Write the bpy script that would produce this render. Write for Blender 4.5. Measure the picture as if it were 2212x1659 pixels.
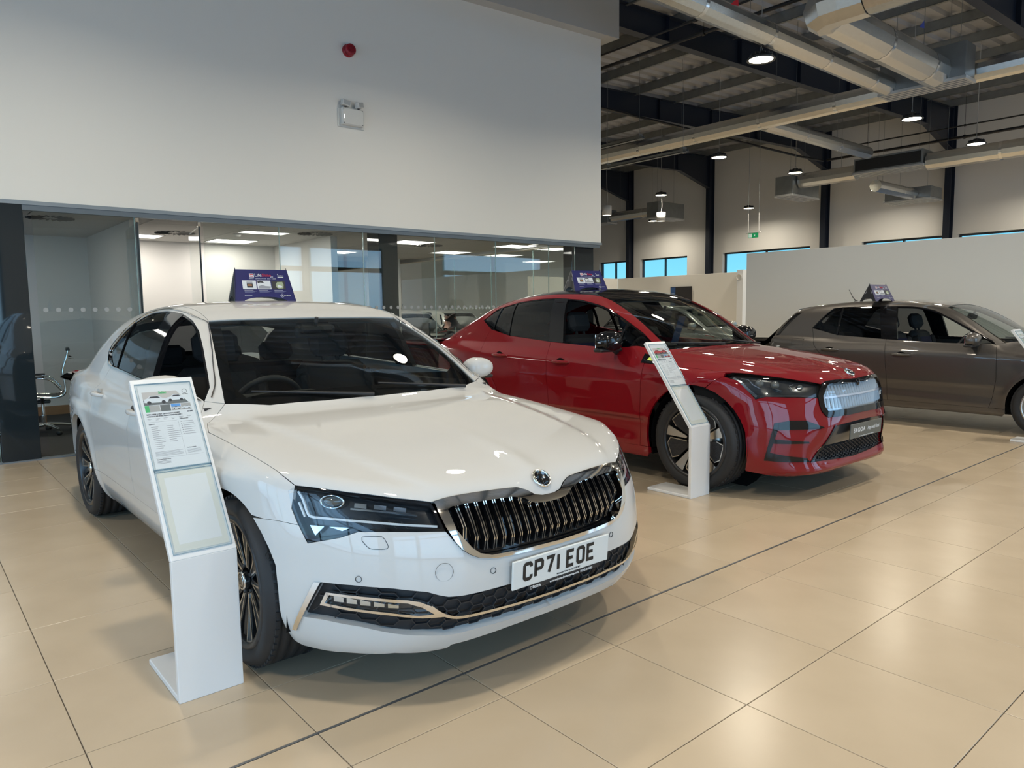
import bpy, math, random
import numpy as np
from mathutils import Vector, Matrix
from mathutils.geometry import delaunay_2d_cdt

for o in list(bpy.data.objects): bpy.data.objects.remove(o)
SC = bpy.context.scene
COL = SC.collection

# ---------------------------------------------------------------- camera (x runs along the tile joints to the right, y to the left rear)
def setup_camera():
    yaw, pitch, roll, hgt = 0.8693003, -0.0994662, -0.0130328, 1.37
    f = Vector((math.cos(pitch)*math.cos(yaw), math.cos(pitch)*math.sin(yaw), math.sin(pitch)))
    r = Vector((math.sin(yaw), -math.cos(yaw), 0)); u = r.cross(f)
    c, s = math.cos(roll), math.sin(roll)
    r2, u2 = r*c + u*s, u*c - r*s
    cam = bpy.data.cameras.new('camera'); o = bpy.data.objects.new('camera', cam); COL.objects.link(o)
    cam.sensor_fit = 'HORIZONTAL'; cam.sensor_width = 36; cam.lens = 36*1575.976/2212
    cam.clip_start = .05; cam.clip_end = 500
    m = Matrix.Identity(4)
    for i in range(3):
        m[i][0] = r2[i]; m[i][1] = u2[i]; m[i][2] = -f[i]
    m[2][3] = hgt
    o.matrix_world = m
    SC.camera = o
setup_camera()

# ---------------------------------------------------------------- sky
def setup_world():
    w = bpy.data.worlds.new('sky'); SC.world = w; w.use_nodes = True
    nt = w.node_tree; N = nt.nodes; N.clear()
    out = N.new('ShaderNodeOutputWorld'); bg = N.new('ShaderNodeBackground')
    tc = N.new('ShaderNodeTexCoord'); sep = N.new('ShaderNodeSeparateXYZ'); cr = N.new('ShaderNodeValToRGB')
    nt.links.new(tc.outputs['Generated'], sep.inputs[0]); nt.links.new(sep.outputs['Z'], cr.inputs['Fac'])
    e = cr.color_ramp.elements
    e[0].position = 0.0; e[0].color = (.38, .88, 1.0, 1)
    e[1].position = 0.6; e[1].color = (.08, .26, .62, 1)
    m = e.new(.12); m.color = (.22, .62, .95, 1)
    nt.links.new(cr.outputs[0], bg.inputs['Color']); bg.inputs['Strength'].default_value = 1.35
    nt.links.new(bg.outputs[0], out.inputs[0])
setup_world()

SC.view_settings.view_transform = 'Standard'
SC.view_settings.look = 'None'
SC.view_settings.gamma = 1.0
SC.view_settings.use_curve_mapping = False
SC.view_settings.exposure = 0.0
SC.cycles.max_bounces = 8
SC.cycles.diffuse_bounces = 3
SC.cycles.glossy_bounces = 4
SC.cycles.transparent_max_bounces = 12
SC.cycles.sample_clamp_indirect = 4.0
SC.cycles.caustics_reflective = False
SC.cycles.caustics_refractive = False
SC.cycles.use_denoising = True

PI_ = math.pi
# daylight entering through the window fronts: one area lamp in each opening's plane
def day_lamp(name, loc, rot, sx, sy, power, col=(.45, .69, 1.0)):
    l = bpy.data.lights.new(name, 'AREA'); l.shape = 'RECTANGLE'; l.size = sx; l.size_y = sy
    l.energy = power; l.color = col
    o = bpy.data.objects.new(name, l); COL.objects.link(o); o.location = loc; o.rotation_euler = rot
    return o
YF = -4.2      # the glazed front, behind the photographer
XW = -6.2      # the glazed flank to the left
FRONT_WINDOWS = [(-5.6, -2.4), (-2.2, 2.05), (5.0, 6.32), (8.7, 9.5), (9.64, 12.2), (14.5, 19.1)]
DAY = 3.2      # radiance of the sky seen through the openings
for a, b in FRONT_WINDOWS:
    for z0, z1 in ((.16, 2.64), (2.79, 3.34)):
        day_lamp('daylight_front', ((a + b)/2, YF + .03, (z0 + z1)/2), (math.radians(90), 0, 0), b - a - .16, z1 - z0, DAY*PI_*(b - a - .16)*(z1 - z0))
for k in range(5):
    y = -2.55 + 2.046*k
    for z0, z1 in ((.10, 2.64), (2.77, 3.31)):
        day_lamp('daylight_flank', (XW + .02, y + 1.06, (z0 + z1)/2), (math.radians(90), 0, math.radians(-90)), 1.93, z1 - z0, DAY*.8*PI_*1.93*(z1 - z0))
# ---------------------------------------------------------------- helpers
PI = math.pi
def setp(o, label=None, cat=None, group=None, kind=None):
    if label: o['label'] = label
    if cat: o['category'] = cat
    if group: o['group'] = group
    if kind: o['kind'] = kind
    return o

def empty(name, loc=(0, 0, 0), rz=0, **k):
    o = bpy.data.objects.new(name, None); COL.objects.link(o)
    o.location = loc; o.rotation_euler = (0, 0, rz); o.empty_display_size = .1
    return setp(o, **k)

def copy_tree(o, parent=None):
    c = o.copy(); COL.objects.link(c)
    if parent: c.parent = parent
    for ch in list(o.children): copy_tree(ch, c)
    return c

_mats = {}
def mat(name, col=(.8, .8, .8), rough=.5, metal=0., coat=0., coatr=.03, emit=None, es=0., spec=.5, noise=0., nscale=40., bump=0., bscale=200., sheen=0., aniso=0.):
    if name in _mats: return _mats[name]
    m = bpy.data.materials.new(name); m.use_nodes = True; _mats[name] = m
    nt = m.node_tree; b = nt.nodes['Principled BSDF']
    b.inputs['Base Color'].default_value = (*col, 1); b.inputs['Roughness'].default_value = rough
    b.inputs['Metallic'].default_value = metal; b.inputs['Specular IOR Level'].default_value = spec
    b.inputs['Coat Weight'].default_value = coat; b.inputs['Coat Roughness'].default_value = coatr
    if emit: b.inputs['Emission Color'].default_value = (*emit, 1); b.inputs['Emission Strength'].default_value = es
    if noise:
        tc = nt.nodes.new('ShaderNodeTexCoord'); n = nt.nodes.new('ShaderNodeTexNoise'); n.inputs['Scale'].default_value = nscale
        n.inputs['Detail'].default_value = 5
        nt.links.new(tc.outputs['Object'], n.inputs['Vector'])
        mx = nt.nodes.new('ShaderNodeMix'); mx.data_type = 'RGBA'
        mx.inputs[6].default_value = (*[c*(1 - noise) for c in col], 1); mx.inputs[7].default_value = (*[min(1, c*(1 + noise)) for c in col], 1)
        nt.links.new(n.outputs['Fac'], mx.inputs[0]); nt.links.new(mx.outputs[2], b.inputs['Base Color'])
    if bump:
        tc = nt.nodes.new('ShaderNodeTexCoord'); n = nt.nodes.new('ShaderNodeTexNoise'); n.inputs['Scale'].default_value = bscale
        nt.links.new(tc.outputs['Object'], n.inputs['Vector'])
        bp = nt.nodes.new('ShaderNodeBump'); bp.inputs['Strength'].default_value = bump; bp.inputs['Distance'].default_value = .002
        nt.links.new(n.outputs['Fac'], bp.inputs['Height']); nt.links.new(bp.outputs[0], b.inputs['Normal'])
    return m

def glass(name, tint=(.9, .95, .95), rough=0., ior=1.45, refl=(1, 1, 1)):
    """thin sheet: tinted see-through plus Fresnel reflection"""
    if name in _mats: return _mats[name]
    m = bpy.data.materials.new(name); m.use_nodes = True; _mats[name] = m
    nt = m.node_tree; nt.nodes.clear()
    out = nt.nodes.new('ShaderNodeOutputMaterial'); mx = nt.nodes.new('ShaderNodeMixShader')
    t = nt.nodes.new('ShaderNodeBsdfTransparent'); t.inputs[0].default_value = (*tint, 1)
    g = nt.nodes.new('ShaderNodeBsdfGlossy'); g.inputs['Roughness'].default_value = rough; g.inputs[0].default_value = (*refl, 1)
    fr = nt.nodes.new('ShaderNodeFresnel'); fr.inputs[0].default_value = ior
    # Fresnel as seen from the outer side on both faces of the sheet
    geo = nt.nodes.new('ShaderNodeNewGeometry')
    sel = nt.nodes.new('ShaderNodeMix'); sel.data_type = 'FLOAT'; sel.inputs[2].default_value = ior; sel.inputs[3].default_value = 1/ior
    nt.links.new(geo.outputs['Backfacing'], sel.inputs[0])
    inv = nt.nodes.new('ShaderNodeMath'); inv.operation = 'MULTIPLY'; inv.inputs[1].default_value = 1.0
    nt.links.new(sel.outputs[0], inv.inputs[0]); nt.links.new(inv.outputs[0], fr.inputs[0])
    nt.links.new(fr.outputs[0], mx.inputs[0]); nt.links.new(t.outputs[0], mx.inputs[1]); nt.links.new(g.outputs[0], mx.inputs[2])
    nt.links.new(mx.outputs[0], out.inputs[0])
    return m

class MB:
    """collects vertices and faces of ONE mesh"""
    def __init__(s): s.v = []; s.f = []; s.n = []; s.smooth = []
    def add(s, V, F, smooth=False):
        b = len(s.v); s.v += [tuple(map(float, p)) for p in V]; s.f += [tuple(int(b + i) for i in f) for f in F]
        s.smooth += [smooth]*len(F); return s
    def box(s, x0, x1, y0, y1, z0, z1, M=None):
        V = [(x, y, z) for z in (z0, z1) for y in (y0, y1) for x in (x0, x1)]
        if M is not None: V = [tuple(M @ Vector(p)) for p in V]
        return s.add(V, [(0, 2, 3, 1), (4, 5, 7, 6), (0, 1, 5, 4), (2, 6, 7, 3), (0, 4, 6, 2), (1, 3, 7, 5)])
    def bbox(s, x0, x1, y0, y1, z0, z1, c=.004, M=None):
        """box with chamfered edges"""
        V = []; idx = {}
        for ix, x in enumerate((x0, x1)):
            for iy, y in enumerate((y0, y1)):
                for iz, z in enumerate((z0, z1)):
                    sx, sy, sz = 1 - 2*ix, 1 - 2*iy, 1 - 2*iz
                    for a, p in enumerate(((x, y + sy*c, z + sz*c), (x + sx*c, y, z + sz*c), (x + sx*c, y + sy*c, z))):
                        idx[(ix, iy, iz, a)] = len(V); V.append(p)
        F = []
        g = lambda ix, iy, iz, a: idx[(ix, iy, iz, a)]
        F += [[g(0, 0, 0, 0), g(0, 0, 1, 0), g(0, 1, 1, 0), g(0, 1, 0, 0)], [g(1, 0, 0, 0), g(1, 1, 0, 0), g(1, 1, 1, 0), g(1, 0, 1, 0)]]
        F += [[g(0, 0, 0, 1), g(1, 0, 0, 1), g(1, 0, 1, 1), g(0, 0, 1, 1)], [g(0, 1, 0, 1), g(0, 1, 1, 1), g(1, 1, 1, 1), g(1, 1, 0, 1)]]
        F += [[g(0, 0, 0, 2), g(0, 1, 0, 2), g(1, 1, 0, 2), g(1, 0, 0, 2)], [g(0, 0, 1, 2), g(1, 0, 1, 2), g(1, 1, 1, 2), g(0, 1, 1, 2)]]
        for i in (0, 1):
            for j in (0, 1):
                F += [[g(i, j, 0, 0), g(i, j, 1, 0), g(i, j, 1, 1), g(i, j, 0, 1)], [g(i, 0, j, 0), g(i, 1, j, 0), g(i, 1, j, 2), g(i, 0, j, 2)], [g(0, i, j, 1), g(1, i, j, 1), g(1, i, j, 2), g(0, i, j, 2)]]
                for k in (0, 1): F.append([g(i, j, k, 0), g(i, j, k, 1), g(i, j, k, 2)])
        C = Vector(((x0 + x1)/2, (y0 + y1)/2, (z0 + z1)/2)); F2 = []
        for q in F:
            P = [Vector(V[i]) for i in q]; n = (P[1] - P[0]).cross(P[2] - P[0])
            if n.dot(sum(P, Vector())/len(P) - C) < 0: q = q[::-1]
            F2.append(q)
        if M is not None: V = [tuple(M @ Vector(p)) for p in V]
        return s.add(V, F2)
    def tube(s, pts, r, n=8, closed=False, cap=True, smooth=True):
        P = [Vector(p) for p in pts]; k = len(P); V = []; F = []
        rr = r if hasattr(r, '__len__') else [r]*k
        up = None
        for i, p in enumerate(P):
            a = P[(i - 1) % k] if (i > 0 or closed) else P[0]; b = P[(i + 1) % k] if (i < k - 1 or closed) else P[-1]
            t = (b - a)
            if t.length < 1e-9: t = Vector((0, 0, 1))
            t.normalize()
            if up is None:
                up = Vector((0, 0, 1)) if abs(t.z) < .9 else Vector((1, 0, 0))
            x = t.cross(up).normalized(); up = x.cross(t).normalized()
            for j in range(n):
                an = 2*PI*j/n; V.append(p + (x*math.cos(an) + up*math.sin(an))*rr[i])
        m = k if closed else k - 1
        for i in range(m):
            for j in range(n):
                a = i*n + j; b = i*n + (j + 1) % n; c = ((i + 1) % k)*n + (j + 1) % n; d = ((i + 1) % k)*n + j
                F.append((a, d, c, b))
        s.add(V, F, smooth)
        if cap and not closed:
            s.add(V[:n], [tuple(range(n))]); s.add(V[-n:], [tuple(range(n))[::-1]])
        return s
    def lathe(s, prof, n=48, axis='z', M=None, smooth=True, cap=False):
        """prof: (r, h) pairs turned about an axis"""
        V = []; F = []; k = len(prof)
        for j in range(n):
            a = 2*PI*j/n; c, q = math.cos(a), math.sin(a)
            for r, h in prof:
                V.append({'z': (r*c, r*q, h), 'y': (r*c, h, r*q), 'x': (h, r*c, r*q)}[axis])
        for j in range(n):
            for i in range(k - 1):
                a = j*k + i; b = j*k + i + 1; c = ((j + 1) % n)*k + i + 1; d = ((j + 1) % n)*k + i
                F.append((a, d, c, b) if axis != 'y' else (a, b, c, d))
        if M is not None: V = [tuple(M @ Vector(p)) for p in V]
        return s.add(V, F, smooth)
    def prism(s, poly, z0, z1, M=None):
        """polygon (x, y) extruded in z"""
        k = len(poly); a = sum(poly[i][0]*poly[(i + 1) % k][1] - poly[(i + 1) % k][0]*poly[i][1] for i in range(k))
        if a < 0: poly = poly[::-1]
        V = [(x, y, z0) for x, y in poly] + [(x, y, z1) for x, y in poly]
        if M is not None: V = [tuple(M @ Vector(p)) for p in V]
        F = [tuple(range(k))[::-1], tuple(range(k, 2*k))] + [(i, (i + 1) % k, (i + 1) % k + k, i + k) for i in range(k)]
        return s.add(V, F)
    def quad(s, a, b, c, d): return s.add([a, b, c, d], [(0, 1, 2, 3)])
    def mirror_y(s):
        m = MB(); m.v = [(x, -y, z) for x, y, z in s.v]; m.f = [f[::-1] for f in s.f]; m.smooth = list(s.smooth); return m
    def build(s, name, m, parent=None, loc=None, rot=None, **k):
        me = bpy.data.meshes.new(name); me.from_pydata(s.v, [], s.f); me.update()
        if any(s.smooth): me.polygons.foreach_set('use_smooth', s.smooth)
        me.materials.append(m)
        o = bpy.data.objects.new(name, me); COL.objects.link(o)
        if parent: o.parent = parent
        if loc: o.location = loc
        if rot: o.rotation_euler = rot
        return setp(o, **k)

def text(name, body, size, m, parent, M, align='CENTER', ext=.0006, sx=1.0, bold=0., space=1.0):
    c = bpy.data.curves.new(name, 'FONT'); c.body = body; c.size = size; c.extrude = ext; c.align_x = align; c.align_y = 'CENTER'
    c.resolution_u = 3; c.offset = bold; c.space_character = space
    t = bpy.data.objects.new(name, c); COL.objects.link(t)
    bpy.context.view_layer.update()
    me = bpy.data.meshes.new_from_object(t.evaluated_get(bpy.context.evaluated_depsgraph_get()))
    bpy.data.objects.remove(t); bpy.data.curves.remove(c)
    me.materials.clear(); me.materials.append(m)
    o = bpy.data.objects.new(name, me); COL.objects.link(o)
    if parent: o.parent = parent
    o.matrix_local = M @ Matrix.Diagonal((sx, 1, 1, 1))
    return o

def frame(o, x, y, n=None):
    """matrix with origin o and in-plane axes x, y"""
    o, x, y = Vector(o), Vector(x).normalized(), Vector(y)
    z = x.cross(y).normalized(); y = z.cross(x)
    m = Matrix.Identity(4)
    for i in range(3): m[i][0] = x[i]; m[i][1] = y[i]; m[i][2] = z[i]; m[i][3] = o[i]
    return m

def crv(pts, k=6):
    """Catmull-Rom through open polyline"""
    P = [np.array(p, float) for p in pts]; P = [2*P[0] - P[1]] + P + [2*P[-1] - P[-2]]; out = []
    for i in range(1, len(P) - 2):
        for j in range(k):
            t = j/k; a, b, c, d = P[i - 1:i + 3]
            out.append(.5*((2*b) + (c - a)*t + (2*a - 5*b + 4*c - d)*t*t + (3*b - a - 3*c + d)*t**3))
    return [tuple(p) for p in out] + [tuple(P[-2])]
# ---------------------------------------------------------------- body surfaces
def _wts(g, x):
    """cubic (Catmull-Rom) interpolation weights on a non-uniform grid g for queries x"""
    g = np.asarray(g, float); n = len(g)
    x = np.clip(x, g[0], g[-1])
    k = np.clip(np.searchsorted(g, x) - 1, 0, n - 2)
    h = g[k + 1] - g[k]; t = (x - g[k]) / h
    W = np.zeros((len(x), n)); r = np.arange(len(x))
    h00 = 2*t**3 - 3*t**2 + 1; h10 = t**3 - 2*t**2 + t; h01 = 1 - h00; h11 = t**3 - t**2
    np.add.at(W, (r, k), h00); np.add.at(W, (r, k + 1), h01)
    for c, kk in ((h10, k), (h11, k + 1)):
        a = np.clip(kk - 1, 0, n - 1); b = np.clip(kk + 1, 0, n - 1)
        w = c * h / (g[b] - g[a])
        np.add.at(W, (r, b), w); np.add.at(W, (r, a), -w)
    return W

def tab(gx, gy, T):
    T = np.asarray(T, float)
    return lambda x, y: np.einsum('qi,ij,qj->q', _wts(gx, x), T, _wts(gy, y))

def cur(g, v):
    v = np.asarray(v, float); X = np.linspace(g[0], g[-1], max(60, int((g[-1] - g[0])/.0015))); Y = _wts(g, X) @ v
    return lambda x: np.interp(x, X, Y)

def smax(a, b, r):
    h = np.clip(0.5 + 0.5*(a - b)/r, 0, 1)
    return a*h + b*(1 - h) + r*h*(1 - h)

def smin(a, b, r): return -smax(-a, -b, r)

def sstep(a, b, x):
    t = np.clip((x - a)/(b - a), 0, 1); return t*t*(3 - 2*t)

def make_surf(p):
    ys = [0, .25, .45, .6, .72, .82, .90, .95]
    F_ = tab(p['Fz'], ys, p['F'])
    def F(Z, Y, X):
        r = np.full(len(X), .9); k = X > -.2
        if k.any(): r[k] = F_(Z[k], Y[k])
        return r
    W0 = cur(*p['W']); WD = cur(*p['WD'])
    H0 = cur(*p['H']); HY = cur(*p['HY']); YC = cur(*p['crease'])
    G0 = cur(*p['G']); GY = cur(*p['GY']); U0 = cur(*p['U']); UX = cur(*p['UX'])
    wb, r0, zw = p['wb'], p['arch'], p['zw']
    c0 = p.get('coff', .93)
    def f(P):
        X, Y, Z = P[:, 0], np.abs(P[:, 1]), P[:, 2]
        w = W0(X) + WD(Z)
        w = w + p['step']*sstep(p['zstep'] + .012, p['zstep'] - .012, Z)*sstep(-wb - .9, -wb - .2, X)*sstep(.55, .2, X)
        for (xa, za, xb, zb, hh) in p.get('ridge', ()):
            zl = za + (zb - za)*np.clip((X - xa)/(xb - xa), 0, 1)
            w = w + hh*np.exp(-((Z - zl)/.05)**2)*sstep(xa, xa + .25, X)*sstep(xb, xb - .25, X)
        fl = np.minimum(np.hypot(X, Z - zw), np.hypot(X + wb, Z - zw))
        w = w + p['flare']*np.exp(-((fl - r0 - .02)/.045)**2)
        a = Y - w
        m = sstep(-.75, -.5, X)
        h = H0(X) + HY(Y)
        h = h - m*.011*(np.tanh((Y - YC(X))/.02)*.5 + .5) + m*.009*np.exp(-(Y/.05)**2)*sstep(.1, .7, X)
        b = Z - h
        c = X - F(Z, Y, X)
        rear = -(X + p['rear'] - .10*(Y/.9)**2 - .12*np.clip((.75 - Z)/.6, 0, 1)**2 - p.get('rtilt', 0)*np.clip(Z - .7, 0, 1))
        low = smax(smax(a, b, .05), c, .045)
        low = smax(smax(low, rear, .12), p['zbot'] - Z, .02)
        u = (Y - (U0(Z) + UX(X)))*.93
        g = (Z - (G0(X + np.where(X > -2.2, .06, -.10)*(np.clip(Y, 0, .8)/.7)**2*(sstep(-1.0, -.5, X) + sstep(-2.6, -3.0, X))) + GY(Y)))*.8
        r = .05 + .05*sstep(-1.0, -1.6, X)
        up = smax(smax(smax(u, g, r), X + p['gfront'], .02), .5 - Z, .02)
        return smin(low, up, .03)
    return f

_WZ = [.12, .2, .3, .42, .55, .68, .80, .90, 1.0, 1.1]
SURF = {
 'white': dict(
  Fz=[.15, .22, .30, .40, .50, .60, .70, .78, .86],
  F=[[.76, .745, .71, .63, .50, .35, .18, -.05], [.80, .79, .76, .695, .58, .44, .28, .05],
     [.845, .835, .80, .725, .61, .475, .32, .07], [.86, .85, .815, .735, .62, .485, .32, .07],
     [.86, .85, .81, .73, .615, .475, .31, .05], [.835, .825, .79, .71, .595, .46, .30, .03],
     [.79, .78, .74, .66, .55, .42, .27, .0], [.73, .72, .68, .60, .50, .38, .24, .0],
     [.62, .61, .57, .50, .41, .30, .17, .0]],
  W=([-4.0, -3.6, -3.2, -2.84, -2.2, -1.2, -.5, 0, .35, .6, .9], [.80, .875, .915, .93, .922, .925, .928, .93, .905, .86, .78]),
  WD=(_WZ, [-.15, -.085, -.036, -.012, -.006, 0, -.006, -.03, -.085, -.16]),
  H=([-4.0, -3.9, -3.6, -3.3, -2.9, -2.3, -1.4, -.7, -.3, 0, .25, .5, .7, .8, .9],
     [.86, .95, .985, 1.0, .995, .97, .955, .945, .92, .89, .858, .815, .76, .715, .64]),
  HY=([0, .3, .5, .65, .78, .86, .93, 1.0], [0, -.003, -.009, -.015, -.022, -.038, -.07, -.12]),
  crease=([-.7, -.3, .2, .5, .75, .9], [.71, .67, .59, .53, .43, .40]),
  G=([-4.0, -3.85, -3.6, -3.2, -2.8, -2.3, -1.9, -1.58, -1.35, -1.2, -.8, -.435, -.2, .1],
     [.90, 1.00, 1.10, 1.265, 1.38, 1.445, 1.46, 1.445, 1.405, 1.355, 1.17, .965, .83, .68]),
  GY=([0, .3, .45, .6, .7, .8, .9], [0, -.006, -.014, -.03, -.05, -.08, -.12]),
  U=([.80, .90, .97, 1.05, 1.15, 1.25, 1.35, 1.45, 1.5], [.93, .887, .857, .827, .79, .747, .69, .615, .56]),
  UX=([-4.0, -3.6, -3.2, -2.8, -2.2, -1.6, -1.0, -.5, 0], [-.17, -.10, -.055, -.03, -.015, -.008, .0, .0, -.03]),
  wb=2.87, arch=.365, zw=.335, step=.012, zstep=.79, flare=.010, rear=3.93, zbot=.165, gfront=.16),
 'red': dict(
  Fz=[.15, .20, .30, .42, .52, .62, .72, .80, .87, .95],
  F=[[.72, .72, .72, .69, .60, .45, .25, .0], [.80, .80, .79, .755, .66, .50, .30, .0],
     [.77, .77, .765, .74, .66, .54, .36, .1], [.82, .82, .80, .745, .665, .54, .37, .12],
     [.845, .84, .81, .74, .655, .54, .36, .1], [.845, .835, .79, .725, .64, .52, .35, .1],
     [.825, .815, .775, .70, .61, .50, .33, .05], [.80, .79, .75, .665, .57, .46, .30, .0],
     [.755, .745, .70, .61, .52, .41, .26, .0], [.64, .63, .59, .51, .43, .33, .2, .0]],
  W=([-3.8, -3.5, -3.2, -2.8, -2.2, -1.2, -.5, 0, .35, .6, .9], [.80, .875, .915, .935, .930, .930, .932, .94, .92, .88, .80]),
  WD=(_WZ, [-.09, -.03, -.02, -.012, -.006, 0, -.002, -.012, -.03, -.075]),
  H=([-3.8, -3.6, -3.3, -2.9, -2.3, -1.4, -.7, -.3, 0, .25, .5, .7, .8, .9],
     [1.0, 1.10, 1.125, 1.12, 1.10, 1.08, 1.065, 1.05, 1.02, .99, .945, .895, .855, .79]),
  HY=([0, .3, .5, .65, .78, .86, .93, 1.0], [0, -.006, -.016, -.03, -.055, -.085, -.13, -.2]),
  crease=([-.7, -.3, .2, .5, .75, .9], [.70, .68, .62, .56, .47, .42]),
  G=([-3.75, -3.6, -3.4, -3.0, -2.6, -2.2, -1.85, -1.5, -1.2, -.9, -.6, -.36, -.1, .1],
     [1.02, 1.12, 1.21, 1.37, 1.485, 1.55, 1.575, 1.565, 1.505, 1.375, 1.215, 1.07, .92, .8]),
  GY=([0, .3, .45, .6, .7, .8, .9], [0, -.006, -.014, -.03, -.05, -.08, -.12]),
  U=([.80, .95, 1.03, 1.12, 1.22, 1.32, 1.42, 1.52, 1.6], [.95, .905, .872, .838, .80, .757, .70, .625, .56]),
  UX=([-3.8, -3.5, -3.2, -2.8, -2.2, -1.6, -1.0, -.5, 0], [-.15, -.10, -.06, -.035, -.015, -.006, .0, .0, -.03]),
  wb=2.77, arch=.405, zw=.372, step=.010, zstep=.98, flare=.012, rear=3.63, zbot=.175, gfront=.12,
  ridge=((-2.3, .36, -.45, .30, .014),)),
 'grey': dict(
  Fz=[.15, .22, .30, .40, .50, .60, .70, .78, .86],
  F=[[.70, .695, .68, .61, .50, .35, .18, -.05], [.74, .735, .72, .65, .55, .41, .25, .05],
     [.765, .76, .74, .68, .58, .45, .30, .07], [.775, .765, .74, .68, .58, .455, .30, .07],
     [.775, .765, .735, .67, .57, .45, .29, .05], [.76, .75, .71, .64, .54, .42, .27, .03],
     [.73, .72, .68, .61, .51, .39, .24, .0], [.69, .68, .64, .56, .46, .35, .2, .0],
     [.60, .59, .55, .47, .38, .28, .14, .0]],
  W=([-3.4, -3.1, -2.8, -2.55, -2.0, -1.2, -.5, 0, .35, .6, .8], [.76, .83, .865, .885, .875, .875, .878, .885, .86, .81, .73]),
  WD=(_WZ, [-.10, -.03, -.022, -.012, -.004, 0, -.004, -.018, -.045, -.10]),
  H=([-3.4, -3.2, -2.9, -2.5, -2.0, -1.4, -.7, -.3, 0, .25, .45, .6, .7, .8],
     [.90, 1.02, 1.04, 1.03, 1.01, 1.0, .985, .965, .925, .885, .84, .79, .74, .66]),
  HY=([0, .3, .5, .65, .78, .86, .93, 1.0], [0, -.006, -.016, -.03, -.055, -.085, -.13, -.2]),
  crease=([-.7, -.3, .2, .5, .75, .9], [.66, .63, .57, .52, .45, .42]),
  G=([-3.4, -3.25, -3.1, -2.95, -2.8, -2.5, -2.1, -1.7, -1.35, -1.05, -.75, -.45, -.2, .1],
     [.95, 1.08, 1.22, 1.34, 1.385, 1.425, 1.45, 1.455, 1.435, 1.37, 1.23, 1.06, .91, .72]),
  GY=([0, .3, .45, .6, .7, .8, .9], [0, -.006, -.016, -.036, -.06, -.09, -.13]),
  U=([.80, .90, .97, 1.05, 1.15, 1.25, 1.35, 1.45, 1.5], [.87, .838, .812, .785, .75, .707, .655, .585, .53]),
  UX=([-3.4, -3.2, -3.0, -2.7, -2.2, -1.6, -1.0, -.5, 0], [-.12, -.09, -.06, -.035, -.012, -.004, .0, .0, -.03]),
  wb=2.56, arch=.345, zw=.31, step=.008, zstep=.86, flare=.010, rear=3.31, zbot=.175, gfront=.12, rtilt=.25,
  ridge=((-2.2, .34, -.35, .30, .012),)),
}

def surf_normals(f, P, e=.003):
    N = np.stack([f(P + d) - f(P - d) for d in np.eye(3)*e], 1)
    return N/np.linalg.norm(N, axis=1, keepdims=True)

def cast(f, O, D, tmax=4.0, step=None):
    """first hit of rays O + t D with f = 0 by guarded sphere tracing; misses keep the closest approach"""
    O = np.asarray(O, float); D = np.broadcast_to(np.asarray(D, float), O.shape); n = len(O)
    t = np.zeros(n); best = np.full(n, 1e9); tb = np.zeros(n); hit = np.zeros(n, bool); lo = np.zeros(n); hi = np.zeros(n)
    live = np.arange(n); last = np.zeros(n)
    for _ in range(160):
        v = f(O[live] + D[live]*t[live, None])
        c = v < 0; w = live[c]; hit[w] = True; hi[w] = t[w]; lo[w] = last[w]
        b = v < best[live]; best[live[b]] = v[b]; tb[live[b]] = t[live[b]]
        live = live[~c]; v = v[~c]
        last[live] = t[live]; t[live] += np.clip(v*.75, .006, .6)
        live = live[t[live] < tmax]
        if not len(live): break
    i = np.where(hit)[0]; l, h = lo[i], hi[i]
    for _ in range(12):
        m = .5*(l + h); v = f(O[i] + D[i]*m[:, None]) < 0
        h = np.where(v, m, h); l = np.where(v, l, m)
    T = tb.copy(); T[i] = .5*(l + h)
    return O + D*T[:, None], hit

def snap(f, P, it=5):
    """project points onto f = 0 along the gradient"""
    P = np.array(P, float)
    for _ in range(it):
        e = .002; v = f(P)
        G = np.stack([f(P + d) - f(P - d) for d in np.eye(3)*e], 1)/(2*e)
        P = P - (v/np.maximum((G**2).sum(1), .2))[:, None]*G
    return P
# ---------------------------------------------------------------- the showroom shell
def project(p):
    co = SC.camera.matrix_world.inverted() @ Vector(p)
    if co.z > -.05: return None
    return (1106 + 1575.976*co.x/-co.z, 829.5 - 1575.976*co.y/-co.z)

WY = 8.274          # plane of the white wall and the office glazing
XF = 23.7           # far wall
wallm = mat('wall_paint', (.80, .78, .72), .72, bump=.05, bscale=90)
wallf = mat('wall_paint_grey', (.70, .69, .66), .75, bump=.05, bscale=60)
steel = mat('navy_steel', (.018, .024, .040), .38, .15)
alu = mat('frame_dark_grey', (.045, .052, .06), .4, .3)
trimg = mat('trim_grey', (.25, .28, .30), .4, .4)
galv = mat('galvanised', (.30, .315, .31), .42, .75, noise=.2, nscale=6)
foil = mat('foil_duct', (.66, .66, .63), .24, .9, noise=.12, nscale=25, bump=.25, bscale=22)
deckm = mat('roof_deck', (.42, .43, .45), .45, .5, noise=.15, nscale=3)
winm = glass('window_glass', (.78, .90, .92))
glm = glass('office_glass', (.93, .96, .95))
chromem = mat('chrome', (.82, .80, .76), .06, 1.0)

def struct(name, mb, m, parent=None, **k):
    o = mb.build(name, m, parent, **k)
    if not parent: o['kind'] = 'structure'
    return o

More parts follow.
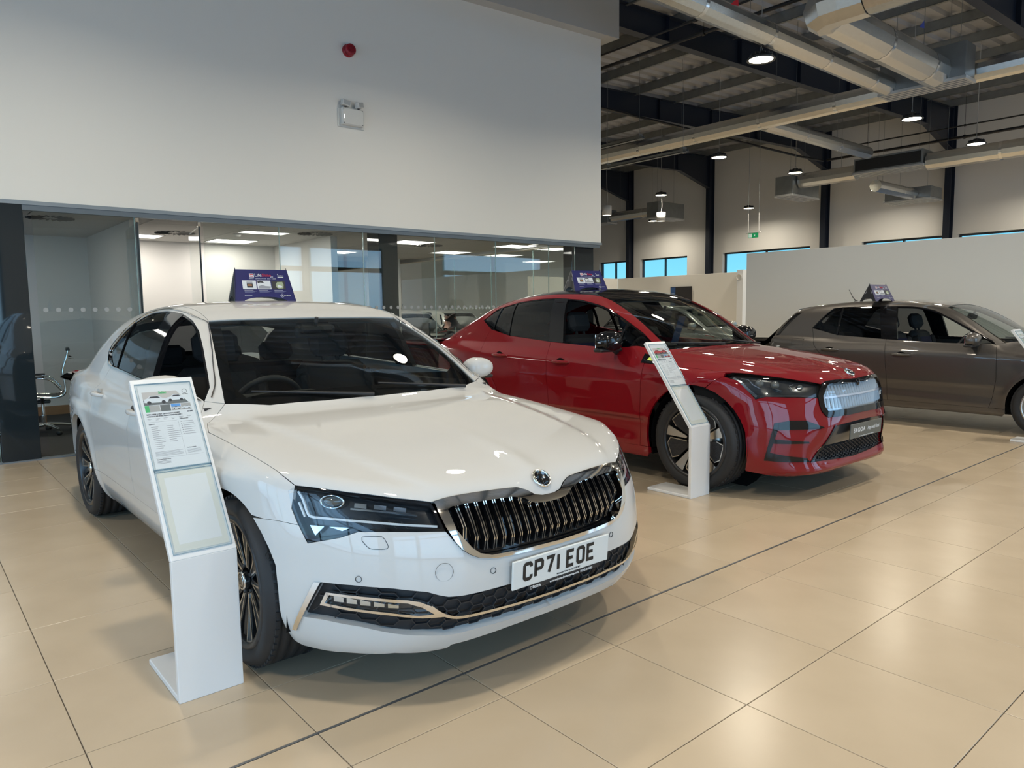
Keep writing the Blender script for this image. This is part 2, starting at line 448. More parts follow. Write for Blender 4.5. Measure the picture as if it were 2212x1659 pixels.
def floor():
    g = MB(); g.box(-6.2, XF + .2, YF - .2, 22.6, -.12, -.004); base = struct('floor', g, mat('grout', (.10, .085, .07), .8))
    tm = bpy.data.materials.new('porcelain_tile'); tm.use_nodes = True; nt = tm.node_tree; b = nt.nodes['Principled BSDF']
    tc = nt.nodes.new('ShaderNodeTexCoord'); n = nt.nodes.new('ShaderNodeTexNoise'); n.inputs['Scale'].default_value = 3; n.inputs['Detail'].default_value = 8
    n2 = nt.nodes.new('ShaderNodeTexNoise'); n2.inputs['Scale'].default_value = 160
    oi = nt.nodes.new('ShaderNodeObjectInfo'); add = nt.nodes.new('ShaderNodeMath'); add.operation = 'MULTIPLY_ADD'; add.inputs[1].default_value = .35; cr = nt.nodes.new('ShaderNodeValToRGB')
    nt.links.new(tc.outputs['Object'], n.inputs['Vector']); nt.links.new(tc.outputs['Object'], n2.inputs['Vector'])
    nt.links.new(oi.outputs['Random'], add.inputs[0]); nt.links.new(n.outputs['Fac'], add.inputs[2])
    nt.links.new(add.outputs[0], cr.inputs[0])
    cr.color_ramp.elements[0].position = .35; cr.color_ramp.elements[0].color = (.50, .405, .285, 1)
    cr.color_ramp.elements[1].position = 1.0; cr.color_ramp.elements[1].color = (.56, .455, .325, 1)
    nt.links.new(cr.outputs[0], b.inputs['Base Color'])
    mr = nt.nodes.new('ShaderNodeMapRange'); mr.inputs[3].default_value = .20; mr.inputs[4].default_value = .30
    nt.links.new(n.outputs['Fac'], mr.inputs[0]); nt.links.new(mr.outputs[0], b.inputs['Roughness'])
    b.inputs['Specular IOR Level'].default_value = .45
    xs0 = .36588
    def tile_mesh(dx, dy):
        m = MB(); c = .0012; h = .0
        m.bbox(-dx/2, dx/2, -dy/2, dy/2, -.008, 0, .0011)
        me = bpy.data.meshes.new('floor_tile'); me.from_pydata(m.v, [], m.f); me.materials.append(tm); return me
    rows = []; y = 1.9237
    y0 = 1.9237
    rows.append((y0, 2.1515)); rows.append((2.1625, 2.5387))
    y = 2.5387
    while y < WY - .05:
        y1 = min(y + .6019, WY - .03); rows.append((y, y1)); y = y1
    y = y0
    while y > YF: rows.append((y - .6, y)); y -= .6
    rows2 = []; y = 2.5387 + .6019*9
    y = rows[1][1] + .6019*9
    yy = 2.5387
    while yy < 22.3:
        if yy >= WY - .7: rows2.append((yy, yy + .6))
        yy += .6019
    T = []
    for (a, c) in rows:
        for k in range(-11, 40):
            x = xs0 + .6*k
            if x + .6 > XF: continue
            T.append((x, x + .6, a, c))
    for (a, c) in rows2[1:]:
        for k in range(14, 39):
            x = xs0 + .6*k
            if x < 9.0 or x + .6 > XF: continue
            T.append((x, x + .6, a, c))
    def seen(t):
        for px in (t[0], (t[0] + t[1])/2, t[1]):
            for py in (t[2], (t[2] + t[3])/2, t[3]):
                q = project((px, py, 0))
                if q and -30 < q[0] < 2242 and -30 < q[1] < 1690: return True
        return False
    V = [t for t in T if seen(t)]; V.sort(key=lambda t: math.hypot((t[0] + t[1])/2, (t[2] + t[3])/2)); near = V[:296]; ns = set(near)
    cache = {}
    for t in near:
        dx, dy = t[1] - t[0] - .0032, t[3] - t[2] - .0032; k = (round(dx, 4), round(dy, 4))
        if k not in cache: cache[k] = tile_mesh(dx, dy)
        o = bpy.data.objects.new('floor_tile', cache[k]); COL.objects.link(o); o.parent = base; o.location = ((t[0] + t[1])/2, (t[2] + t[3])/2, 0)
    m = MB()
    for t in T:
        if t in ns: continue
        m.box(t[0] + .0016, t[1] - .0016, t[2] + .0016, t[3] - .0016, -.008, 0)
    m.build('distant_tiles', tm, base, kind='stuff')
    m = MB(); m.box(-6, XF, 2.1525, 2.1550, -.006, .0006); m.box(-6, XF, 2.1590, 2.1615, -.006, .0006); m.build('expansion_joint', mat('joint_metal', (.22, .22, .22), .4, .6), base, label='grey metal expansion joint')
    m = MB(); m.box(-6, XF, 2.1550, 2.1590, -.006, .0002); m.build('joint_filler', mat('joint_filler', (.10, .11, .11), .7), base)
floor()

def roofz(x): return 6.29 + .047*(x - 9.3)          # top of the rafters
DZ = .17
def shell():
    # white wall over the offices with its bulkhead
    m = MB(); m.box(-6.2, 8.93, WY, WY + .16, 2.46, 6.6); m.box(8.93, 8.931, WY, WY + .01, 2.46, 6.6); wr = struct('wall_rear', m, wallm)
    m = MB(); m.box(8.77, 8.93, WY + .16, 22.4, 2.46, 6.6); struct('wall_return', m, wallm)
    bm = MB(); V = []
    for x in (-6.2, 9.16):
        zb = 5.66 + .035*(x - 9.16); V += [(x, 8.09, zb), (x, WY + .30, zb), (x, WY + .30, 6.9), (x, 8.09, 6.9)]
    bm.add(V, [(0, 1, 2, 3), (4, 7, 6, 5), (0, 4, 5, 1), (3, 2, 6, 7), (0, 3, 7, 4), (1, 5, 6, 2)]); struct('trim_1', bm, mat('bulkhead_paint', (.52, .52, .50), .7))
    m = MB(); m.box(-6.2, 8.94, WY - .012, WY + .10, 2.425, 2.462); struct('trim_2', m, trimg)
    m = MB(); m.box(-6.2, 8.90, WY - .004, WY + .06, 2.375, 2.425); struct('trim_3', m, mat('trim_grey_dark', (.13, .155, .175), .4, .3))
    m = MB(); m.box(-6.2, 8.90, WY - .03, WY + .06, 0, .012); struct('trim_4', m, trimg)
    # far wall, x = XF: plaster with window openings
    wins = [(22.05, 20.42), (19.77, 17.44), (15.85, 12.46), (10.74, 8.32), (8.0, 4.2), (3.6, .5), (-.3, -3.6)]
    zt, zb = 3.42, .9; ys = [22.4]; m = MB()
    for a, b in wins: m.box(XF, XF + .3, a, ys[-1], 0, 7.4); ys.append(b)
    m.box(XF, XF + .3, YF, ys[-1], 0, 7.4)
    for a, b in wins: m.box(XF, XF + .3, b, a, zt, 7.4); m.box(XF, XF + .3, b, a, 0, zb)
    struct('wall_far', m, wallf)
    for i, (a, b) in enumerate(wins):
        w = empty('window_%d' % (i + 1), (XF, (a + b)/2, 0)); w['kind'] = 'structure'
        f = MB(); t = .05
        f.box(.14, .22, b - (a + b)/2, a - (a + b)/2, zt - t, zt); f.box(.14, .22, b - (a + b)/2, a - (a + b)/2, zb, zb + t)
        for y in (b + t/2, a - t/2, b + (a - b)*.5): f.box(.14, .22, y - (a + b)/2 - t/2, y - (a + b)/2 + t/2, zb + t, zt - t)
        f.box(.14, .22, b - (a + b)/2 + t, a - (a + b)/2 - t, 2.12, 2.18)
        f.build('window_frame', alu, w)
        g = MB(); g.box(.178, .184, b - (a + b)/2 + t, a - (a + b)/2 - t, zb + t, zt - t); g.build('window_glass', winm, w)
        s = MB(); s.box(-.02, .14, b - (a + b)/2, a - (a + b)/2, zb - .02, zb); s.build('window_sill', wallm, w)
    # end wall towards +y, plain
    m = MB(); m.box(-6.2, XF + .3, 22.4, 22.6, 0, 7.6); struct('wall_left', m, wallf)
    # glazed front behind the photographer and flank
    fw = FRONT_WINDOWS
    m = MB(); x0 = -6.2
    for a, b in fw:
        m.box(x0, a, YF - .25, YF, 0, 3.42); x0 = b
        m.box(a, b, YF - .25, YF, 0, .06)
    m.box(x0, XF + .3, YF - .25, YF, 0, 3.42); m.box(-6.2, XF + .3, YF - .25, YF, 3.42, 7.4); struct('wall_front', m, mat('wall_paint_warm', (.50, .48, .44), .7))
    for i, (a, b) in enumerate(fw):
        w = empty('window_%d' % (i + 11), ((a + b)/2, YF, 0)); w['kind'] = 'structure'; h = (b - a)/2; f = MB(); t = .07
        f.box(-h, h, -.16, -.06, 3.35, 3.42); f.box(-h, h, -.16, -.06, 2.65, 2.78); f.box(-h, h, -.16, -.06, .06, .14)
        for x in (-h + t/2, h - t/2): f.box(x - t/2, x + t/2, -.16, -.06, .14, 3.35)
        if h > 1: f.box(-t/2, t/2, -.16, -.06, .14, 3.35)
        f.build('window_frame', alu, w)
        g = MB(); g.box(-h + t, h - t, -.115, -.109, .14, 3.35); g.build('window_glass', winm, w)
    m = MB(); m.box(-6.4, -6.2, YF - .2, -2.6, 0, 7); m.box(-6.4, -6.2, 7.7, 22.6, 0, 7); m.box(-6.4, -6.2, -2.6, 7.7, 3.42, 7); struct('wall_flank', m, wallm)
    w = empty('window_21', (-6.2, 2.55, 0)); w['kind'] = 'structure'; f = MB()
    f.box(-.14, -.04, -5.15, 5.15, 3.33, 3.42); f.box(-.14, -.04, -5.15, 5.15, 2.65, 2.75); f.box(-.14, -.04, -5.15, 5.15, 0, .08)
    for k in range(6): f.box(-.14, -.04, -5.15 + 2.046*k, -5.08 + 2.046*k, .08, 3.33)
    f.build('window_frame', alu, w); g = MB(); g.box(-.09, -.084, -5.1, 5.1, .08, 3.33); g.build('window_glass', winm, w)
    # paved forecourt outside
    m = MB(); m.box(-60, 90, -80, YF - .3, -.20, -.14); m.box(XF + .35, 120, YF - .3, 90, -.20, -.14); m.box(-70, -6.5, YF - .3, 90, -.20, -.14); m.build('forecourt', mat('asphalt', (.12, .12, .12), .9), kind='structure')
shell()

def columns():
    for i, y in enumerate((20.2, 16.32, 11.9, 8.22, 4.3, .4, -3.5)):
        c = empty('steel_frame', (XF, y, 0)); c['kind'] = 'structure'
        m = MB(); zt = 7.1
        m.box(-.30, -.285, -.085, .085, 0, zt); m.box(-.02, -.005, -.085, .085, 0, zt); m.box(-.285, -.02, -.006, .006, 0, zt)
        m.build('column', steel, c)
        # rafter as I-section rising towards the far side, haunched at the column
        xs = [-30.0, -14.6, -2.05, -.3] if y < WY - .5 else [-14.55, -14.5, -2.05, -.3]
        if y < 0: xs = [-30, -14.6, -2.05, -.3]
        m = MB(); V = []
        def zb(x):
            X = XF + x
            return (5.88 + .029*(X - 9.3)) if x <= -2.05 else 6.23 - (.43)*(x + 2.05)/1.75
        for x in xs:
            zt_ = roofz(XF + x)
            for (yy, zz) in ((-.085, zt_), (.085, zt_), (.085, zt_ - .015), (.006, zt_ - .015), (.006, zb(x) + .015), (.085, zb(x) + .015), (.085, zb(x)), (-.085, zb(x)), (-.085, zb(x) + .015), (-.006, zb(x) + .015), (-.006, zt_ - .015), (-.085, zt_ - .015)): V.append((x, yy, zz))
        F = []
        for k in range(len(xs) - 1): F += [(12*k + j, 12*k + (j + 1) % 12, 12*k + 12 + (j + 1) % 12, 12*k + 12 + j) for j in range(12)]
        m.add(V, F + [tuple(range(12))[::-1]]); m.build('rafter', steel, c)
        for x in np.arange(-13.2, -2, 2.2):
            s = MB(); s.box(x - .006, x + .006, -.083, .083, zb(x) + .01, roofz(XF + x) - .01); s.build('web_stiffener', steel, c)
columns()

def roof():
    # trapezoidal deck spanning over the purlins
    p = .333; prof = [(0, 0), (.11, 0), (.15, .06), (.29, .06), (.333, 0)]
    pts = []
    y = YF - .2
    while y < 22.5:
        for dy, dz in prof[:-1]: pts.append((y + dy, dz))
        y += p
    V = []; n = len(pts)
    for x in (-6.4, XF + .3):
        for (yy, dz) in pts: V.append((x, yy, roofz(x) + DZ + dz))
    m = MB(); m.add(V, [(i, i + n, i + n + 1, i + 1) for i in range(n - 1)])
    for x in (-6.4, XF + .3): pass
    m.add([(-6.4, YF - .2, roofz(-6.4) + .4), (XF + .3, YF - .2, roofz(XF) + .4), (XF + .3, 22.6, roofz(XF) + .4), (-6.4, 22.6, roofz(-6.4) + .4)], [(0, 1, 2, 3)])
    deck = struct('ceiling', m, deckm)
    for k in range(20):
        x = XF - .55 - 1.52*k
        if x < -6: break
        y0 = YF if x < 9.2 else YF
        s = MB(); z = roofz(x) - .02
        s.box(x - .035, x - .030, YF, 22.4, z, z + .19); s.box(x - .035, x + .03, YF, 22.4, z + .185, z + .19); s.box(x - .035, x + .03, YF, 22.4, z, z + .005)
        s.build('purlin', galv, deck)
roof()
# ---------------------------------------------------------------- glazed offices under the white wall
OC = 2.49
def office():
    cm = mat('carpet', (.032, .031, .032), .95, noise=.35, nscale=25, bump=.6, bscale=150)
    m = MB(); m.box(-6.2, 8.80, WY + .03, 13.4, .0005, .006); struct('floor_office', m, cm)
    # suspended ceiling of large tiles
    ct = mat('ceiling_tile', (.58, .57, .55), .85)
    m = MB(); m.box(-6.2, 8.76, WY + .17, 13.4, OC + .02, OC + .05); ce = struct('ceiling_office', m, mat('ceiling_grid', (.62, .62, .6), .7))
    me = None
    for i in range(-3, 8):
        for j in range(5):
            x0, y0 = .02 + 1.2*i, WY + .2 + 1.2*j
            if x0 + 1.2 > 8.76 or y0 + 1.2 > 14.6 or x0 < -2.5: continue
            if me is None:
                b = MB(); b.bbox(-.593, .593, -.593, .593, 0, .018, .004); o = b.build('ceiling_tile', ct, ce); me = o.data
            else:
                o = bpy.data.objects.new('ceiling_tile', me); COL.objects.link(o); o.parent = ce
            o.location = (x0 + .6, y0 + .6, OC)
    w = mat('office_wall_paint', (.62, .61, .58), .7)
    m = MB(); m.box(-6.2, 2.20, 11.95, 12.05, 0, OC); struct('wall_office_back', m, w)
    m = MB(); m.box(2.20, 2.30, 9.5, 12.05, 0, OC); struct('wall_office_side', m, w)
    m = MB(); m.box(2.30, 5.0, 11.95, 12.05, 0, OC); m.box(4.95, 5.05, 9.9, 11.95, 0, OC); struct('wall_office_middle', m, w)
    m = MB(); m.box(7.4, 8.15, 13.2, 13.3, 0, OC); m.box(5.05, 6.6, 13.2, 13.3, 0, OC); m.box(5.0, 5.05, 12.05, 13.3, 0, OC); struct('wall_office_end', m, w)
    bb = mat('oak_skirting', (.30, .16, .075), .5, noise=.3, nscale=12)
    m = MB(); m.box(-6.2, 2.20, 11.925, 11.95, 0, .13); m.box(2.175, 2.2, 9.5, 11.925, 0, .13); m.box(2.3, 4.95, 11.925, 11.95, 0, .13); m.build('baseboard_office', bb, kind='structure')
    # dark cladded columns between the glass bays
    dk = mat('column_cladding', (.018, .026, .032), .03)
    for i, (a, b, y0, y1) in enumerate(((.70, 1.01, WY - .005, WY + .4), (4.87, 5.15, WY + .12, WY + .42), (8.36, 8.86, WY + .10, WY + .30))):
        m = MB(); m.bbox(a, b, y0, y1, 0, 2.43, .004); m.build('clad_column', dk, None, label=('dark glossy clad column at the far left of the office glazing', 'dark clad column behind the office glass above the white car', 'dark clad column at the right end of the office glazing')[i], cat='column', group='dark columns of the office glazing')
    # frameless panes
    edges = [-5.0, -3.6, -2.2, -.8, .70]
    panes = [(-5.0, -3.6), (-3.6, -2.2), (-2.2, -.8), (-.8, .69), (1.08, 1.97), (2.65, 3.50), (3.50, 4.59), (4.59, 5.67), (5.67, 6.73), (6.73, 7.78), (7.78, 8.35)]
    edgem = mat('glass_edge', (.25, .36, .34), .15, coat=.5)
    dots = mat('frost_dot', (.36, .38, .38), .6)
    lab = {3: 'pane left of the dark column', 4: 'glass pane just right of the leftmost dark column', 5: 'glass pane right of the open glass door', 6: 'glass pane behind the roof sign of the white car', 7: 'glass pane in front of the dark column above the white car',
           8: 'glass pane right of the dark column above the white car', 9: 'glass pane above the boot of the red car', 10: 'narrow glass pane next to the right end column'}
    gl = []
    for i, (a, b) in enumerate(panes):
        m = MB(); m.box(a + .003, b - .003, WY + .020, WY + .030, .012, 2.40)
        if i < 3: o = m.build('glass_pane', glm, None, label=('outermost left office glass pane, far beyond the column', 'office glass pane second from the outer left end', 'office glass pane between the left column and the outer panes')[i], cat='glass pane', group='office front glass panes')
        else: o = m.build('glass_pane', glm, None, label='clear frameless ' + lab[i].replace('glass pane', 'office glass pane') if 'glass' in lab[i] else 'clear office ' + lab[i], cat='glass pane', group='office front glass panes')
        e = MB(); e.box(b - .004, b + .002, WY + .019, WY + .031, .012, 2.40); e.build('glass_edge', edgem, o)
        d = MB(); x = a + .06
        while x < b - .04:
            V = [(x + .022*math.cos(t), WY + .0185, 1.44 + .022*math.sin(t)) for t in np.linspace(0, 2*PI, 13)[:-1]]; d.add(V, [tuple(range(12))[::-1]]); x += .105
        d.build('manifestation_dots', dots, o, kind='stuff')
        gl.append(o)
    # open glass door, hinged at the right, turned inwards, and its fixed neighbour
    for (hx, hy, ang, lb) in ((2.0, WY + .05, 84, 'frameless glass door standing open, left leaf'), (2.62, WY + .06, 80, 'frameless glass door leaf right of the opening')):
        d = empty('glass_door', (hx, hy, 0), math.radians(ang), label=lb, cat='door')
        m = MB(); m.box(0, .86, -.005, .005, .03, 2.33); m.build('door_leaf', glm, d)
        m = MB(); m.box(-.012, .0, -.008, .008, .03, 2.36); m.build('door_edge', mat('door_seal', (.01, .015, .015), .4), d)
        m = MB(); m.bbox(-.03, .05, -.02, .02, 2.33, 2.40, .004); m.build('pivot_clamp', chromem, d)
        m = MB(); x = .06
        while x < .82:
            V = [(x + .022*math.cos(t), -.006, 1.44 + .032*math.sin(t)) for t in np.linspace(0, 2*PI, 13)[:-1]]; m.add(V, [tuple(range(12))]); x += .105
        m.build('manifestation_dots', dots, d, kind='stuff')
    # glass flank towards the showroom
    for i in range(4):
        y0 = WY + .32 + 1.2*i; m = MB(); m.box(8.80, 8.81, y0 + .003, y0 + 1.197, .012, 2.45)
        o = m.build('glass_pane', glm, None, label=('office side glass pane nearest the front corner column', 'office side glass pane just behind the front corner one', 'office side glass pane second from the back', 'office side glass pane furthest back')[i], cat='glass pane', group='office side glass panes')
        e = MB(); e.box(8.799, 8.811, y0 - .002, y0 + .004, .012, 2.45); e.build('glass_edge', edgem, o)
        d = MB(); y = y0 + .06
        while y < y0 + 1.15:
            V = [(8.798, y + .022*math.cos(t), 1.44 + .022*math.sin(t)) for t in np.linspace(0, 2*PI, 13)[:-1]]; d.add(V, [tuple(range(12))]); y += .105
        d.build('manifestation_dots', dots, o, kind='stuff')
    # luminous ceiling panels and swirl diffusers
    lp = mat('light_panel', (.9, .9, .88), .5, emit=(1, .93, .86), es=3.2)
    spots = [(4.0, 9.98, .62, .30, 'square ceiling light panel above the roof sign of the white car'), (2.95, 12.3, 0, 0, ''), (4.05, 11.4, .62, .55, 'ceiling light panel behind the open glass doors'), (2.75, 11.3, .5, .5, 'small visible ceiling light panel left of the glass door'), (6.45, 10.1, .6, .55, 'ceiling light panel right of the dark middle column'),
             (8.15, 11.4, .6, .55, 'ceiling light panel deep in the right office'), (8.35, 9.75, .6, .5, 'ceiling light panel near the right end of the office glazing'), (.45, 10.1, .6, .6, 'ceiling light panel beside the leftmost dark column'), (6.3, 12.4, .6, .5, 'ceiling light panel deep behind the dark middle column')]
    for x, y, sx, sy, lb in spots:
        if not sx: continue
        t = empty('ceiling_light', (x, y, OC), label=lb, cat='ceiling light', group='office ceiling light panels')
        m = MB(); m.box(-sx/2, sx/2, -sy/2, sy/2, -.004, -.001); m.build('light_panel', lp, t)
        m = MB()
        for (a, b, c, d) in ((-sx/2 - .012, sx/2 + .012, -sy/2 - .012, -sy/2), (-sx/2 - .012, sx/2 + .012, sy/2, sy/2 + .012), (-sx/2 - .012, -sx/2, -sy/2, sy/2), (sx/2, sx/2 + .012, -sy/2, sy/2)): m.box(a, b, c, d, -.007, -.0005)
        m.build('frame', w, t)
        l = bpy.data.lights.new('panel_light', 'AREA'); l.shape = 'RECTANGLE'; l.size = sx; l.size_y = sy; l.energy = 15; l.color = (1, .93, .85)
        o = bpy.data.objects.new('panel_light', l); COL.objects.link(o); o.parent = t; o.location = (0, 0, -.012)
    for x, y, lb in ((1.45, 9.75, 'round swirl ceiling vent in the left office'), (4.62, 9.7, 'round swirl ceiling vent above the middle office'), (6.95, 10.35, 'round swirl ceiling vent in the right office'), (3.0, 10.6, 'round swirl ceiling vent behind the glass doors')):
        t = empty('ceiling_vent', (x, y, OC), label=lb, cat='vent', group='office swirl vents')
        m = MB(); m.lathe([(.0001, -.004), (.27, -.004), (.28, -.001)], 32, 'z'); m.build('face_plate', ct, t)
        bl = None
        for k in range(20):
            if bl is None:
                m = MB(); m.add([(.08, -.006, -.005), (.24, -.018, -.005), (.24, .020, -.018), (.08, .008, -.012)], [(0, 1, 2, 3)]); m.box(.08, .24, -.008, .012, -.0065, -.0045); bl = m.build('vent_blade', mat('vent_shadow', (.20, .20, .20), .8), t); o = bl
            else: o = bl.copy(); COL.objects.link(o)
            o.rotation_euler = (0, 0, 2*PI*k/20)
    m = MB(); m.lathe([(.0001, -.045), (.035, -.045), (.05, -.02), (.06, 0)], 20, 'z'); m.build('smoke_detector', w, None, loc=(3.75, 10.3, OC), label='white smoke detector on the office ceiling', cat='detector')
office()

def office_chair(loc, rz, lb):
    c = empty('office_chair', loc, rz, label=lb, cat='chair', group='black ribbed office chairs')
    ch, bk = chromem, mat('chair_black_leather', (.014, .014, .015), .42)
    # sling profile in x-z (back at +x)
    prof = crv([(-.24, .45), (-.20, .475), (0, .455), (.16, .45), (.235, .50), (.235, .62), (.225, .75), (.27, .90), (.29, .98)], 6)
    def ribbed(P, name):
        m = MB(); V = []; n = len(P)
        for (x, z) in P:
            for y in (-.215, .215): V.append((x, y, z))
        for i, (x, z) in enumerate(P):
            a = P[max(i - 1, 0)]; b = P[min(i + 1, n - 1)]; t = math.hypot(b[0] - a[0], b[1] - a[1]); nx, nz = (b[1] - a[1])/t, -(b[0] - a[0])/t
            for y in (-.215, .215): V.append((x + nx*.012, y, z + nz*.012))
        F = [(2*i, 2*i + 2, 2*i + 3, 2*i + 1) for i in range(n - 1)] + [(2*n + 2*i, 2*n + 2*i + 1, 2*n + 2*i + 3, 2*n + 2*i + 2) for i in range(n - 1)]
        F += [(2*i, 2*i + 2*n, 2*i + 2*n + 2, 2*i + 2) for i in range(n - 1)] + [(2*i + 1, 2*i + 3, 2*i + 2*n + 3, 2*i + 2*n + 1) for i in range(n - 1)]
        m.add(V, F)
        for i in range(1, n, 2):
            x, z = P[i]; m.tube([(x - .002, -.21, z + .003), (x - .002, .21, z + .003)], .007, 5)
        return m.build(name, bk, c)
    ribbed(prof[:22], 'seat'); ribbed(prof[21:], 'backrest')
    for s in (-1, 1):
        m = MB(); m.tube([(x, s*.222, z - .004) for x, z in prof], .013, 8); m.build('side_rail', ch, c)
        m = MB(); m.tube(crv([(.20, s*.235, .52), (.10, s*.265, .64), (-.02, s*.27, .675), (-.17, s*.27, .67), (-.20, s*.265, .60), (-.16, s*.24, .47)], 5), .011, 8); m.build('armrest', ch, c)
        m = MB(); m.bbox(-.18, .04, s*.27 - .02, s*.27 + .02, .678, .695, .006); m.build('arm_pad', bk, c)
    m = MB(); m.tube([(.287, -.21, .985), (.287, .21, .985)], .022, 10); m.build('head_roll', bk, c)
    m = MB(); m.tube(crv([(.275, -.22, .90), (.33, -.15, .885), (.335, 0, .88), (.33, .15, .885), (.275, .22, .90)], 4), .009, 8); m.build('rear_handle', ch, c)
    m = MB(); m.tube(crv([(.0, -.20, .44), (.0, -.10, .38), (0, 0, .365), (0, .10, .38), (0, .20, .44)], 4), .018, 8); m.bbox(-.08, .08, -.05, .05, .36, .40, .01); m.build('seat_cradle', mat('dark_alloy', (.05, .05, .052), .3, .6), c)
    m = MB(); m.tube([(0, 0, .08), (0, 0, .22)], .030, 14); m.tube([(0, 0, .2), (0, 0, .37)], .017, 12); m.build('gas_column', ch, c)
    for k in range(5):
        a = 2*PI*k/5 + .2; d = Vector((math.cos(a), math.sin(a), 0))
        m = MB(); m.tube([tuple(d*.02 + Vector((0, 0, .11))), tuple(d*.16 + Vector((0, 0, .10))), tuple(d*.30 + Vector((0, 0, .075)))], [.024, .018, .013], 8); leg = m.build('leg', ch, c)
        m = MB(); R_ = Matrix.Translation(d*.30) @ Matrix.Rotation(a + .8, 4, 'Z')
        for s in (-.014, .014): m.lathe([(.0001, -.009), (.028, -.009), (.030, 0), (.028, .009), (.0001, .009)], 18, 'y', R_ @ Matrix.Translation((0, s, .030)))
        m.tube([tuple(d*.30 + Vector((0, 0, .03))), tuple(d*.30 + Vector((0, 0, .075)))], .008, 6); m.build('caster', mat('caster_black', (.012, .012, .012), .4), leg)
    return c
office_chair((1.28, 10.05, .006), -.15, 'black and chrome office chair nearest the white car, turned to the left')
office_chair((1.02, 11.25, .006), -1.9, 'black and chrome office chair against the office back wall')
office_chair((.62, 9.55, .006), 2.2, 'black and chrome office chair at the left picture edge behind the column')
# ---------------------------------------------------------------- overhead services
def rod(x, y, z0, m=None, r=.004):
    b = MB(); b.tube([(x, y, z0), (x, y, roofz(x) + .0)], r, 5, cap=False); return b
def duct(name, a, b, r, lb, n=12, seam=1.5, grp='foil clad ducts', open_end=True):
    t = empty('duct', a, label=lb, cat='duct', group=grp); A, B = Vector(a), Vector(b); L = (B - A).length; d = (B - A)/L
    m = MB(); m.tube([(0, 0, 0), tuple(B - A)], r, n, smooth=False); m.build('duct_sleeve', foil, t)
    k = seam
    while k < L - .2:
        s = MB(); s.tube([tuple(d*(k - .03)), tuple(d*(k + .03))], r*1.012, n, cap=False); s.build('foil_tape', mat('foil_tape', (.78, .78, .75), .18, .9), t); k += seam
    k = .4
    while k < L:
        p = A + d*k; s = MB(); z1 = roofz(p.x) + DZ - p.z
        s.tube([tuple(d*k + Vector((0, 0, r))), tuple(d*k + Vector((0, 0, z1)))], .004, 5, cap=False); s.build('hanger_rod', galv, t); k += 2.6
    return t
def plenum(lo, hi, lb, front='-y', mface=galv, grille=True):
    x0, y0, z0 = lo; x1, y1, z1 = hi; cx, cy = (x0 + x1)/2, (y0 + y1)/2
    t = empty('supply_plenum', (cx, cy, z0), label=lb, cat='air vent', group='suspended air terminals')
    m = MB(); m.bbox(x0 - cx, x1 - cx, y0 - cy, y1 - cy, .05, z1 - z0, .004); m.build('box', mface, t)
    m = MB(); m.bbox(x0 - cx - .02, x1 - cx + .02, y0 - cy - .02, y1 - cy + .02, 0, .05, .004); m.build('collar', mat('pale_metal', (.55, .56, .55), .4, .5), t)
    for k in range(4):
        s = MB(); f = (k + .5)/4
        s.box(x0 - cx + .02, x1 - cx - .02, (y0 - cy) + (y1 - y0)*f - .012, (y0 - cy) + (y1 - y0)*f + .012, -.006, .0) if (x1 - x0) > (y1 - y0) else s.box((x0 - cx) + (x1 - x0)*f - .012, (x0 - cx) + (x1 - x0)*f + .012, y0 - cy + .02, y1 - cy - .02, -.006, .0)
        s.build('grille_bar', trimg, t)
    for sx, sy in ((x0 - cx + .05, y0 - cy + .1), (x1 - cx - .05, y1 - cy - .1)):
        s = MB(); s.tube([(sx, sy, z1 - z0), (sx, sy, roofz(cx) + DZ - z0)], .004, 5, cap=False); s.build('hanger_rod', galv, t)
    return t
duct('duct', (3.0, 5.40, 4.93), (12.615, 5.40, 4.93), .15, 'long foil duct from the top of the picture to the wide grey air box')
duct('duct', (9.15, 4.68, 4.98), (12.615, 4.68, 4.98), .235, 'thick foil duct from the elbow into the side of the wide grey air box')
e = empty('duct_elbow', (8.95, 4.56, 4.98), label='foil clad duct elbow at the top of the picture', cat='duct')
m = MB(); m.tube([(.2, .12, 0), (.06, .08, 0), (-.02, -.04, 0), (-.02, -.22, 0), (-.02, -.5, 0)], .245, 10, smooth=False); m.build('elbow', foil, e)
duct('duct', (8.93, 4.05, 4.98), (8.93, -3.5, 4.98), .235, 'thick foil duct leaving the elbow towards the right picture edge')
duct('duct', (13.22, 15.5, 5.0), (13.22, -3.6, 5.0), .17, 'longest foil duct crossing under the roof beams from left to right')
duct('duct', (13.40, 8.05, 4.98), (17.9, 8.05, 4.98), .14, 'thin bright foil duct branching to the right and ending open')
duct('duct', (18.75, 8.68, 4.72), (18.75, 10.17, 4.72), .19, 'short foil duct between the black fronted air box and the end box')
duct('duct', (18.75, 7.02, 4.72), (18.75, -3.5, 4.72), .20, 'foil duct running right from the black fronted air box')
duct('duct', (19.3, 8.45, 4.42), (21.57, 8.45, 4.42), .15, 'stub of foil duct under the black fronted air box')
duct('duct', (20.3, 18.27, 4.72), (20.3, 16.43, 4.72), .17, 'foil duct left of the small far air box')
plenum((12.62, 4.26, 4.78), (13.02, 5.52, 5.34), 'wide grey air box with slotted underside where two foil ducts meet')
plenum((18.5, 7.05, 4.62), (19.1, 8.65, 5.0), 'air box with a black front hanging before the far wall')
m = MB(); m.box(-.312, -.305, -.76, .76, .08, .34)
bpy.data.objects['supply_plenum.001'] and m.build('black_front', mat('vent_black', (.01, .01, .01), .6), bpy.data.objects['supply_plenum.001'])
plenum((18.4, 10.2, 4.32), (19.8, 10.7, 4.85), 'grey end box at the left end of the far ducts')
plenum((21.6, 8.0, 4.25), (22.4, 9.2, 4.6), 'grey air box tucked under the far ducts beside the second column')
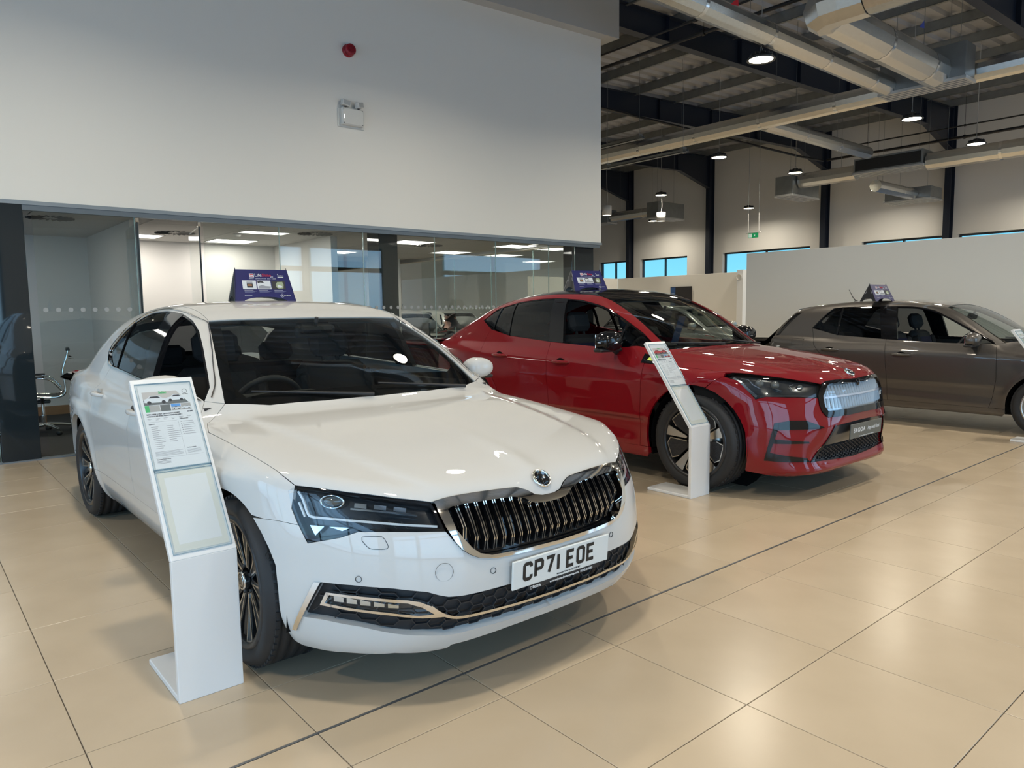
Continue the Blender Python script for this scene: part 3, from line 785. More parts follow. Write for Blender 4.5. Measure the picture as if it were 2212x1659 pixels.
plenum((20.0, 15.9, 4.45), (21.4, 16.4, 5.0), 'grey air box above the exit end of the far partition')
plenum((20.1, 18.3, 4.5), (20.6, 19.2, 5.0), 'dark grey air box at the left behind the wall corner', mface=trimg)
pk = mat('pipe_black', (.010, .010, .011), .35)
for (x, z, r, lb, y1) in ((9.45, 5.42, .030, 'thick black pipe under the roof nearest the wall corner', 22.), (9.25, 5.55, .018, 'thin black pipe above the thick one near the wall corner', 22.), (20.0, 5.40, .035, 'thick black pipe crossing before the far wall', 10.1), (20.0, 5.67, .018, 'thin black pipe above the thick one before the far wall', 9.6)):
    t = empty('pipe', (x, 0, z), label=lb, cat='pipe', group='black service pipes'); m = MB(); m.tube([(0, -3.8, 0), (0, y1, 0)], r, 8); m.build('pipe_run', pk, t)
    y = -2.5
    while y < y1:
        s = MB(); s.tube([(0, y - .02, 0), (0, y + .02, 0)], r*1.5, 8); s.tube([(0, y, 0), (0, y, roofz(x) + DZ - z)], .004, 5, cap=False); s.build('pipe_clip', pk, t); y += 2.3
t = empty('pipe', (20.0, 10.2, 5.4), label='black pipe bend running to the far left', cat='pipe'); m = MB(); m.tube([(0, 0, 0), (-1.2, .1, 0), (-8.5, .5, .15)], .03, 8); m.build('pipe_run', pk, t)
for (x, y0, y1, z, lb) in ((12.2, 9.0, 16.5, 4.45, 'grey cable tray hanging below the long duct'), (12.0, 9.95, 16.0, 4.85, 'upper grey cable tray ending by the wall corner')):
    t = empty('cable_tray', (x, y0, z), label=lb, cat='cable tray', group='cable trays'); m = MB(); m.box(-.05, .05, 0, y1 - y0, 0, .012); m.box(-.05, -.042, 0, y1 - y0, 0, .06); m.box(.042, .05, 0, y1 - y0, 0, .06); m.build('tray', galv, t)
    k = .1
    while k < y1 - y0:
        s = MB(); s.box(-.06, .06, k - .04, k + .04, -.01, .10); s.tube([(0, k, .1), (0, k, roofz(x) + DZ - z)], .004, 5, cap=False); s.build('tray_bracket', galv, t); k += 2.0

# pendant high-bay lamps
hb_lens = mat('highbay_lens', (1, 1, 1), .4, emit=(1.0, .90, .68), es=26)
hb_body = mat('highbay_body', (.10, .10, .10), .35, .7)
LAMP_W = 53
def highbay(x, y, z, lb, proto=[]):
    if not proto:
        t = empty('highbay_lamp', (0, 0, 0))
        m = MB(); m.lathe([(.0001, .02), (.15, .018), (.155, .0)], 28, 'z'); m.build('lens', hb_lens, t)
        m = MB(); m.lathe([(.158, -.004), (.185, -.012), (.19, .0), (.16, .03), (.08, .055), (.06, .10), (.0001, .11)], 28, 'z'); m.build('housing', hb_body, t)
        m = MB()
        for k in range(14): m.box(.06, .15, -.003, .003, .04, .075, Matrix.Rotation(2*PI*k/14, 4, 'Z'))
        m.build('cooling_fins', hb_body, t, kind='stuff')
        m = MB(); m.tube([(.028*math.cos(a), 0, .135 + .028*math.sin(a)) for a in np.linspace(0, 2*PI, 13)[:-1]], .005, 5, closed=True); m.build('hook', galv, t)
        l = bpy.data.lights.new('highbay_light', 'AREA'); l.shape = 'DISK'; l.size = .30; l.energy = LAMP_W; l.color = (1.0, .90, .74); l.spread = math.radians(160)
        o = bpy.data.objects.new('highbay_light', l); COL.objects.link(o); o.parent = t; o.location = (0, 0, -.016)
        proto.append(t)
    else: t = copy_tree(proto[0])
    t.location = (x, y, z); t['label'] = lb; t['category'] = 'lamp'; t['group'] = 'pendant high-bay lamps'
    c = MB(); c.tube([(0, 0, .16), (.012, .004, .30), (.004, 0, .5), (0, 0, roofz(x) + DZ - z)], .006, 5, cap=False); c.build('suspension_cable', mat('cable_white', (.5, .5, .48), .5), t)
    return t
HB = [(9.2, 5.6, 'large lit pendant lamp hanging before the first roof beam, nearest lamp'), (14.2, 5.62, 'lit pendant lamp right of the wide air box'), (17.45, 5.62, 'lit pendant lamp furthest right in the picture'),
      (14.25, 9.66, 'lit pendant lamp under the long duct near the second column'), (17.4, 9.58, 'lit pendant lamp before the second column by the end box'), (21.9, 9.54, 'lit pendant lamp low before the bright wall patch, between two columns'),
      (17.5, 13.82, 'lit pendant lamp over the small far air box'), (22.2, 13.86, 'lit pendant lamp over the green exit sign'), (22.3, 18.0, 'lit pendant lamp beside the drum shaded pendant')]
for x, y, lb in HB: highbay(x, y, 4.7, lb)
for i, (x, y) in enumerate([(9.2, 1.6), (14.2, 1.6), (17.5, 1.6), (22.0, 5.6), (22.0, 1.6), (5.0, 1.6), (5.0, 5.6), (1.0, 1.6), (1.0, 5.6), (-3.0, 1.6), (-3.0, 5.6), (1.0, -2.2), (5.0, -2.2), (9.2, -2.2), (14.2, -2.2), (11.5, 14.0), (11.5, 18.), (22.2, -2.0)]):
    highbay(x, y, 4.7, 'pendant high-bay lamp of the rows outside the picture')
# drum pendants
for i, (x, y, lb) in enumerate(((15.35, 14.0, 'white drum shaded pendant lamp touching the wall corner'), (17.73, 14.0, 'white drum shaded pendant lamp below the small far air box'))):
    t = empty('drum_pendant', (x, y, 3.98), label=lb, cat='lamp', group='white drum pendants')
    m = MB(); m.lathe([(.125, 0), (.13, .0), (.13, .26), (.0001, .265)], 28, 'z'); m.build('shade', mat('drum_white', (.72, .71, .68), .6), t)
    m = MB(); m.lathe([(.0001, .012), (.12, .012)], 24, 'z'); m.build('diffuser', mat('drum_glow', (1, 1, 1), .5, emit=(1, .93, .78), es=3), t)
    m = MB(); m.tube([(0, 0, .26), (.04, 0, .45), (0, 0, .9), (0, 0, roofz(x) + DZ - 3.98)], .005, 5, cap=False); m.build('suspension_cable', mat('cable_white', (.5, .5, .48), .5), t)
# exit sign on its hanger
t = empty('exit_sign', (17.0, 10.47, 3.16), label='green running man exit sign hanging on a white frame before the far wall', cat='sign')
m = MB(); m.bbox(-.012, .012, -.14, .14, 0, .12, .003); m.build('panel', mat('exit_green', (.01, .30, .10), .4, emit=(.02, .5, .18), es=.25), t)
m = MB(); m.box(-.0135, -.0122, .03, .125, .012, .108); m.build('white_field', mat('exit_white', (.6, .75, .65), .4, emit=(.7, .9, .8), es=.3), t)
m = MB(); m.prism([(-.105, .05), (-.06, .05), (-.06, .085), (-.02, .058), (-.06, .030), (-.06, .05)], 0, .001, frame((-.0125, 0, 0), (0, 1, 0), (0, 0, 1))); m.box(-.0142, -.0137, .05, .062, .02, .075); m.box(-.0142, -.0137, .062, .085, .062, .070); m.build('running_man', mat('exit_white', (.6, .75, .65), .4), t)
m = MB(); m.bbox(-.03, .03, -.2, .2, .12, .15, .005)
for s in (-.15, .15): m.tube([(0, s, .15), (0, s, .62)], .012, 6)
m.build('hanger_frame', mat('drum_white', (.72, .71, .68), .6), t)
m = MB()
for s in (-.15, .15): m.tube([(0, s, .62), (0, s, roofz(17) + DZ - 3.16)], .004, 5, cap=False)
m.build('suspension_wire', galv, t)
# pennants taped to the ducts
for (x, y, z, c, lb) in ((7.85, 5.19, 4.95, (.55, .02, .03), 'small red paper pennant on the long foil duct'), (10.6, 4.15, 5.02, (.05, .07, .30), 'small blue and red pennant on the thick foil duct')):
    m = MB(); m.prism([(0, 0), (.16, .02), (.15, .12)], 0, .002, Matrix.Translation((x, y, z)) @ Matrix.Rotation(PI/2, 4, 'X')); m.build('pennant', mat('pennant_%d' % int(x), c, .6), None, label=lb, cat='pennant')
# roof lamp glow on the bulkhead
t = empty('downlight', (8.48, 8.06, 6.10), label='small lit downlight on the bulkhead at the top edge', cat='lamp')
m = MB(); m.lathe([(.0001, 0), (.035, 0), (.045, .02), (.045, .10), (.0001, .10)], 20, 'z'); m.build('housing', hb_body, t)
# ---------------------------------------------------------------- free standing partitions and wall fittings
m = MB(); m.bbox(12.5, 12.65, -3.6, 7.83, 0, 2.40, .004); struct('wall_partition_front', m, wallm)
m = MB(); m.bbox(18.0, 18.15, 11.49, 15.93, 0, 2.37, .004); struct('wall_partition_back', m, wallm)
m = MB(); m.bbox(14.2, 18.0, 15.93, 16.05, 0, 2.37, .004); struct('wall_partition_side', m, wallm)
m = MB(); m.bbox(17.85, 18.1, 11.28, 11.47, 0, 2.42, .006); m.build('slim_column', mat('column_white', (.80, .82, .84), .5), None, label='slim white column closing the right end of the back partition', cat='column')
m = MB()
m.lathe([(.0001, -.05), (.06, -.045), (.075, 0)], 24, 'y', Matrix.Translation((17.80, 11.38, 2.22)) @ Matrix.Rotation(PI/2, 4, 'Z')); m.build('round_speaker', wallm, None, label='white round speaker near the top of the slim white column', cat='speaker')
t = empty('wall_poster', (17.985, 13.43, 1.35), label='black wall board with a blue strip on the back partition', cat='poster')
m = MB(); m.box(-.02, 0, -.38, .38, 0, .68); m.build('board', mat('board_black', (.02, .02, .022), .4), t)
m = MB(); m.box(-.024, -.02, .20, .37, .02, .66); m.build('blue_strip', mat('board_blue', (.03, .09, .25), .4), t)
m = MB()
for k in range(6): m.box(-.0255, -.024, .23, .34, .12 + .07*k, .135 + .07*k)
m.build('print_lines', mat('print_pale2', (.4, .5, .6), .5), t)

# red fire sounder and twin-spot emergency light on the white wall
t = empty('fire_sounder', (4.455, WY, 4.53), label='round red fire alarm sounder high on the white wall', cat='alarm'); rd = mat('alarm_red', (.30, .008, .02), .35)
m = MB(); m.lathe([(.075, 0), (.075, -.028), (.062, -.034), (.062, -.045), (.068, -.05), (.066, -.085), (.045, -.09), (.0001, -.086)], 36, 'y'); m.build('base', rd, t)
m = MB(); m.lathe([(.0001, -.080), (.036, -.080), (.045, -.0915)], 28, 'y')
for k in range(4): m.box(-.035, .035, -.091, -.086, -.024 + .016*k - .003, -.024 + .016*k + .003)
m.build('grille', mat('alarm_red_dark', (.12, .004, .01), .4), t)
t = empty('emergency_light', (4.46, WY, 3.64), label='white twin-spot emergency light box high on the white wall', cat='emergency light'); ew = mat('fitting_white', (.66, .66, .62), .5)
m = MB(); m.bbox(-.15, .15, -.075, 0, 0, .205, .014); m.build('battery_box', ew, t)
m = MB(); m.bbox(-.175, .175, -.018, 0, -.02, .20, .004); m.build('back_plate', ew, t)
for (x, a, b) in ((-.09, .05, .15), (.085, .45, -.25)):
    M = Matrix.Translation((x, -.05, .255)) @ Matrix.Rotation(a, 4, 'Z') @ Matrix.Rotation(b, 4, 'Y')
    m = MB(); m.bbox(-.055, .055, -.045, .02, -.035, .035, .006, M); h = m.build('spot_head', ew, t)
    m = MB(); m.box(-.045, .045, -.047, -.045, -.026, .026, M); m.build('lamp_glass', mat('lamp_glass_grey', (.42, .44, .44), .15), h)
    m = MB(); m.tube([(x, -.05, .20), (x, -.05, .225)], .015, 10); m.build('swivel', mat('dark_alloy', (.05, .05, .052), .3, .6), h)
for (x, z) in ((-.125, .185), (.125, .185), (-.125, .02), (.125, .02)):
    m = MB(); m.lathe([(.0001, -.0765), (.006, -.0765), (.006, -.074)], 10, 'y', Matrix.Translation((x, 0, z))); m.build('screw', mat('screw_dark', (.05, .05, .05), .4), t)
m = MB(); m.box(-.122, -.116, -.077, -.075, .07, .12); m.build('indicator', mat('led_white', (.8, .8, .8), .3, emit=(1, 1, 1), es=1), t)
# ---------------------------------------------------------------- car builder
def basis(n):
    n = np.array(n, float); n /= np.linalg.norm(n)
    u = np.cross([0, 0, 1.0], n) if abs(n[2]) < .9 else np.array([0, 1.0, 0])
    u /= np.linalg.norm(u); return n, u, np.cross(n, u)

SIDE, TOP, FRONT = (0, -1, 0), (0, 0, 1), (1, 0, 0)

def densify(L, h):
    out = []
    for i in range(len(L)):
        a = np.array(L[i], float); b = np.array(L[(i + 1) % len(L)], float)
        k = max(1, int(math.ceil(np.linalg.norm(b - a)/h)))
        for j in range(k): out.append(a + (b - a)*j/k)
    return np.array(out)

def offset2(L, g):
    """inset (g > 0) of a closed 2D loop, counter-clockwise assumed after area test"""
    L = np.array(L); k = len(L)
    ar = .5*np.sum(L[:, 0]*np.roll(L[:, 1], -1) - np.roll(L[:, 0], -1)*L[:, 1])
    s = 1 if ar > 0 else -1
    a = L - np.roll(L, 1, 0); b = np.roll(L, -1, 0) - L
    a /= np.linalg.norm(a, axis=1, keepdims=True) + 1e-12; b /= np.linalg.norm(b, axis=1, keepdims=True) + 1e-12
    na = np.stack([-a[:, 1], a[:, 0]], 1)*s; nb = np.stack([-b[:, 1], b[:, 0]], 1)*s
    m = na + nb; d = np.maximum((m*na).sum(1), .35)
    return L + m/d[:, None]*g

def inside(L, P):
    x, y = P[:, 0], P[:, 1]; r = np.zeros(len(P), bool)
    a = np.asarray(L); b = np.roll(a, -1, 0)
    for (x0, y0), (x1, y1) in zip(a, b):
        if y0 == y1: continue
        c = ((y0 > y) != (y1 > y)) & (x < (x1 - x0)*(y - y0)/(y1 - y0) + x0)
        r ^= c
    return r

def fit(f, L, n, dim):
    """loop points onto the surface: side/top/front 2D loops are cast, 3D loops are snapped"""
    if dim == 2:
        n_, u, v = basis(n)
        P = np.array([u*a + v*b for a, b in L]); Q, h = cast(f, P + n_*2.2, -n_, tmax=5); return Q
    return snap(f, np.array(L, float))

class Skin:
    """a patch of the body surface with thickness, kept as points + normals"""
    def __init__(s): s.V = []; s.N = []; s.F = []
    def patch(s, f, loops, n, off=0., gap=.0018, thick=.014, h=.034, hb=.02, back=False, rim=True, depth=None, edge=None):
        n_, u, v = basis(n); rings = []; R2 = []
        for k, L in enumerate(loops):
            L = densify(L, hb); P = snap(f, L)
            q = np.stack([P @ u, P @ v], 1)
            keep = np.linalg.norm(q - np.roll(q, 1, 0), axis=1) > 1e-4
            q = q[keep]
            if gap: q = offset2(q, gap if k == 0 else -gap)
            if gap:
                P0 = P[keep]; q0 = np.stack([P0 @ u, P0 @ v], 1)
                P = snap(f, P0 + (q - q0)[:, :1]*u + (q - q0)[:, 1:]*v)
            else: P = P[keep]
            q = np.stack([P @ u, P @ v], 1)
            rings.append(P); R2.append(q)
        lo = R2[0].min(0); hi = R2[0].max(0)
        gx, gy = np.meshgrid(np.arange(lo[0] + h/2, hi[0], h), np.arange(lo[1] + h/2, hi[1], h))
        gx[::2] += h/2
        G = np.stack([gx.ravel(), gy.ravel()], 1)
        ok = inside(R2[0], G)
        for q in R2[1:]: ok &= ~inside(q, G)
        G = G[ok]
        if len(G):
            B = np.concatenate(R2); d = np.full(len(G), 9.)
            for i in range(0, len(B), 400): d = np.minimum(d, np.sqrt(((G[:, None] - B[None, i:i + 400])**2).sum(2)).min(1))
            G = G[d > h*.45]
        nb = sum(len(q) for q in R2)
        A = np.concatenate(R2 + [G]); E = []; o = 0
        for q in R2:
            k = len(q); E += [(o + i, o + (i + 1) % k) for i in range(k)]; o += k
        vc, ec, fc, ov, oe, of = delaunay_2d_cdt([Vector(p) for p in A], E, [], 0, 1e-7)
        V2 = np.array([tuple(p) for p in vc]); src = [o_[0] if o_ else -1 for o_ in ov]
        P3 = np.zeros((len(V2), 3)); allB = np.concatenate(rings)
        isb = np.array([0 <= x < nb for x in src])
        for i in np.where(isb)[0]: P3[i] = allB[src[i]]
        ii = np.where(~isb)[0]
        if len(ii):
            O = V2[ii, :1]*u + V2[ii, 1:]*v
            Q, hit = cast(f, O + n_*2.4, -n_, tmax=5.5); P3[ii] = Q
        tri = np.array([t for t in fc if len(t) == 3])
        c = V2[tri].mean(1); ok = inside(R2[0], c)
        for q in R2[1:]: ok &= ~inside(q, c)
        tri = tri[ok]
        a2 = V2[tri]; ar = (a2[:, 1, 0] - a2[:, 0, 0])*(a2[:, 2, 1] - a2[:, 0, 1]) - (a2[:, 1, 1] - a2[:, 0, 1])*(a2[:, 2, 0] - a2[:, 0, 0])
        tri = tri[np.abs(ar) > 1e-9]; ar = ar[np.abs(ar) > 1e-9]
        tri[ar < 0] = tri[ar < 0][:, ::-1]
        N3 = surf_normals(f, P3)
        b = sum(len(x) for x in s.V)
        s.V.append(P3 + N3*off); s.N.append(N3); s.F.append(tri + b)
        if back:
            b = sum(len(x) for x in s.V); s.V.append(P3 + N3*(off - thick)); s.N.append(-N3); s.F.append(tri[:, ::-1] + b)
        if rim and thick:
            for k, P in enumerate(rings):
                Nn = surf_normals(f, P); t = np.roll(P, -1, 0) - np.roll(P, 1, 0)
                t /= np.linalg.norm(t, axis=1, keepdims=True) + 1e-12
                q = R2[k]; sa = np.sum(q[:, 0]*np.roll(q[:, 1], -1) - np.roll(q[:, 0], -1)*q[:, 1])
                sg = (1 if sa > 0 else -1)*(1 if k == 0 else -1)
                out = np.cross(t, Nn)*sg
                m = len(P); b = sum(len(x) for x in s.V)
                s.V.append(np.concatenate([P + Nn*off, P + Nn*(off - thick)])); s.N.append(np.concatenate([out, out]))
                j = np.arange(m); j1 = (j + 1) % m
                Fq = np.concatenate([np.stack([j, j + m, j1], 1), np.stack([j1, j + m, j1 + m], 1)]) + b
                s.F.append(Fq if sg > 0 else Fq[:, ::-1])
        return s
    def mirrored(s):
        m = Skin(); S = np.array([1, -1, 1.])
        m.V = [v*S for v in s.V]; m.N = [v*S for v in s.N]; m.F = [f[:, ::-1] for f in s.F]; return m
    def join(s, o):
        b = sum(len(x) for x in s.V); s.V += o.V; s.N += o.N; s.F += [f + b for f in o.F]; return s
    def build(s, name, m, parent, **k):
        V = np.concatenate(s.V); N = np.concatenate(s.N); F = np.concatenate(s.F)
        me = bpy.data.meshes.new(name); me.from_pydata(V.tolist(), [], F.tolist()); me.update()
        me.polygons.foreach_set('use_smooth', [True]*len(F))
        me.normals_split_custom_set_from_vertices(N.tolist())
        me.materials.append(m)
        o = bpy.data.objects.new(name, me); COL.objects.link(o); o.parent = parent
        return setp(o, **k)

def strip_loop(f, path, w, n):
    """closed loop of width w around an open path lying on the surface"""
    n_, u, v = basis(n); P = snap(f, densify_open(path, .03)); q = np.stack([P @ u, P @ v], 1)
    t = np.gradient(q, axis=0); t /= np.linalg.norm(t, axis=1, keepdims=True) + 1e-12
    d = np.stack([-t[:, 1], t[:, 0]], 1)*w/2
    return [tuple(p) for p in P + d[:, :1]*u + d[:, 1:]*v] + [tuple(p) for p in (P - d[:, :1]*u - d[:, 1:]*v)[::-1]]

def densify_open(L, h):
    out = []
    for a, b in zip(L[:-1], L[1:]):
        a, b = np.array(a, float), np.array(b, float); k = max(1, int(math.ceil(np.linalg.norm(b - a)/h)))
        for j in range(k): out.append(a + (b - a)*j/k)
    out.append(np.array(L[-1], float)); return np.array(out)

def arc(cx, cz, r, a0, a1, k=18, y=-.93, sx=1.0):
    return [(cx + sx*r*math.cos(math.radians(a)), y, cz + r*math.sin(math.radians(a))) for a in np.linspace(a0, a1, k)]

def S2(pts, y=-.85): return [(x, y, z) for x, z in pts]

M_ = {}
def car_mats():
    M_['black'] = mat('gloss_black', (.008, .008, .009), .05, spec=.4)
    M_['matte'] = mat('dark_plastic', (.018, .018, .02), .55)
    M_['void'] = mat('underbody_black', (.008, .008, .008), .9, spec=.1)
    M_['chrome'] = mat('chrome', (.82, .80, .76), .06, 1.0)
    M_['satin'] = mat('satin_alloy', (.62, .60, .56), .28, 1.0)
    M_['dsatin'] = mat('dark_alloy', (.05, .05, .052), .3, .6, coat=.3)
    M_['tyre'] = mat('tyre_rubber', (.017, .017, .018), .62, noise=.15, nscale=30)
    M_['trim'] = mat('cabin_dark', (.035, .033, .032), .7)
    M_['seat'] = mat('seat_dark_fabric', (.035, .034, .034), .8)
    M_['bluecloth'] = mat('seat_blue_cover', (.008, .011, .045), .8)
    M_['liner'] = mat('headliner_grey', (.42, .42, .41), .8)
    M_['pillar'] = mat('pillar_trim_grey', (.30, .32, .33), .6)
    M_['lens'] = glass('lamp_lens', (.92, .95, .97))
    M_['clearg'] = glass('windscreen_glass', (.62, .67, .66))
    M_['tint'] = glass('privacy_glass', (.14, .15, .16))
    M_['redl'] = mat('tail_lamp_red', (.35, .01, .015), .1, coat=1)
    M_['white'] = mat('plate_white', (.72, .74, .72), .3)
    M_['ink'] = mat('plate_black', (.01, .01, .01), .5)
    M_['reflector'] = mat('lamp_reflector', (.75, .78, .8), .12, 1.0)
    M_['lampdark'] = mat('lamp_interior_black', (.02, .021, .023), .22, coat=.5)

def steering(parent, x, y, z, r=.19):
    w = empty('steering_wheel'); w.parent = parent
    M = Matrix.Translation((x, y, z)) @ Matrix.Rotation(math.radians(-65), 4, 'Y')
    m = MB(); m.tube([tuple(M @ Vector((r*math.cos(a), r*math.sin(a), 0))) for a in np.linspace(0, 2*PI, 33)[:-1]], .016, 8, closed=True)
    m.build('rim', M_['matte'], w)
    m = MB(); m.bbox(-.06, .06, -.07, .07, -.03, .02, .012, M); m.box(-.02, .02, -r, r, -.012, .004, M)
    m.build('hub', M_['matte'], w)

def seat(parent, x, y, mc, head=True, blue=True):
    s = empty('seat'); s.parent = parent; s.location = (x, y, 0)
    m = MB(); m.bbox(-.28, .26, -.25, .25, .36, .52, .05); m.build('cushion', mc, s)
    M = Matrix.Translation((-.26, 0, .50)) @ Matrix.Rotation(math.radians(-16), 4, 'Y')
    m = MB(); m.bbox(-.06, .06, -.25, .25, 0, .60, .05, M); m.bbox(-.04, .10, -.26, -.20, .05, .52, .025, M); m.bbox(-.04, .10, .20, .26, .05, .52, .025, M); m.build('backrest', mc, s)
    if blue:
        m = MB(); m.bbox(.058, .068, -.19, .19, .04, .50, .004, M); m.build('seat_cover', M_['bluecloth'], s)
    m = MB(); m.bbox(-.045, .06, -.135, .135, .63, .82, .04, M); m.box(-.01, .01, -.06, -.04, .58, .66, M); m.box(-.01, .01, .04, .06, .58, .66, M); m.build('headrest', mc, s)
    return s

def wheel(parent, x, y, R, rr, wd, design, steer=0.):
    """y < 0: outer face towards -y"""
    w = empty('wheel'); w.parent = parent; w.location = (x, y, R); w.rotation_euler = (0, 0, math.radians(steer) + (PI if y > 0 else 0))
    h = wd/2
    # tyre: profile (r, y) with outer face at -h
    prof = [(rr, h - .01), (rr + .02, h + .002), ((R + rr)/2, h + .012), (R - .02, h + .002), (R - .004, h - .03)]
    for g in (.066, .022, -.022, -.066): prof += [(R, g + .009), (R - .008, g + .006), (R - .008, g - .006), (R, g - .009)]
    prof += [(R - .004, -h + .03), (R - .02, -h - .002), ((R + rr)/2, -h - .012), (rr + .02, -h - .002), (rr, -h + .01)]
    m = MB(); m.lathe(prof, 84, 'y')
    # shoulder blocks
    for k in range(60):
        a = 2*PI*k/60
        for sg in (-1, 1):
            M = Matrix.Rotation(a, 4, 'Y')
            m.box(R - .012, R + .0012, sg*(h - .034) - .012*(sg < 0) , sg*(h - .034) + .012*(sg > 0) + 0.0, -.012, .010, M)
    m.build('tyre', M_['tyre'], w)
    # rim barrel
    m = MB(); m.lathe([(rr + .012, -h + .004), (rr + .004, -h - .004), (rr - .012, -h - .002), (rr - .016, -h + .02), (rr - .03, h - .03), (rr - .03, h - .01)], 60, 'y')
    m.lathe([(rr - .03, .02), (.0001, .02)], 40, 'y')
    m.build('rim_barrel', M_['dsatin'] if design != 'silver' else M_['satin'], w)
    m = MB(); m.lathe([(.17, .016), (.17, .0), (.05, .0)], 40, 'y'); m.build('brake_disc', M_['satin'], w)
    yo = -h + .012
    def spoke(pts, w0, w1, y0, y1, mm, mtx, dep=.022):
        (r0, a0), (r1, a1) = pts
        p0 = np.array([r0*math.cos(a0), r0*math.sin(a0)]); p1 = np.array([r1*math.cos(a1), r1*math.sin(a1)])
        t = (p1 - p0)/np.linalg.norm(p1 - p0); nn = np.array([-t[1], t[0]])
        q = [p0 + nn*w0/2, p0 - nn*w0/2, p1 - nn*w1/2, p1 + nn*w1/2]; ys = [y0, y0, y1, y1]
        V = [(a[0], yy, a[1]) for a, yy in zip(q, ys)] + [(a[0], yy + dep, a[1]) for a, yy in zip(q, ys)]
        F = [(0, 1, 2, 3), (7, 6, 5, 4)] + [(i, i + 4, (i + 1) % 4 + 4, (i + 1) % 4) for i in range(4)]
        mm.add(V, F)
    if design == 'multi':
        for k in range(5):
            sp = empty('spoke_group'); sp.parent = w; a = 2*PI*k/5 + .31
            d = MB()
            for da in (-.30, .30): spoke([(.05, a + da*.9), (rr - .012, a + da)], .030, .062, yo + .030, yo + .006, d, None, .03)
            spoke([(.06, a + .3), (rr - .03, a + .62)], .018, .030, yo + .035, yo + .012, d, None, .02)
            d.build('spoke_body', M_['dsatin'], sp)
            e = MB()
            for da in (-.30, .30):
                spoke([(.055, a + da*.72), (rr - .012, a + da - .13)], .006, .008, yo + .026, yo + .001, e, None, .006)
                spoke([(.055, a + da*1.1), (rr - .012, a + da + .12)], .006, .008, yo + .026, yo + .001, e, None, .006)
                spoke([(rr - .016, a + da - .13), (rr - .016, a + da + .12)], .007, .007, yo + .002, yo + .002, e, None, .006)
            e.build('machined_edge', M_['satin'], sp)
    elif design == 'aero':
        for k in range(5):
            sp = empty('spoke_group'); sp.parent = w; a = 2*PI*k/5 + .38
            e = MB(); spoke([(.085, a), (rr - .014, a)], .018, .082, yo + .02, yo + .0, e, None, .012); e.build('spoke', M_['satin'], sp)
            c = a + PI/5
            def pt(r, an): return (r*math.cos(an), r*math.sin(an))
            poly = [pt(.075, c - .30), pt(rr - .05, c - .40), pt(rr - .022, c - .22), pt(rr - .02, c + .25), pt(rr - .08, c + .36), pt(.08, c + .32)]
            M = Matrix.Rotation(-PI/2, 4, 'X')
            V = [(x, yo + .016 - .010*(math.hypot(x, z)/rr), z) for x, z in poly]; kk = len(V)
            d = MB(); d.add(V + [(x, y_ + .02, z) for x, y_, z in V], [tuple(range(kk))[::-1]] + [(i, (i + 1) % kk, (i + 1) % kk + kk, i + kk) for i in range(kk)])
            # grained relief
            for r_ in np.arange(.10, rr - .03, .0115):
                for an in np.arange(c - .24, c + .24, .012/r_):
                    x, z = pt(r_, an); yy = yo + .016 - .010*(r_/rr)
                    d.add([(x - .003, yy - .0002, z - .003), (x + .003, yy - .0002, z - .003), (x + .003, yy - .0002, z + .003), (x - .003, yy - .0002, z + .003), (x, yy - .003, z)], [(0, 1, 4), (1, 2, 4), (2, 3, 4), (3, 0, 4)])
            d.build('aero_insert', M_['matte'], sp)
            e = MB()
            for (p, q) in zip(poly[:4], poly[1:5]):
                p, q = np.array(p), np.array(q); t = (q - p)/np.linalg.norm(q - p); nn = np.array([-t[1], t[0]])*.0035
                V = [(s_[0], yo + .012 - .010*(math.hypot(*s_)/rr), s_[1]) for s_ in (p - nn, p + nn, q + nn, q - nn)]
                e.add(V + [(x, y_ + .01, z) for x, y_, z in V], [(0, 1, 2, 3), (0, 4, 5, 1), (1, 5, 6, 2), (2, 6, 7, 3), (3, 7, 4, 0)])
            e.build('machined_edge', M_['satin'], sp)
    else:
        for k in range(5):
            e = MB(); a = 2*PI*k/5 + .2
            for da in (-.13, .13): spoke([(.05, a + da), (rr - .012, a + da*1.3)], .035, .05, yo + .03, yo + .008, e, None, .03)
            e.build('spoke', M_['satin'], w)
    m = MB(); m.lathe([(.0001, yo + .006), (.026, yo + .006), (.033, yo + .010), (.036, yo + .03)], 28, 'y', smooth=False); cap = m.build('hub_cap', M_['lampdark'], w)
    m = MB(); m.lathe([(.030, yo + .006), (.034, yo + .005), (.036, yo + .012)], 28, 'y'); m.lathe([(.016, yo + .0052), (.019, yo + .0052), (.019, yo + .0065)], 24, 'y'); m.build('emblem_ring', M_['chrome'], cap)
    m = MB()
    for k in range(5):
        a = 2*PI*k/5 + .6; m.lathe([(.0001, 0), (.008, 0), (.009, .02)], 8, 'y', Matrix.Translation((.055*math.cos(a), yo + .022, .055*math.sin(a))))
    m.build('wheel_bolts', M_['dsatin'], w, kind='stuff')
    return w

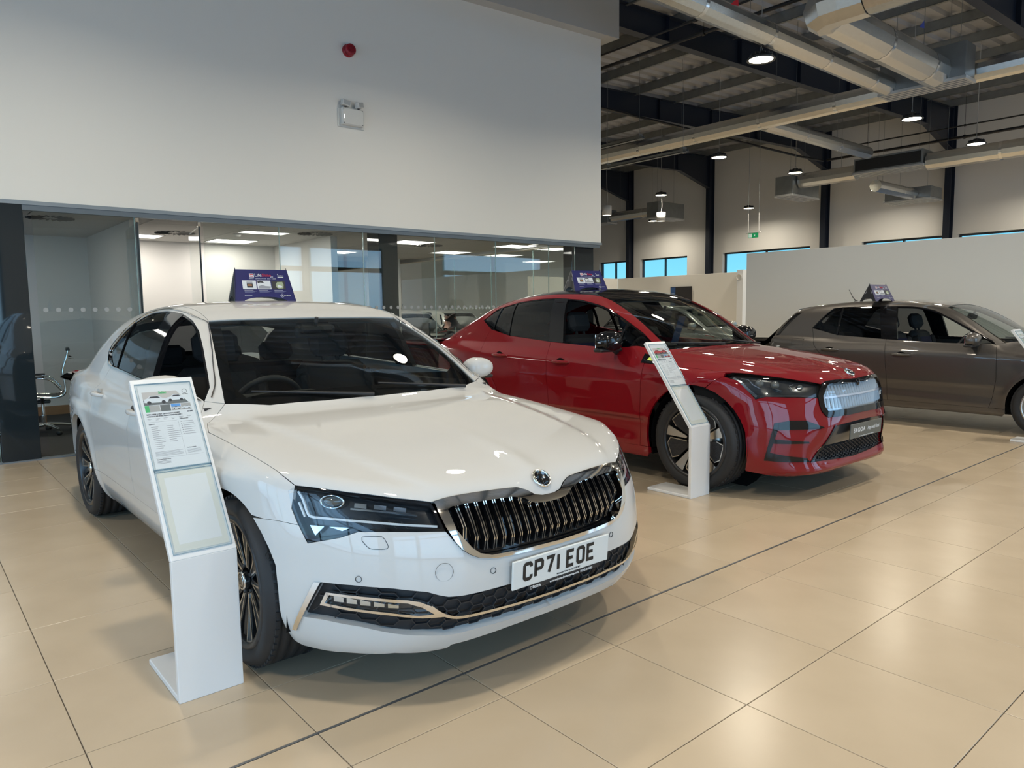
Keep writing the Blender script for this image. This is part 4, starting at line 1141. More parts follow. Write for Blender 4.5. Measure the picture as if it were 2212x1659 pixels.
def mirror_cap(parent, loc, paint, arm, sgn=-1, sc=1.0, led=True):
    """door mirror; local x forward, outward = sgn*y"""
    r = empty('door_mirror'); r.parent = parent; r.location = loc
    V = []; F = []; nu, nv = 22, 14
    for i in range(nu):
        a = 2*PI*i/nu
        for j in range(nv + 1):
            b = PI*j/nv - PI/2
            x = math.copysign(abs(math.cos(b))**.7, math.cos(b))
            cy, cz = math.cos(a), math.sin(a)
            yy = .125*math.copysign(abs(cy)**.75, cy); zz = .078*math.copysign(abs(cz)**.8, cz)
            s = abs(math.cos(b))**.55
            X = .085*math.sin(b) if b > 0 else .035*math.sin(b)
            taper = 1 - .22*(1 if False else max(0, sgn*cy*1))*0
            V.append(((X + .02*sgn*0)*sc, sgn*(yy*s*sc), zz*s*sc*(1 - .18*max(0, yy/.125))))
    for i in range(nu):
        for j in range(nv):
            q = (i*(nv + 1) + j, ((i + 1) % nu)*(nv + 1) + j, ((i + 1) % nu)*(nv + 1) + j + 1, i*(nv + 1) + j + 1)
            F.append(q if sgn > 0 else q[::-1])
    m = MB(); m.add(V, F, True); m.build('mirror_cap', paint, r)
    m = MB(); m.bbox(-.037*sc, -.028*sc, -.095*sc, .095*sc, -.05*sc, .05*sc, .003); m.build('mirror_glass', M_['reflector'], r)
    m = MB(); m.bbox(-.04, .05, -.118, .118, -.078, -.05, .012, Matrix.Diagonal((sc, sc, sc, 1)))
    m.tube([(.0, -sgn*.08, -.065), (-.01, -sgn*.14, -.10), (-.03, -sgn*.20, -.12)], [.03, .028, .024], 8); m.build('mirror_base', arm, r)
    if led:
        m = MB(); m.tube([(.066*sc, -sgn*.09*sc, -.012*sc), (.083*sc, 0, -.012*sc), (.062*sc, sgn*.09*sc, -.010*sc), (.02*sc, sgn*.126*sc, -.006*sc)], .006, 6); m.build('indicator', M_['reflector'], r)
    return r

def handle(parent, f, x, z, m, sgn=-1):
    P = snap(f, np.array([[x - .11, -.9, z], [x + .11, -.9, z], [x, -.9, z]])); N = surf_normals(f, P)
    y0 = P[0][1]; y1 = P[1][1]
    k = MB(); prof = []
    for t in np.linspace(0, 1, 13):
        o = .030*math.sin(PI*t)**.45 if 0 < t < 1 else -.004
        prof.append((P[0] + (P[1] - P[0])*t + np.array([0, -1, .1])*o))
    r = [.007 + .008*math.sin(PI*t)**.5 for t in np.linspace(0, 1, 13)]
    k.tube([tuple(p) for p in prof], r, 8)
    if sgn > 0: k = k.mirror_y()
    h = k.build('door_handle', m, parent)
    c = MB(); C = P[2]; n = N[2]
    mt = frame(C + n*.0006, (1, 0, 0), (0, 0, 1))
    V = [tuple(mt @ Vector((.055*math.cos(a), .036*math.sin(a), 0))) for a in np.linspace(0, 2*PI, 25)[:-1]]
    c.add(V, [tuple(range(24))]); c = c if sgn < 0 else c.mirror_y()
    c.build('handle_recess_shade', M_['void'] if m.name != 'paint_white' else M_['paintshade'], h)  # flat disc on the door; the hollow's shade is put into its darker colour
    return h

def honeycomb(f, loops, n, cw, ch, off, bar, name, m, parent, mirror=True, depth=.012):
    """hexagonal grille bars following the surface, inside the given loop"""
    n_, u, v = basis(n); L = snap(f, densify(loops, .03)); q = np.stack([L @ u, L @ v], 1); qi = offset2(q, .004)
    lo, hi = q.min(0), q.max(0); seg = set(); pts = []
    idx = {}
    def key(p):
        k = (round(p[0]*2000), round(p[1]*2000)); idx.setdefault(k, p); return k
    r = 0; y = lo[1] - ch
    while y < hi[1] + ch:
        x = lo[0] - cw*1.56 + (cw*.78 if r % 2 else 0)
        while x < hi[0] + cw:
            H = [(x - cw*.5, y), (x - cw*.28, y + ch*.5), (x + cw*.28, y + ch*.5), (x + cw*.5, y), (x + cw*.28, y - ch*.5), (x - cw*.28, y - ch*.5)]
            K = [key(p) for p in H]
            for a, b in zip(K, K[1:] + K[:1]): seg.add((min(a, b), max(a, b)))
            x += cw*1.56
        y += ch*.5; r += 1
        lo0 = lo[0]
        # rows alternate by half a cell
        if r % 2: lo = np.array([lo0, lo[1]])
    S = [(idx[a], idx[b]) for a, b in seg]
    A = np.array([a for a, b in S]); B = np.array([b for a, b in S])
    ok = inside(qi, A) & inside(qi, B); A, B = A[ok], B[ok]
    if not len(A): return
    def lift(Q):
        P, h = cast(f, Q[:, :1]*u + Q[:, 1:]*v + n_*2.4, -n_, tmax=5.5); return P
    PA, PB = lift(A), lift(B); NA, NB = surf_normals(f, PA), surf_normals(f, PB)
    b = MB()
    for a, c, na, nb in zip(PA, PB, NA, NB):
        t = c - a; t = t/np.linalg.norm(t); s = np.cross(t, na)*bar/2
        a0, c0 = a + na*off, c + nb*off
        V = [a0 - s, a0 + s, c0 + s, c0 - s, a0 - s*1.2 - na*depth, a0 + s*1.2 - na*depth, c0 + s*1.2 - nb*depth, c0 - s*1.2 - nb*depth]
        b.add(V, [(0, 3, 2, 1), (0, 1, 5, 4), (1, 2, 6, 5), (2, 3, 7, 6), (3, 0, 4, 7)])
    if mirror:
        w = b.mirror_y(); b.add(w.v, w.f)
    return b.build(name, m, parent, kind='stuff')

def badge(parent, f, x, z, r, n=(.6, 0, .8)):
    P = snap(f, np.array([[x, 0., z]])); N = surf_normals(f, P)[0]; P = P[0]
    u = Vector((0, 1, 0)); fr = frame(P + N*.001, u, Vector(N).cross(u))
    b = empty('badge'); b.parent = parent; b.matrix_local = fr
    m = MB(); m.lathe([(.0001, .004), (r*.8, .004), (r*.82, .0)], 36, 'z'); m.build('badge_disc', M_['black'], b)
    m = MB(); m.lathe([(r*.80, .003), (r*.84, .008), (r*.94, .008), (r, .002), (r, -.004)], 40, 'z')
    # winged arrow
    sh = []
    for i in range(3):
        m.prism([(-.62*r + .16*i*r, .10*r + .2*i*r), (-.1*r + .1*i*r, .12*r + .19*i*r), (.30*r, -.05*r + .10*i*r), (.26*r, -.15*r + .12*i*r), (-.15*r + .1*i*r, .02*r + .17*i*r)], .004, .008)
    m.prism([(-.15*r, -.30*r), (.42*r, -.30*r), (.42*r, -.18*r), (.64*r, -.38*r), (.42*r, -.58*r), (.42*r, -.44*r), (-.15*r, -.44*r)], .004, .008)
    m.lathe([(.0001, .009), (.13*r, .009), (.15*r, .004)], 14, 'z', Matrix.Translation((.22*r, .0, 0)))
    m.prism([(-.1*r, -.30*r), (.42*r, -.30*r), (.36*r, .10*r), (.1*r, .12*r)], .004, .0075)
    m.build('winged_arrow', M_['chrome'], b)
    return b
# ---------------------------------------------------------------- the three display cars
def lT(f, pts): return [tuple(p) for p in cast(f, np.array([(x, y, 2.4) for x, y in pts]), (0, 0, -1), 4)[0]]
def lS(f, pts): return [tuple(p) for p in cast(f, np.array([(x, -1.5, z) for x, z in pts]), (0, 1, 0), 3)[0]]
def sym(right):
    """closed loop from a right-hand (y <= 0) chain running from centre line to centre line"""
    return right + [(x, -y, z) for x, y, z in right[::-1] if abs(y) > 1e-6]

def both(sk, name, m, root, **k):
    a = sk.build(name, m, root, **k); b = sk.mirrored().build(name, m, root, **k); return a, b

def glaze_sides(f, root, name, loop, m, n, open_near=False, off=-.006, **k):
    s = Skin().patch(f, [loop], n, off=off, gap=.001, rim=False, h=.06)
    out = []
    if not open_near: out.append(s.build(name, m, root, **k))
    out.append(s.mirrored().build(name, m, root, **k)); return out

NS = (0, -.9, .43)

def build_car(kind, root, paint, wheels, D):
    """common body: D holds the shut lines of this model in car coordinates (x forward of the front axle, y left, z up)"""
    f = make_surf(SURF[kind]); wb = SURF[kind]['wb']; zw = SURF[kind]['zw']; ra = D['ra']
    arcF = lambda a0, a1, k=14: arc(0, zw, ra, a0, a1, k); arcR = lambda a0, a1, k=14: arc(-wb, zw, ra, a0, a1, k)
    dlo = lS(f, D['dlo_bottom'] + D['dlo_top'])
    nb = len(D['dlo_bottom'])
    seamA = lS(f, D['door_front']); seamB = lS(f, D['door_mid']); seamC = lS(f, D['door_rear'])
    zs = D['zsill']
    # bonnet
    hood = Skin().patch(f, [sym(D['hood'])], (.25, 0, .97), h=.03).build('bonnet', paint, root)
    # windscreen
    ws = sym(lT(f, D['ws_base']) + D['apillar'] + lT(f, D['ws_top']))
    W = Skin().patch(f, [ws], (.55, 0, .83), off=-.004, rim=False, h=.05).build('windscreen', M_['clearg'], root)
    n_, u, v = basis((.55, 0, .83)); L = snap(f, densify(ws, .04)); q = np.stack([L @ u, L @ v], 1)
    cx, cy = q.mean(0); qi = q.copy(); qi = offset2(q, D.get('frit', .05)); 
    low = (q[:, 1] < q[:, 1].min() + .10); qi[low, 1] += D.get('fritlow', .05)
    inner = [tuple(a) for a in snap(f, np.array([u*a + v*b + n_*((L @ n_).mean()) for a, b in qi]))]
    Skin().patch(f, [ws, inner[::3]], (.55, 0, .83), off=-.0075, rim=False, gap=0, h=.05).build('windscreen_border', M_['black'], W, label='black printed border of the windscreen')
    # roof
    rs = lT(f, D['roof_side'])
    roof = sym(lT(f, D['ws_top'])[::-1] + [D['apillar'][-1]] + rs + lT(f, D['roof_rear']))
    Skin().patch(f, [roof], TOP, h=.05, thick=.03, back=True).build('roof', D.get('roofmat', paint), root, label=D.get('rooflabel'))
    Skin().patch(f, [roof], TOP, off=-.045, rim=False, h=.10, gap=.01).build('headliner', M_['liner'], root)
    # rear glass
    rg = sym(lT(f, D['roof_rear'])[::-1] + lT(f, D['rg_side']) + lT(f, D['rg_base']))
    Skin().patch(f, [rg], (-.4, 0, .9), off=-.004, rim=False, h=.07).build('rear_window', M_['tint'], root)
    # body side: A pillar, cant rail, C pillar and rear wing in one piece
    x_end = D['xend']; zb = SURF[kind]['zbot']
    side = [D['apillar'][0]] + D['apillar'][1:] + rs + lT(f, D['rg_side']) + lT(f, D['boot_side']) + lS(f, [(x_end, z) for z in (D['ztail'], .6, .42)])
    side += lS(f, [(-wb - ra*1.02, .42)]) + lS(f, [(p[0], p[2]) for p in arcR(167, 0, 24)]) if False else []
    ang0 = math.degrees(math.asin(min(1, (.40 - zw)/ra)))
    side += lS(f, [(p[0], p[2]) for p in arcR(180 - ang0, math.degrees(math.asin(max(-1, min(1, (zs - zw)/ra)))), 30)])
    side += lS(f, [(D['door_rear'][-1][0], zs)]) + seamC[::-1] + dlo[1:nb][0:0]
    side += [dlo[0]] + dlo[:nb - 1 - (nb - 1)][0:0] + dlo[nb:][::-1] + [dlo[nb - 1]]
    both(Skin().patch(f, [side], NS, h=.034, back=True, thick=.03), 'body_side', paint, root)
    # doors: tops follow the waist line of the windows
    bot = D['dlo_bottom']
    iC, iB = D['iC'], D['iB']
    rd = lS(f, bot[iC:iB + 1]) + seamB[1:] + lS(f, [(D['door_mid'][-1][0], zs), (D['door_rear'][-1][0], zs)]) + seamC[::-1][:-1]
    doors = []
    sk = Skin().patch(f, [rd], SIDE, h=.034, thick=.02); doors += [(d, s_) for d, s_ in zip(both(sk, 'rear_door', paint, root), (-1, 1))]
    fd = lS(f, bot[iB:]) + seamA[1:] + lS(f, [(D['door_front'][-1][0], zs), (D['door_mid'][-1][0], zs)]) + seamB[::-1][:-1]
    sk = Skin().patch(f, [fd], SIDE, h=.034, thick=.02); fdo = both(sk, 'front_door', paint, root)
    for dd, hx, hz in ((doors[0][0], *D['handles'][1]), (fdo[0], *D['handles'][0])): handle(dd, f, hx, hz, paint, -1)
    for dd, hx, hz in ((doors[1][0], *D['handles'][1]), (fdo[1], *D['handles'][0])): handle(dd, f, hx, hz, paint, 1)
    # sill
    x0, x1 = D['door_rear'][-1][0] - D.get('sillback', .0), D['door_front'][-1][0]
    a0 = math.degrees(math.asin((zs - zw)/ra)); 
    xa = -math.sqrt(ra*ra - (zs - zw)**2); xr = -wb + math.sqrt(ra*ra - (zs - zw)**2)
    sill = lS(f, [(xr, zs), (xa, zs), (xa + .0, zb + .05), (xa - .03, zb + .012), (xr + .03, zb + .012), (xr, zb + .05)])
    both(Skin().patch(f, [sill], SIDE, h=.034, thick=.03), 'sill', D.get('sillmat', paint), root)
    # front wing
    hs = D['hood_seam']
    wing = [dlo[nb - 1]] + hs + D['lamp_back'] + D['bumper_seam'] + lS(f, [(p[0], p[2]) for p in arcF(D['aseam'], 180 - a0, 26)]) + lS(f, [(D['door_front'][-1][0], zs)]) + seamA[::-1][:-1]
    both(Skin().patch(f, [wing], (.1, -.9, .42), h=.03, thick=.02), 'front_wing', paint, root)
    # wheel housings, underbody and an added black shell behind the panels
    for xc in (0, -wb):
        m = MB(); n = 20; V = []
        for i in range(n + 1):
            a = math.radians(-14 + 208*i/n)
            for yy in (-SURF[kind]['W'][1][4] + .05, -.52): V.append((xc + (ra + .006)*math.cos(a), yy, zw + (ra + .006)*math.sin(a)))
        m.add(V, [(2*i, 2*i + 2, 2*i + 3, 2*i + 1) for i in range(n)])
        k = len(m.v); m.add([(xc + ra*1.0*math.cos(a), -.52, zw + ra*math.sin(a)) for a in np.linspace(0, 2*PI, 24)[:-1]], [tuple(range(23))])
        m.build('wheel_housing', M_['void'], root); m.mirror_y().build('wheel_housing', M_['void'], root)
    rear = SURF[kind]['rear']
    m = MB(); m.box(-rear + .12, .55, -.70, .70, zb + .02, zb + .05); m.box(-wb + .45, -.45, -.84, .84, zb + .03, zb + .07)
    m.box(.30, .62, -.5, .5, zb + .02, .60); m.box(-rear + .2, -wb + .1, -.5, .5, zb + .05, .8)
    m.box(-.62, .2, -.52, .52, zb + .04, .72)
    m.build('underbody', M_['void'], root)
    inner = Skin()
    lo_side = lS(f, [(-rear + .30, .30), (-wb - ra - .03, .30)] + [(p[0], p[2]) for p in arc(-wb, zw, ra + .03, 176, 4, 16)] + [(-wb + ra + .03, zb + .05), (-ra - .03, zb + .05)] + [(p[0], p[2]) for p in arc(0, zw, ra + .03, 176, 30, 14)] + [(.45, .55), (.35, .66), (-.3, D['zbelt'] - .06), (-2.0, D['zbelt'] - .03), (-rear + .45, D['zbelt'] - .06), (-rear + .3, .6)])
    inner.patch(f, [lo_side], SIDE, off=-.03, rim=False, h=.08, gap=0)
    inner.join(inner.mirrored())
    inner.patch(f, [sym([(-.40, 0, .9)] + lT(f, [(-.45, -.5), (-.5, -.70), (.30, -.76), (.55, -.58), (.62, -.35), (.66, 0)]))], TOP, off=-.03, rim=False, h=.08, gap=0)
    inner.build('inner_blackout', M_['void'], root)  # unseen black shell, added so the panel gaps let no light through
    # tail
    bl = sym(lT(f, D['rg_base'])[::-1] + lT(f, D['boot_side']) + [tuple(p) for p in cast(f, np.array([(-5, y, z) for y, z in D['boot_rear']]), (1, 0, 0), 4)[0]])
    Skin().patch(f, [bl], (-.75, 0, .66), h=.05).build('boot_lid', paint, root)
    rb = lS(f, [(x_end, .42), (x_end, .6), (x_end, D['ztail'])]) + [tuple(p) for p in cast(f, np.array([(-5, y, z) for y, z in [(-.70, D['ztail'] - .13), (-.45, D['zboot'] - .02), (0, D['zboot'])]]), (1, 0, 0), 4)[0]]
    rb += [tuple(p) for p in cast(f, np.array([(-5, y, z) for y, z in [(0, zb + .06), (-.5, zb + .06), (-.74, zb + .08)]]), (1, 0, 0), 4)[0]] + lS(f, [(-wb - ra*.98, zb + .10), (-wb - ra*1.0, .40)])
    sk = Skin().patch(f, [rb], (-.8, -.6, 0), h=.05); b2 = Skin().join(sk); b2.join(sk.mirrored()); b2.build('rear_bumper', paint, root)
    tl = [tuple(p) for p in cast(f, np.array([(-5, y, z) for y, z in [(-.40, D['ztail'] - .04), (-.58, D['ztail'] - .04), (-.62, D['ztail'] - .08), (-.58, D['ztail'] - .15), (-.44, D['ztail'] - .12)]]), (1, 0, 0), 4)[0]]
    both(Skin().patch(f, [tl], (-.9, -.4, .1), off=.004, h=.04), 'tail_lamp', M_['redl'], root, label='red tail lamp')
    # window furniture: dark frame all round, then panes
    dk = D.get('framemat', M_['black'])
    fr = Skin(); path = dlo + [dlo[0]]
    both(Skin().patch(f, [strip_loop(f, crv(dlo[nb - 1:] + [dlo[0]], 3), .030, NS)], NS, off=-.003, gap=0, thick=.02), 'window_frame', dk, root, label='black window surround')
    for nm, pl in D['pillars']:
        both(Skin().patch(f, [lS(f, pl)], NS, off=-.001, gap=0, thick=.03, back=True, h=.06), nm, M_['black'], root, label='gloss black ' + nm.replace('_', ' '))
    for nm, pane, m_, opn in D['panes']:
        glaze_sides(f, root, nm, lS(f, pane), M_[m_], NS, open_near=opn)
    if D.get('bright'):
        for pth, w_ in D['bright']:
            both(Skin().patch(f, [strip_loop(f, lS(f, pth), w_, NS)], NS, off=.004, gap=0, thick=.012), 'window_trim', M_['chrome'], root, label='bright chrome window trim')
    # cabin
    zc = D['zseat']
    for (sx, sy) in ((-1.30, -.37), (-1.30, .37)): seat(root, sx, sy, M_['seat'], blue=kind != 'white').location.z = zc
    m = MB(); m.bbox(-2.55, -2.0, -.64, .64, .36 + zc, .54 + zc, .05); M = Matrix.Translation((-2.5, 0, .5 + zc)) @ Matrix.Rotation(math.radians(-20), 4, 'Y'); m.bbox(-.06, .06, -.64, .64, 0, .56, .05, M)
    m.build('rear_bench', M_['seat'], root)
    for y in (-.4, 0, .4):
        m = MB(); m.bbox(-.04, .05, -.13, .13, .58, .72, .035, M @ Matrix.Translation((0, y, 0))); m.build('rear_headrest', M_['seat'], root)
    zd = D['zdash']
    m = MB(); m.add([(-.46, -.70, zd), (-.46, .70, zd), (-.78, .72, zd + .035), (-.78, -.72, zd + .035), (-.92, -.72, zd - .06), (-.92, .72, zd - .06), (-.84, -.72, zd - .36), (-.84, .72, zd - .36), (-.46, -.70, zd - .4), (-.46, .70, zd - .4)],
        [(0, 3, 2, 1), (3, 4, 5, 2), (4, 6, 7, 5), (6, 8, 9, 7)]); m.bbox(-.86, -.70, -.62, -.16, zd, zd + .075, .03); m.bbox(-2.0, -.84, -.12, .12, .3, zd - .32, .04)
    m.build('dashboard', M_['trim'], root)
    m = MB(); m.bbox(-.90, -.885, -.10, .16, zd - .13, zd + .04, .004); m.build('centre_screen', M_['black'], root)
    steering(root, -.96, -.38, zd - .03)
    m = MB(); m.bbox(-.02, .02, -.12, .12, -.035, .035, .012, Matrix.Translation((D['xmir'], 0, D['zmir'])) @ Matrix.Rotation(.25, 4, 'Y')); m.tube([(D['xmir'] + .01, 0, D['zmir'] + .02), (D['xmir'] + .03, 0, D['zmir'] + .08)], .012, 6)
    m.build('rear_view_mirror', M_['trim'], root)
    for s_ in (-1, 1):
        m = MB(); m.box(-2.55, -.60, s_*.78 - .03, s_*.78 + .03, .30, D['zbelt'] - .02); m.build('door_card', M_['trim'], root)
    m = MB(); m.box(-rear + .5, -2.5, -.66, .66, D['zbelt'] - .06, D['zbelt'] - .03); m.box(-2.6, -.5, -.75, .75, .28, .31); m.build('cabin_floor', M_['trim'], root)
    # wipers
    b = lT(f, [(D['ws_base'][-1][0] + .05, .60), (D['ws_base'][1][0] - .02, .05)])
    for (p, q) in (((D['ws_base'][2][0] + .02, .56), (D['ws_base'][1][0] - .05, .02)), ((D['ws_base'][0][0] + .01, -.05), (D['ws_base'][2][0] - .09, -.60))):
        a_, b_ = [np.array(t) + np.array([.0, 0, .018]) for t in lT(f, [p, q])]
        m = MB(); m.tube([tuple(a_ + (b_ - a_)*t) for t in (0, .5, 1)], [.010, .007, .005], 6); m.build('wiper', M_['matte'], root)
    R, rr, wd_, des, yo = wheels
    for xc in (0, -wb):
        for s_ in (-1, 1): wheel(root, xc, s_*(yo - wd_/2), R, rr, wd_, des)
    return f
def white_car(loc):
    root = empty('car', loc, -PI/2, label='white saloon car with number plate CP71 EOE at its nose', cat='car')
    P = mat('paint_white', (.60, .60, .585), .65, coat=1.0, coatr=.015, spec=.15)
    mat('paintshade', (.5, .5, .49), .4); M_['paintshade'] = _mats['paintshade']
    ap = [(-.589, -.722, .966), (-.756, -.684, 1.086), (-.941, -.641, 1.201), (-1.08, -.607, 1.272), (-1.225, -.572, 1.342)]
    hs = [(-.589, -.722, .966), (-.50, -.835, .905), (-.379, -.868, .874), (-.045, -.856, .848), (.209, -.846, .820), (.320, -.840, .799), (.383, -.821, .770)]
    hl_top = [(.383, -.821, .770), (.539, -.699, .753), (.649, -.579, .732), (.718, -.477, .713)]
    g_top = [(.730, -.428, .719), (.751, -.28, .7165), (.771, -.136, .714), (.784, -.098, .701), (.797, -.069, .682), (.803, -.033, .675), (.803, 0, .674)]
    dlo_b = [(-2.42, 1.056), (-2.0, 1.042), (-1.56, 1.024), (-1.1, 1.002), (-.65, .976)]
    dlo_t = [(-.707, 1.033), (-.781, 1.088), (-.865, 1.144), (-.965, 1.203), (-1.137, 1.289), (-1.266, 1.341), (-1.485, 1.379), (-1.81, 1.397), (-2.12, 1.387), (-2.33, 1.324), (-2.50, 1.235), (-2.63, 1.154), (-2.60, 1.09)]
    f0 = make_surf(SURF['white'])
    D = dict(ra=.375, dlo_bottom=dlo_b, dlo_top=dlo_t, iC=0, iB=2,
        door_front=[(-.65, .976), (-.60, .93), (-.56, .86), (-.52, .72), (-.49, .50), (-.50, .39)],
        door_mid=[(-1.56, 1.024), (-1.53, .9), (-1.505, .672), (-1.50, .39)],
        door_rear=[(-2.42, 1.056), (-2.51, .97), (-2.53, .86), (-2.50, .74), (-2.45, .63), (-2.43, .50), (-2.44, .39)],
        zsill=.39, hood=lT(f0, [(-.42, 0), (-.44, -.3), (-.49, -.55)]) + hs + hl_top[1:] + g_top,
        ws_base=[(-.42, 0), (-.44, -.3), (-.49, -.55)], apillar=ap, ws_top=[(-1.21, -.45), (-1.195, -.3), (-1.188, 0)],
        roof_side=[(-1.40, -.57), (-1.6, -.568), (-2.0, -.56), (-2.5, -.545), (-2.85, -.53), (-3.0, -.525)], roof_rear=[(-2.98, -.35), (-2.96, 0)],
        rg_side=[(-3.2, -.54), (-3.45, -.58), (-3.62, -.62)], rg_base=[(-3.66, -.35), (-3.68, 0)],
        boot_side=[(-3.75, -.68)], boot_rear=[(-.66, .86), (-.40, .82), (0, .80)], zboot=.80, xend=-3.72, ztail=.93,
        hood_seam=hs, lamp_back=[(.392, -.842, .694), (.426, -.834, .639)],
        bumper_seam=[(.350, -.877, .647), (.28, -.90, .644)], aseam=56,
        handles=((-1.42, .858), (-2.37, .885)), zbelt=.97, zseat=-.02, zdash=.90, xmir=-1.16, zmir=1.27,
        pillars=[('centre_pillar', [(-1.70, 1.392), (-1.46, 1.378), (-1.39, 1.016), (-1.60, 1.026)])],
        panes=[('front_window', [(-.66, .985), (-1.39, 1.016), (-1.46, 1.372), (-1.266, 1.336), (-.965, 1.200), (-.785, 1.085)], 'clearg', True),
               ('rear_window_pane', [(-1.60, 1.026), (-2.27, 1.052), (-2.29, 1.32), (-2.12, 1.383), (-1.70, 1.39)], 'tint', False),
               ('quarter_window', [(-2.285, 1.053), (-2.41, 1.06), (-2.61, 1.15), (-2.315, 1.32)], 'tint', False)],
        bright=[(crv([(-.66, .978), (-1.1, .999), (-1.56, 1.018), (-2.0, 1.036), (-2.42, 1.050), (-2.56, 1.075), (-2.635, 1.155), (-2.50, 1.242), (-2.33, 1.332), (-2.12, 1.395), (-1.81, 1.407), (-1.485, 1.389), (-1.266, 1.350), (-1.137, 1.298), (-.965, 1.212), (-.865, 1.153), (-.781, 1.097), (-.707, 1.042), (-.65, .99)], 3), .010)])
    D['ws_base'] = D['ws_base']
    D['apillar'] = ap
    f = build_car('white', root, P, (.335, .250, .235, 'multi', .912), D)
    # quarter window divider
    both(Skin().patch(f, [strip_loop(f, lS(f, [(-2.31, 1.33), (-2.275, 1.052)]), .02, NS)], NS, off=.001, gap=0, thick=.02), 'window_divider', M_['black'], root, label='black divider bar of the rear side window')
    # lamps
    hl = [(.366, -.842, .752)] + hl_top + [(.749, -.470, .673), (.780, -.460, .618), (.734, -.549, .625), (.606, -.701, .628), (.562, -.746, .607), (.463, -.821, .580), (.426, -.834, .639), (.392, -.842, .694)]
    NH = (.7, -.65, .3)
    for s_ in (0, 1):
        mk = (lambda k: k.mirrored()) if s_ else (lambda k: k)
        h = mk(Skin().patch(f, [hl], NH, off=-.045, thick=-.045, gap=.002, h=.04)).build('headlight', M_['lampdark'], root, label='headlight with dark housing and clear lens')
        mk(Skin().patch(f, [hl], NH, off=0, gap=.002, rim=False, h=.03)).build('lens', M_['lens'], h)
        bez = [tuple(p) for p in snap(f, densify(hl, .03))]
        n_, u, v = basis(NH); L = snap(f, densify(hl, .02)); q = offset2(np.stack([L @ u, L @ v], 1), .011)
        inn = [tuple(a) for a in snap(f, np.array([u*a + v*b for a, b in q]) + n_*((L @ n_)[:, None]))]
        mk(Skin().patch(f, [hl, inn[::2]], NH, off=-.002, gap=0, thick=.01, h=.03)).build('lens_border', M_['black'], h)
        def st(path, w, off, nm, m, th=.008):
            return mk(Skin().patch(f, [strip_loop(f, path, w, NH)], NH, off=off, gap=0, thick=th, h=.02)).build(nm, m, h)
        drl = mat('drl_plastic', (.62, .64, .64), .18, coat=.6)
        st(crv([(.393, -.823, .752), (.415, -.817, .724), (.437, -.812, .683), (.455, -.805, .670), (.50, -.775, .668), (.580, -.710, .664), (.700, -.582, .651), (.762, -.480, .638)], 4), .008, -.012, 'running_light_strip', drl)
        st([(.404, -.826, .715), (.434, -.820, .668)], .006, -.010, 'running_light_strip', drl)
        st([(.562, -.708, .702), (.64, -.62, .690), (.716, -.532, .679)], .006, -.010, 'lamp_blade', M_['reflector'])
        for t in np.linspace(.08, .92, 3):
            a = np.array([.572, -.690, .713]); b = np.array([.682, -.566, .698]); c = a + (b - a)*t; d = (b - a)*.13
            st([tuple(c - d), tuple(c + d)], .016, -.016, 'led_reflector', M_['reflector'], .012)
        for t in np.linspace(.12, .88, 6):
            a = np.array([.53, -.76, .65]); b = np.array([.73, -.55, .635]); c = a + (b - a)*t
            st([tuple(c + np.array([-.03, -.0, .02])), tuple(c + np.array([.02, .0, .004]))], .0025, -.03, 'lamp_rib', M_['dsatin'], .004)
        C = snap(f, np.array([[.503, -.749, .728]]))[0]; N = surf_normals(f, C[None])[0]; C = C - N*.030
        if s_: C = C*np.array([1, -1, 1]); N = N*np.array([1, -1, 1])
        fr = frame(C, Vector(N).cross(Vector((0, 0, 1))) * -1, Vector((0, 0, 1)))
        m = MB(); m.lathe([(.040, .014), (.036, .020), (.033, .010)], 32, 'z', fr @ Matrix.Diagonal((1.15, .62, 1, 1))); m.build('projector_ring', M_['reflector'], h)
        m = MB(); m.lathe([(.0001, .022), (.016, .019), (.027, .012), (.034, .002)], 32, 'z', fr @ Matrix.Diagonal((1.15, .62, 1, 1))); m.build('projector_lens', mat('projector_glass', (.10, .10, .09), .04, coat=1), h)
        for tri in ([(.452, -.814, .640), (.50, -.784, .640), (.476, -.808, .606)], [(.515, -.772, .640), (.575, -.722, .640), (.555, -.742, .628)]):
            mk(Skin().patch(f, [tri], NH, off=-.02, gap=0, thick=.006, h=.02)).build('indicator_reflector', M_['reflector'], h)
    # grille
    go = sym([(.803, 0, .674)] + g_top[:-1][::-1] + [(.720, -.470, .712), (.749, -.467, .673), (.774, -.459, .632), (.800, -.437, .580), (.812, -.417, .553), (.823, -.391, .532), (.832, -.360, .516), (.844, -.295, .503), (.852, -.2, .500), (.857, -.1, .497), (.859, 0, .496)])
    gi = sym([(.818, 0, .650), (.816, -.045, .651), (.812, -.088, .657), (.800, -.124, .677), (.792, -.170, .688), (.775, -.3, .691), (.757, -.418, .692), (.757, -.434, .684), (.790, -.424, .619), (.806, -.403, .585), (.820, -.382, .556), (.829, -.355, .533), (.838, -.311, .519), (.85, -.192, .514), (.854, 0, .510)])
    g = Skin().patch(f, [go, gi], FRONT, off=.010, gap=.001, thick=.045, h=.02).build('grille', M_['chrome'], root, label='chrome framed grille with upright double slats')
    Skin().patch(f, [go], FRONT, off=-.045, gap=.002, rim=False, h=.04).build('grille_back', M_['black'], g)
    zt = lambda y: float(np.interp(abs(y), [0, .045, .088, .124, .170, .3, .43], [.650, .651, .657, .677, .688, .691, .688]))
    zl = lambda y: float(np.interp(abs(y), [0, .192, .311, .355, .382, .403, .424], [.512, .516, .522, .536, .558, .588, .62]))
    ys = [(.018 + .0372*i) for i in range(11)]
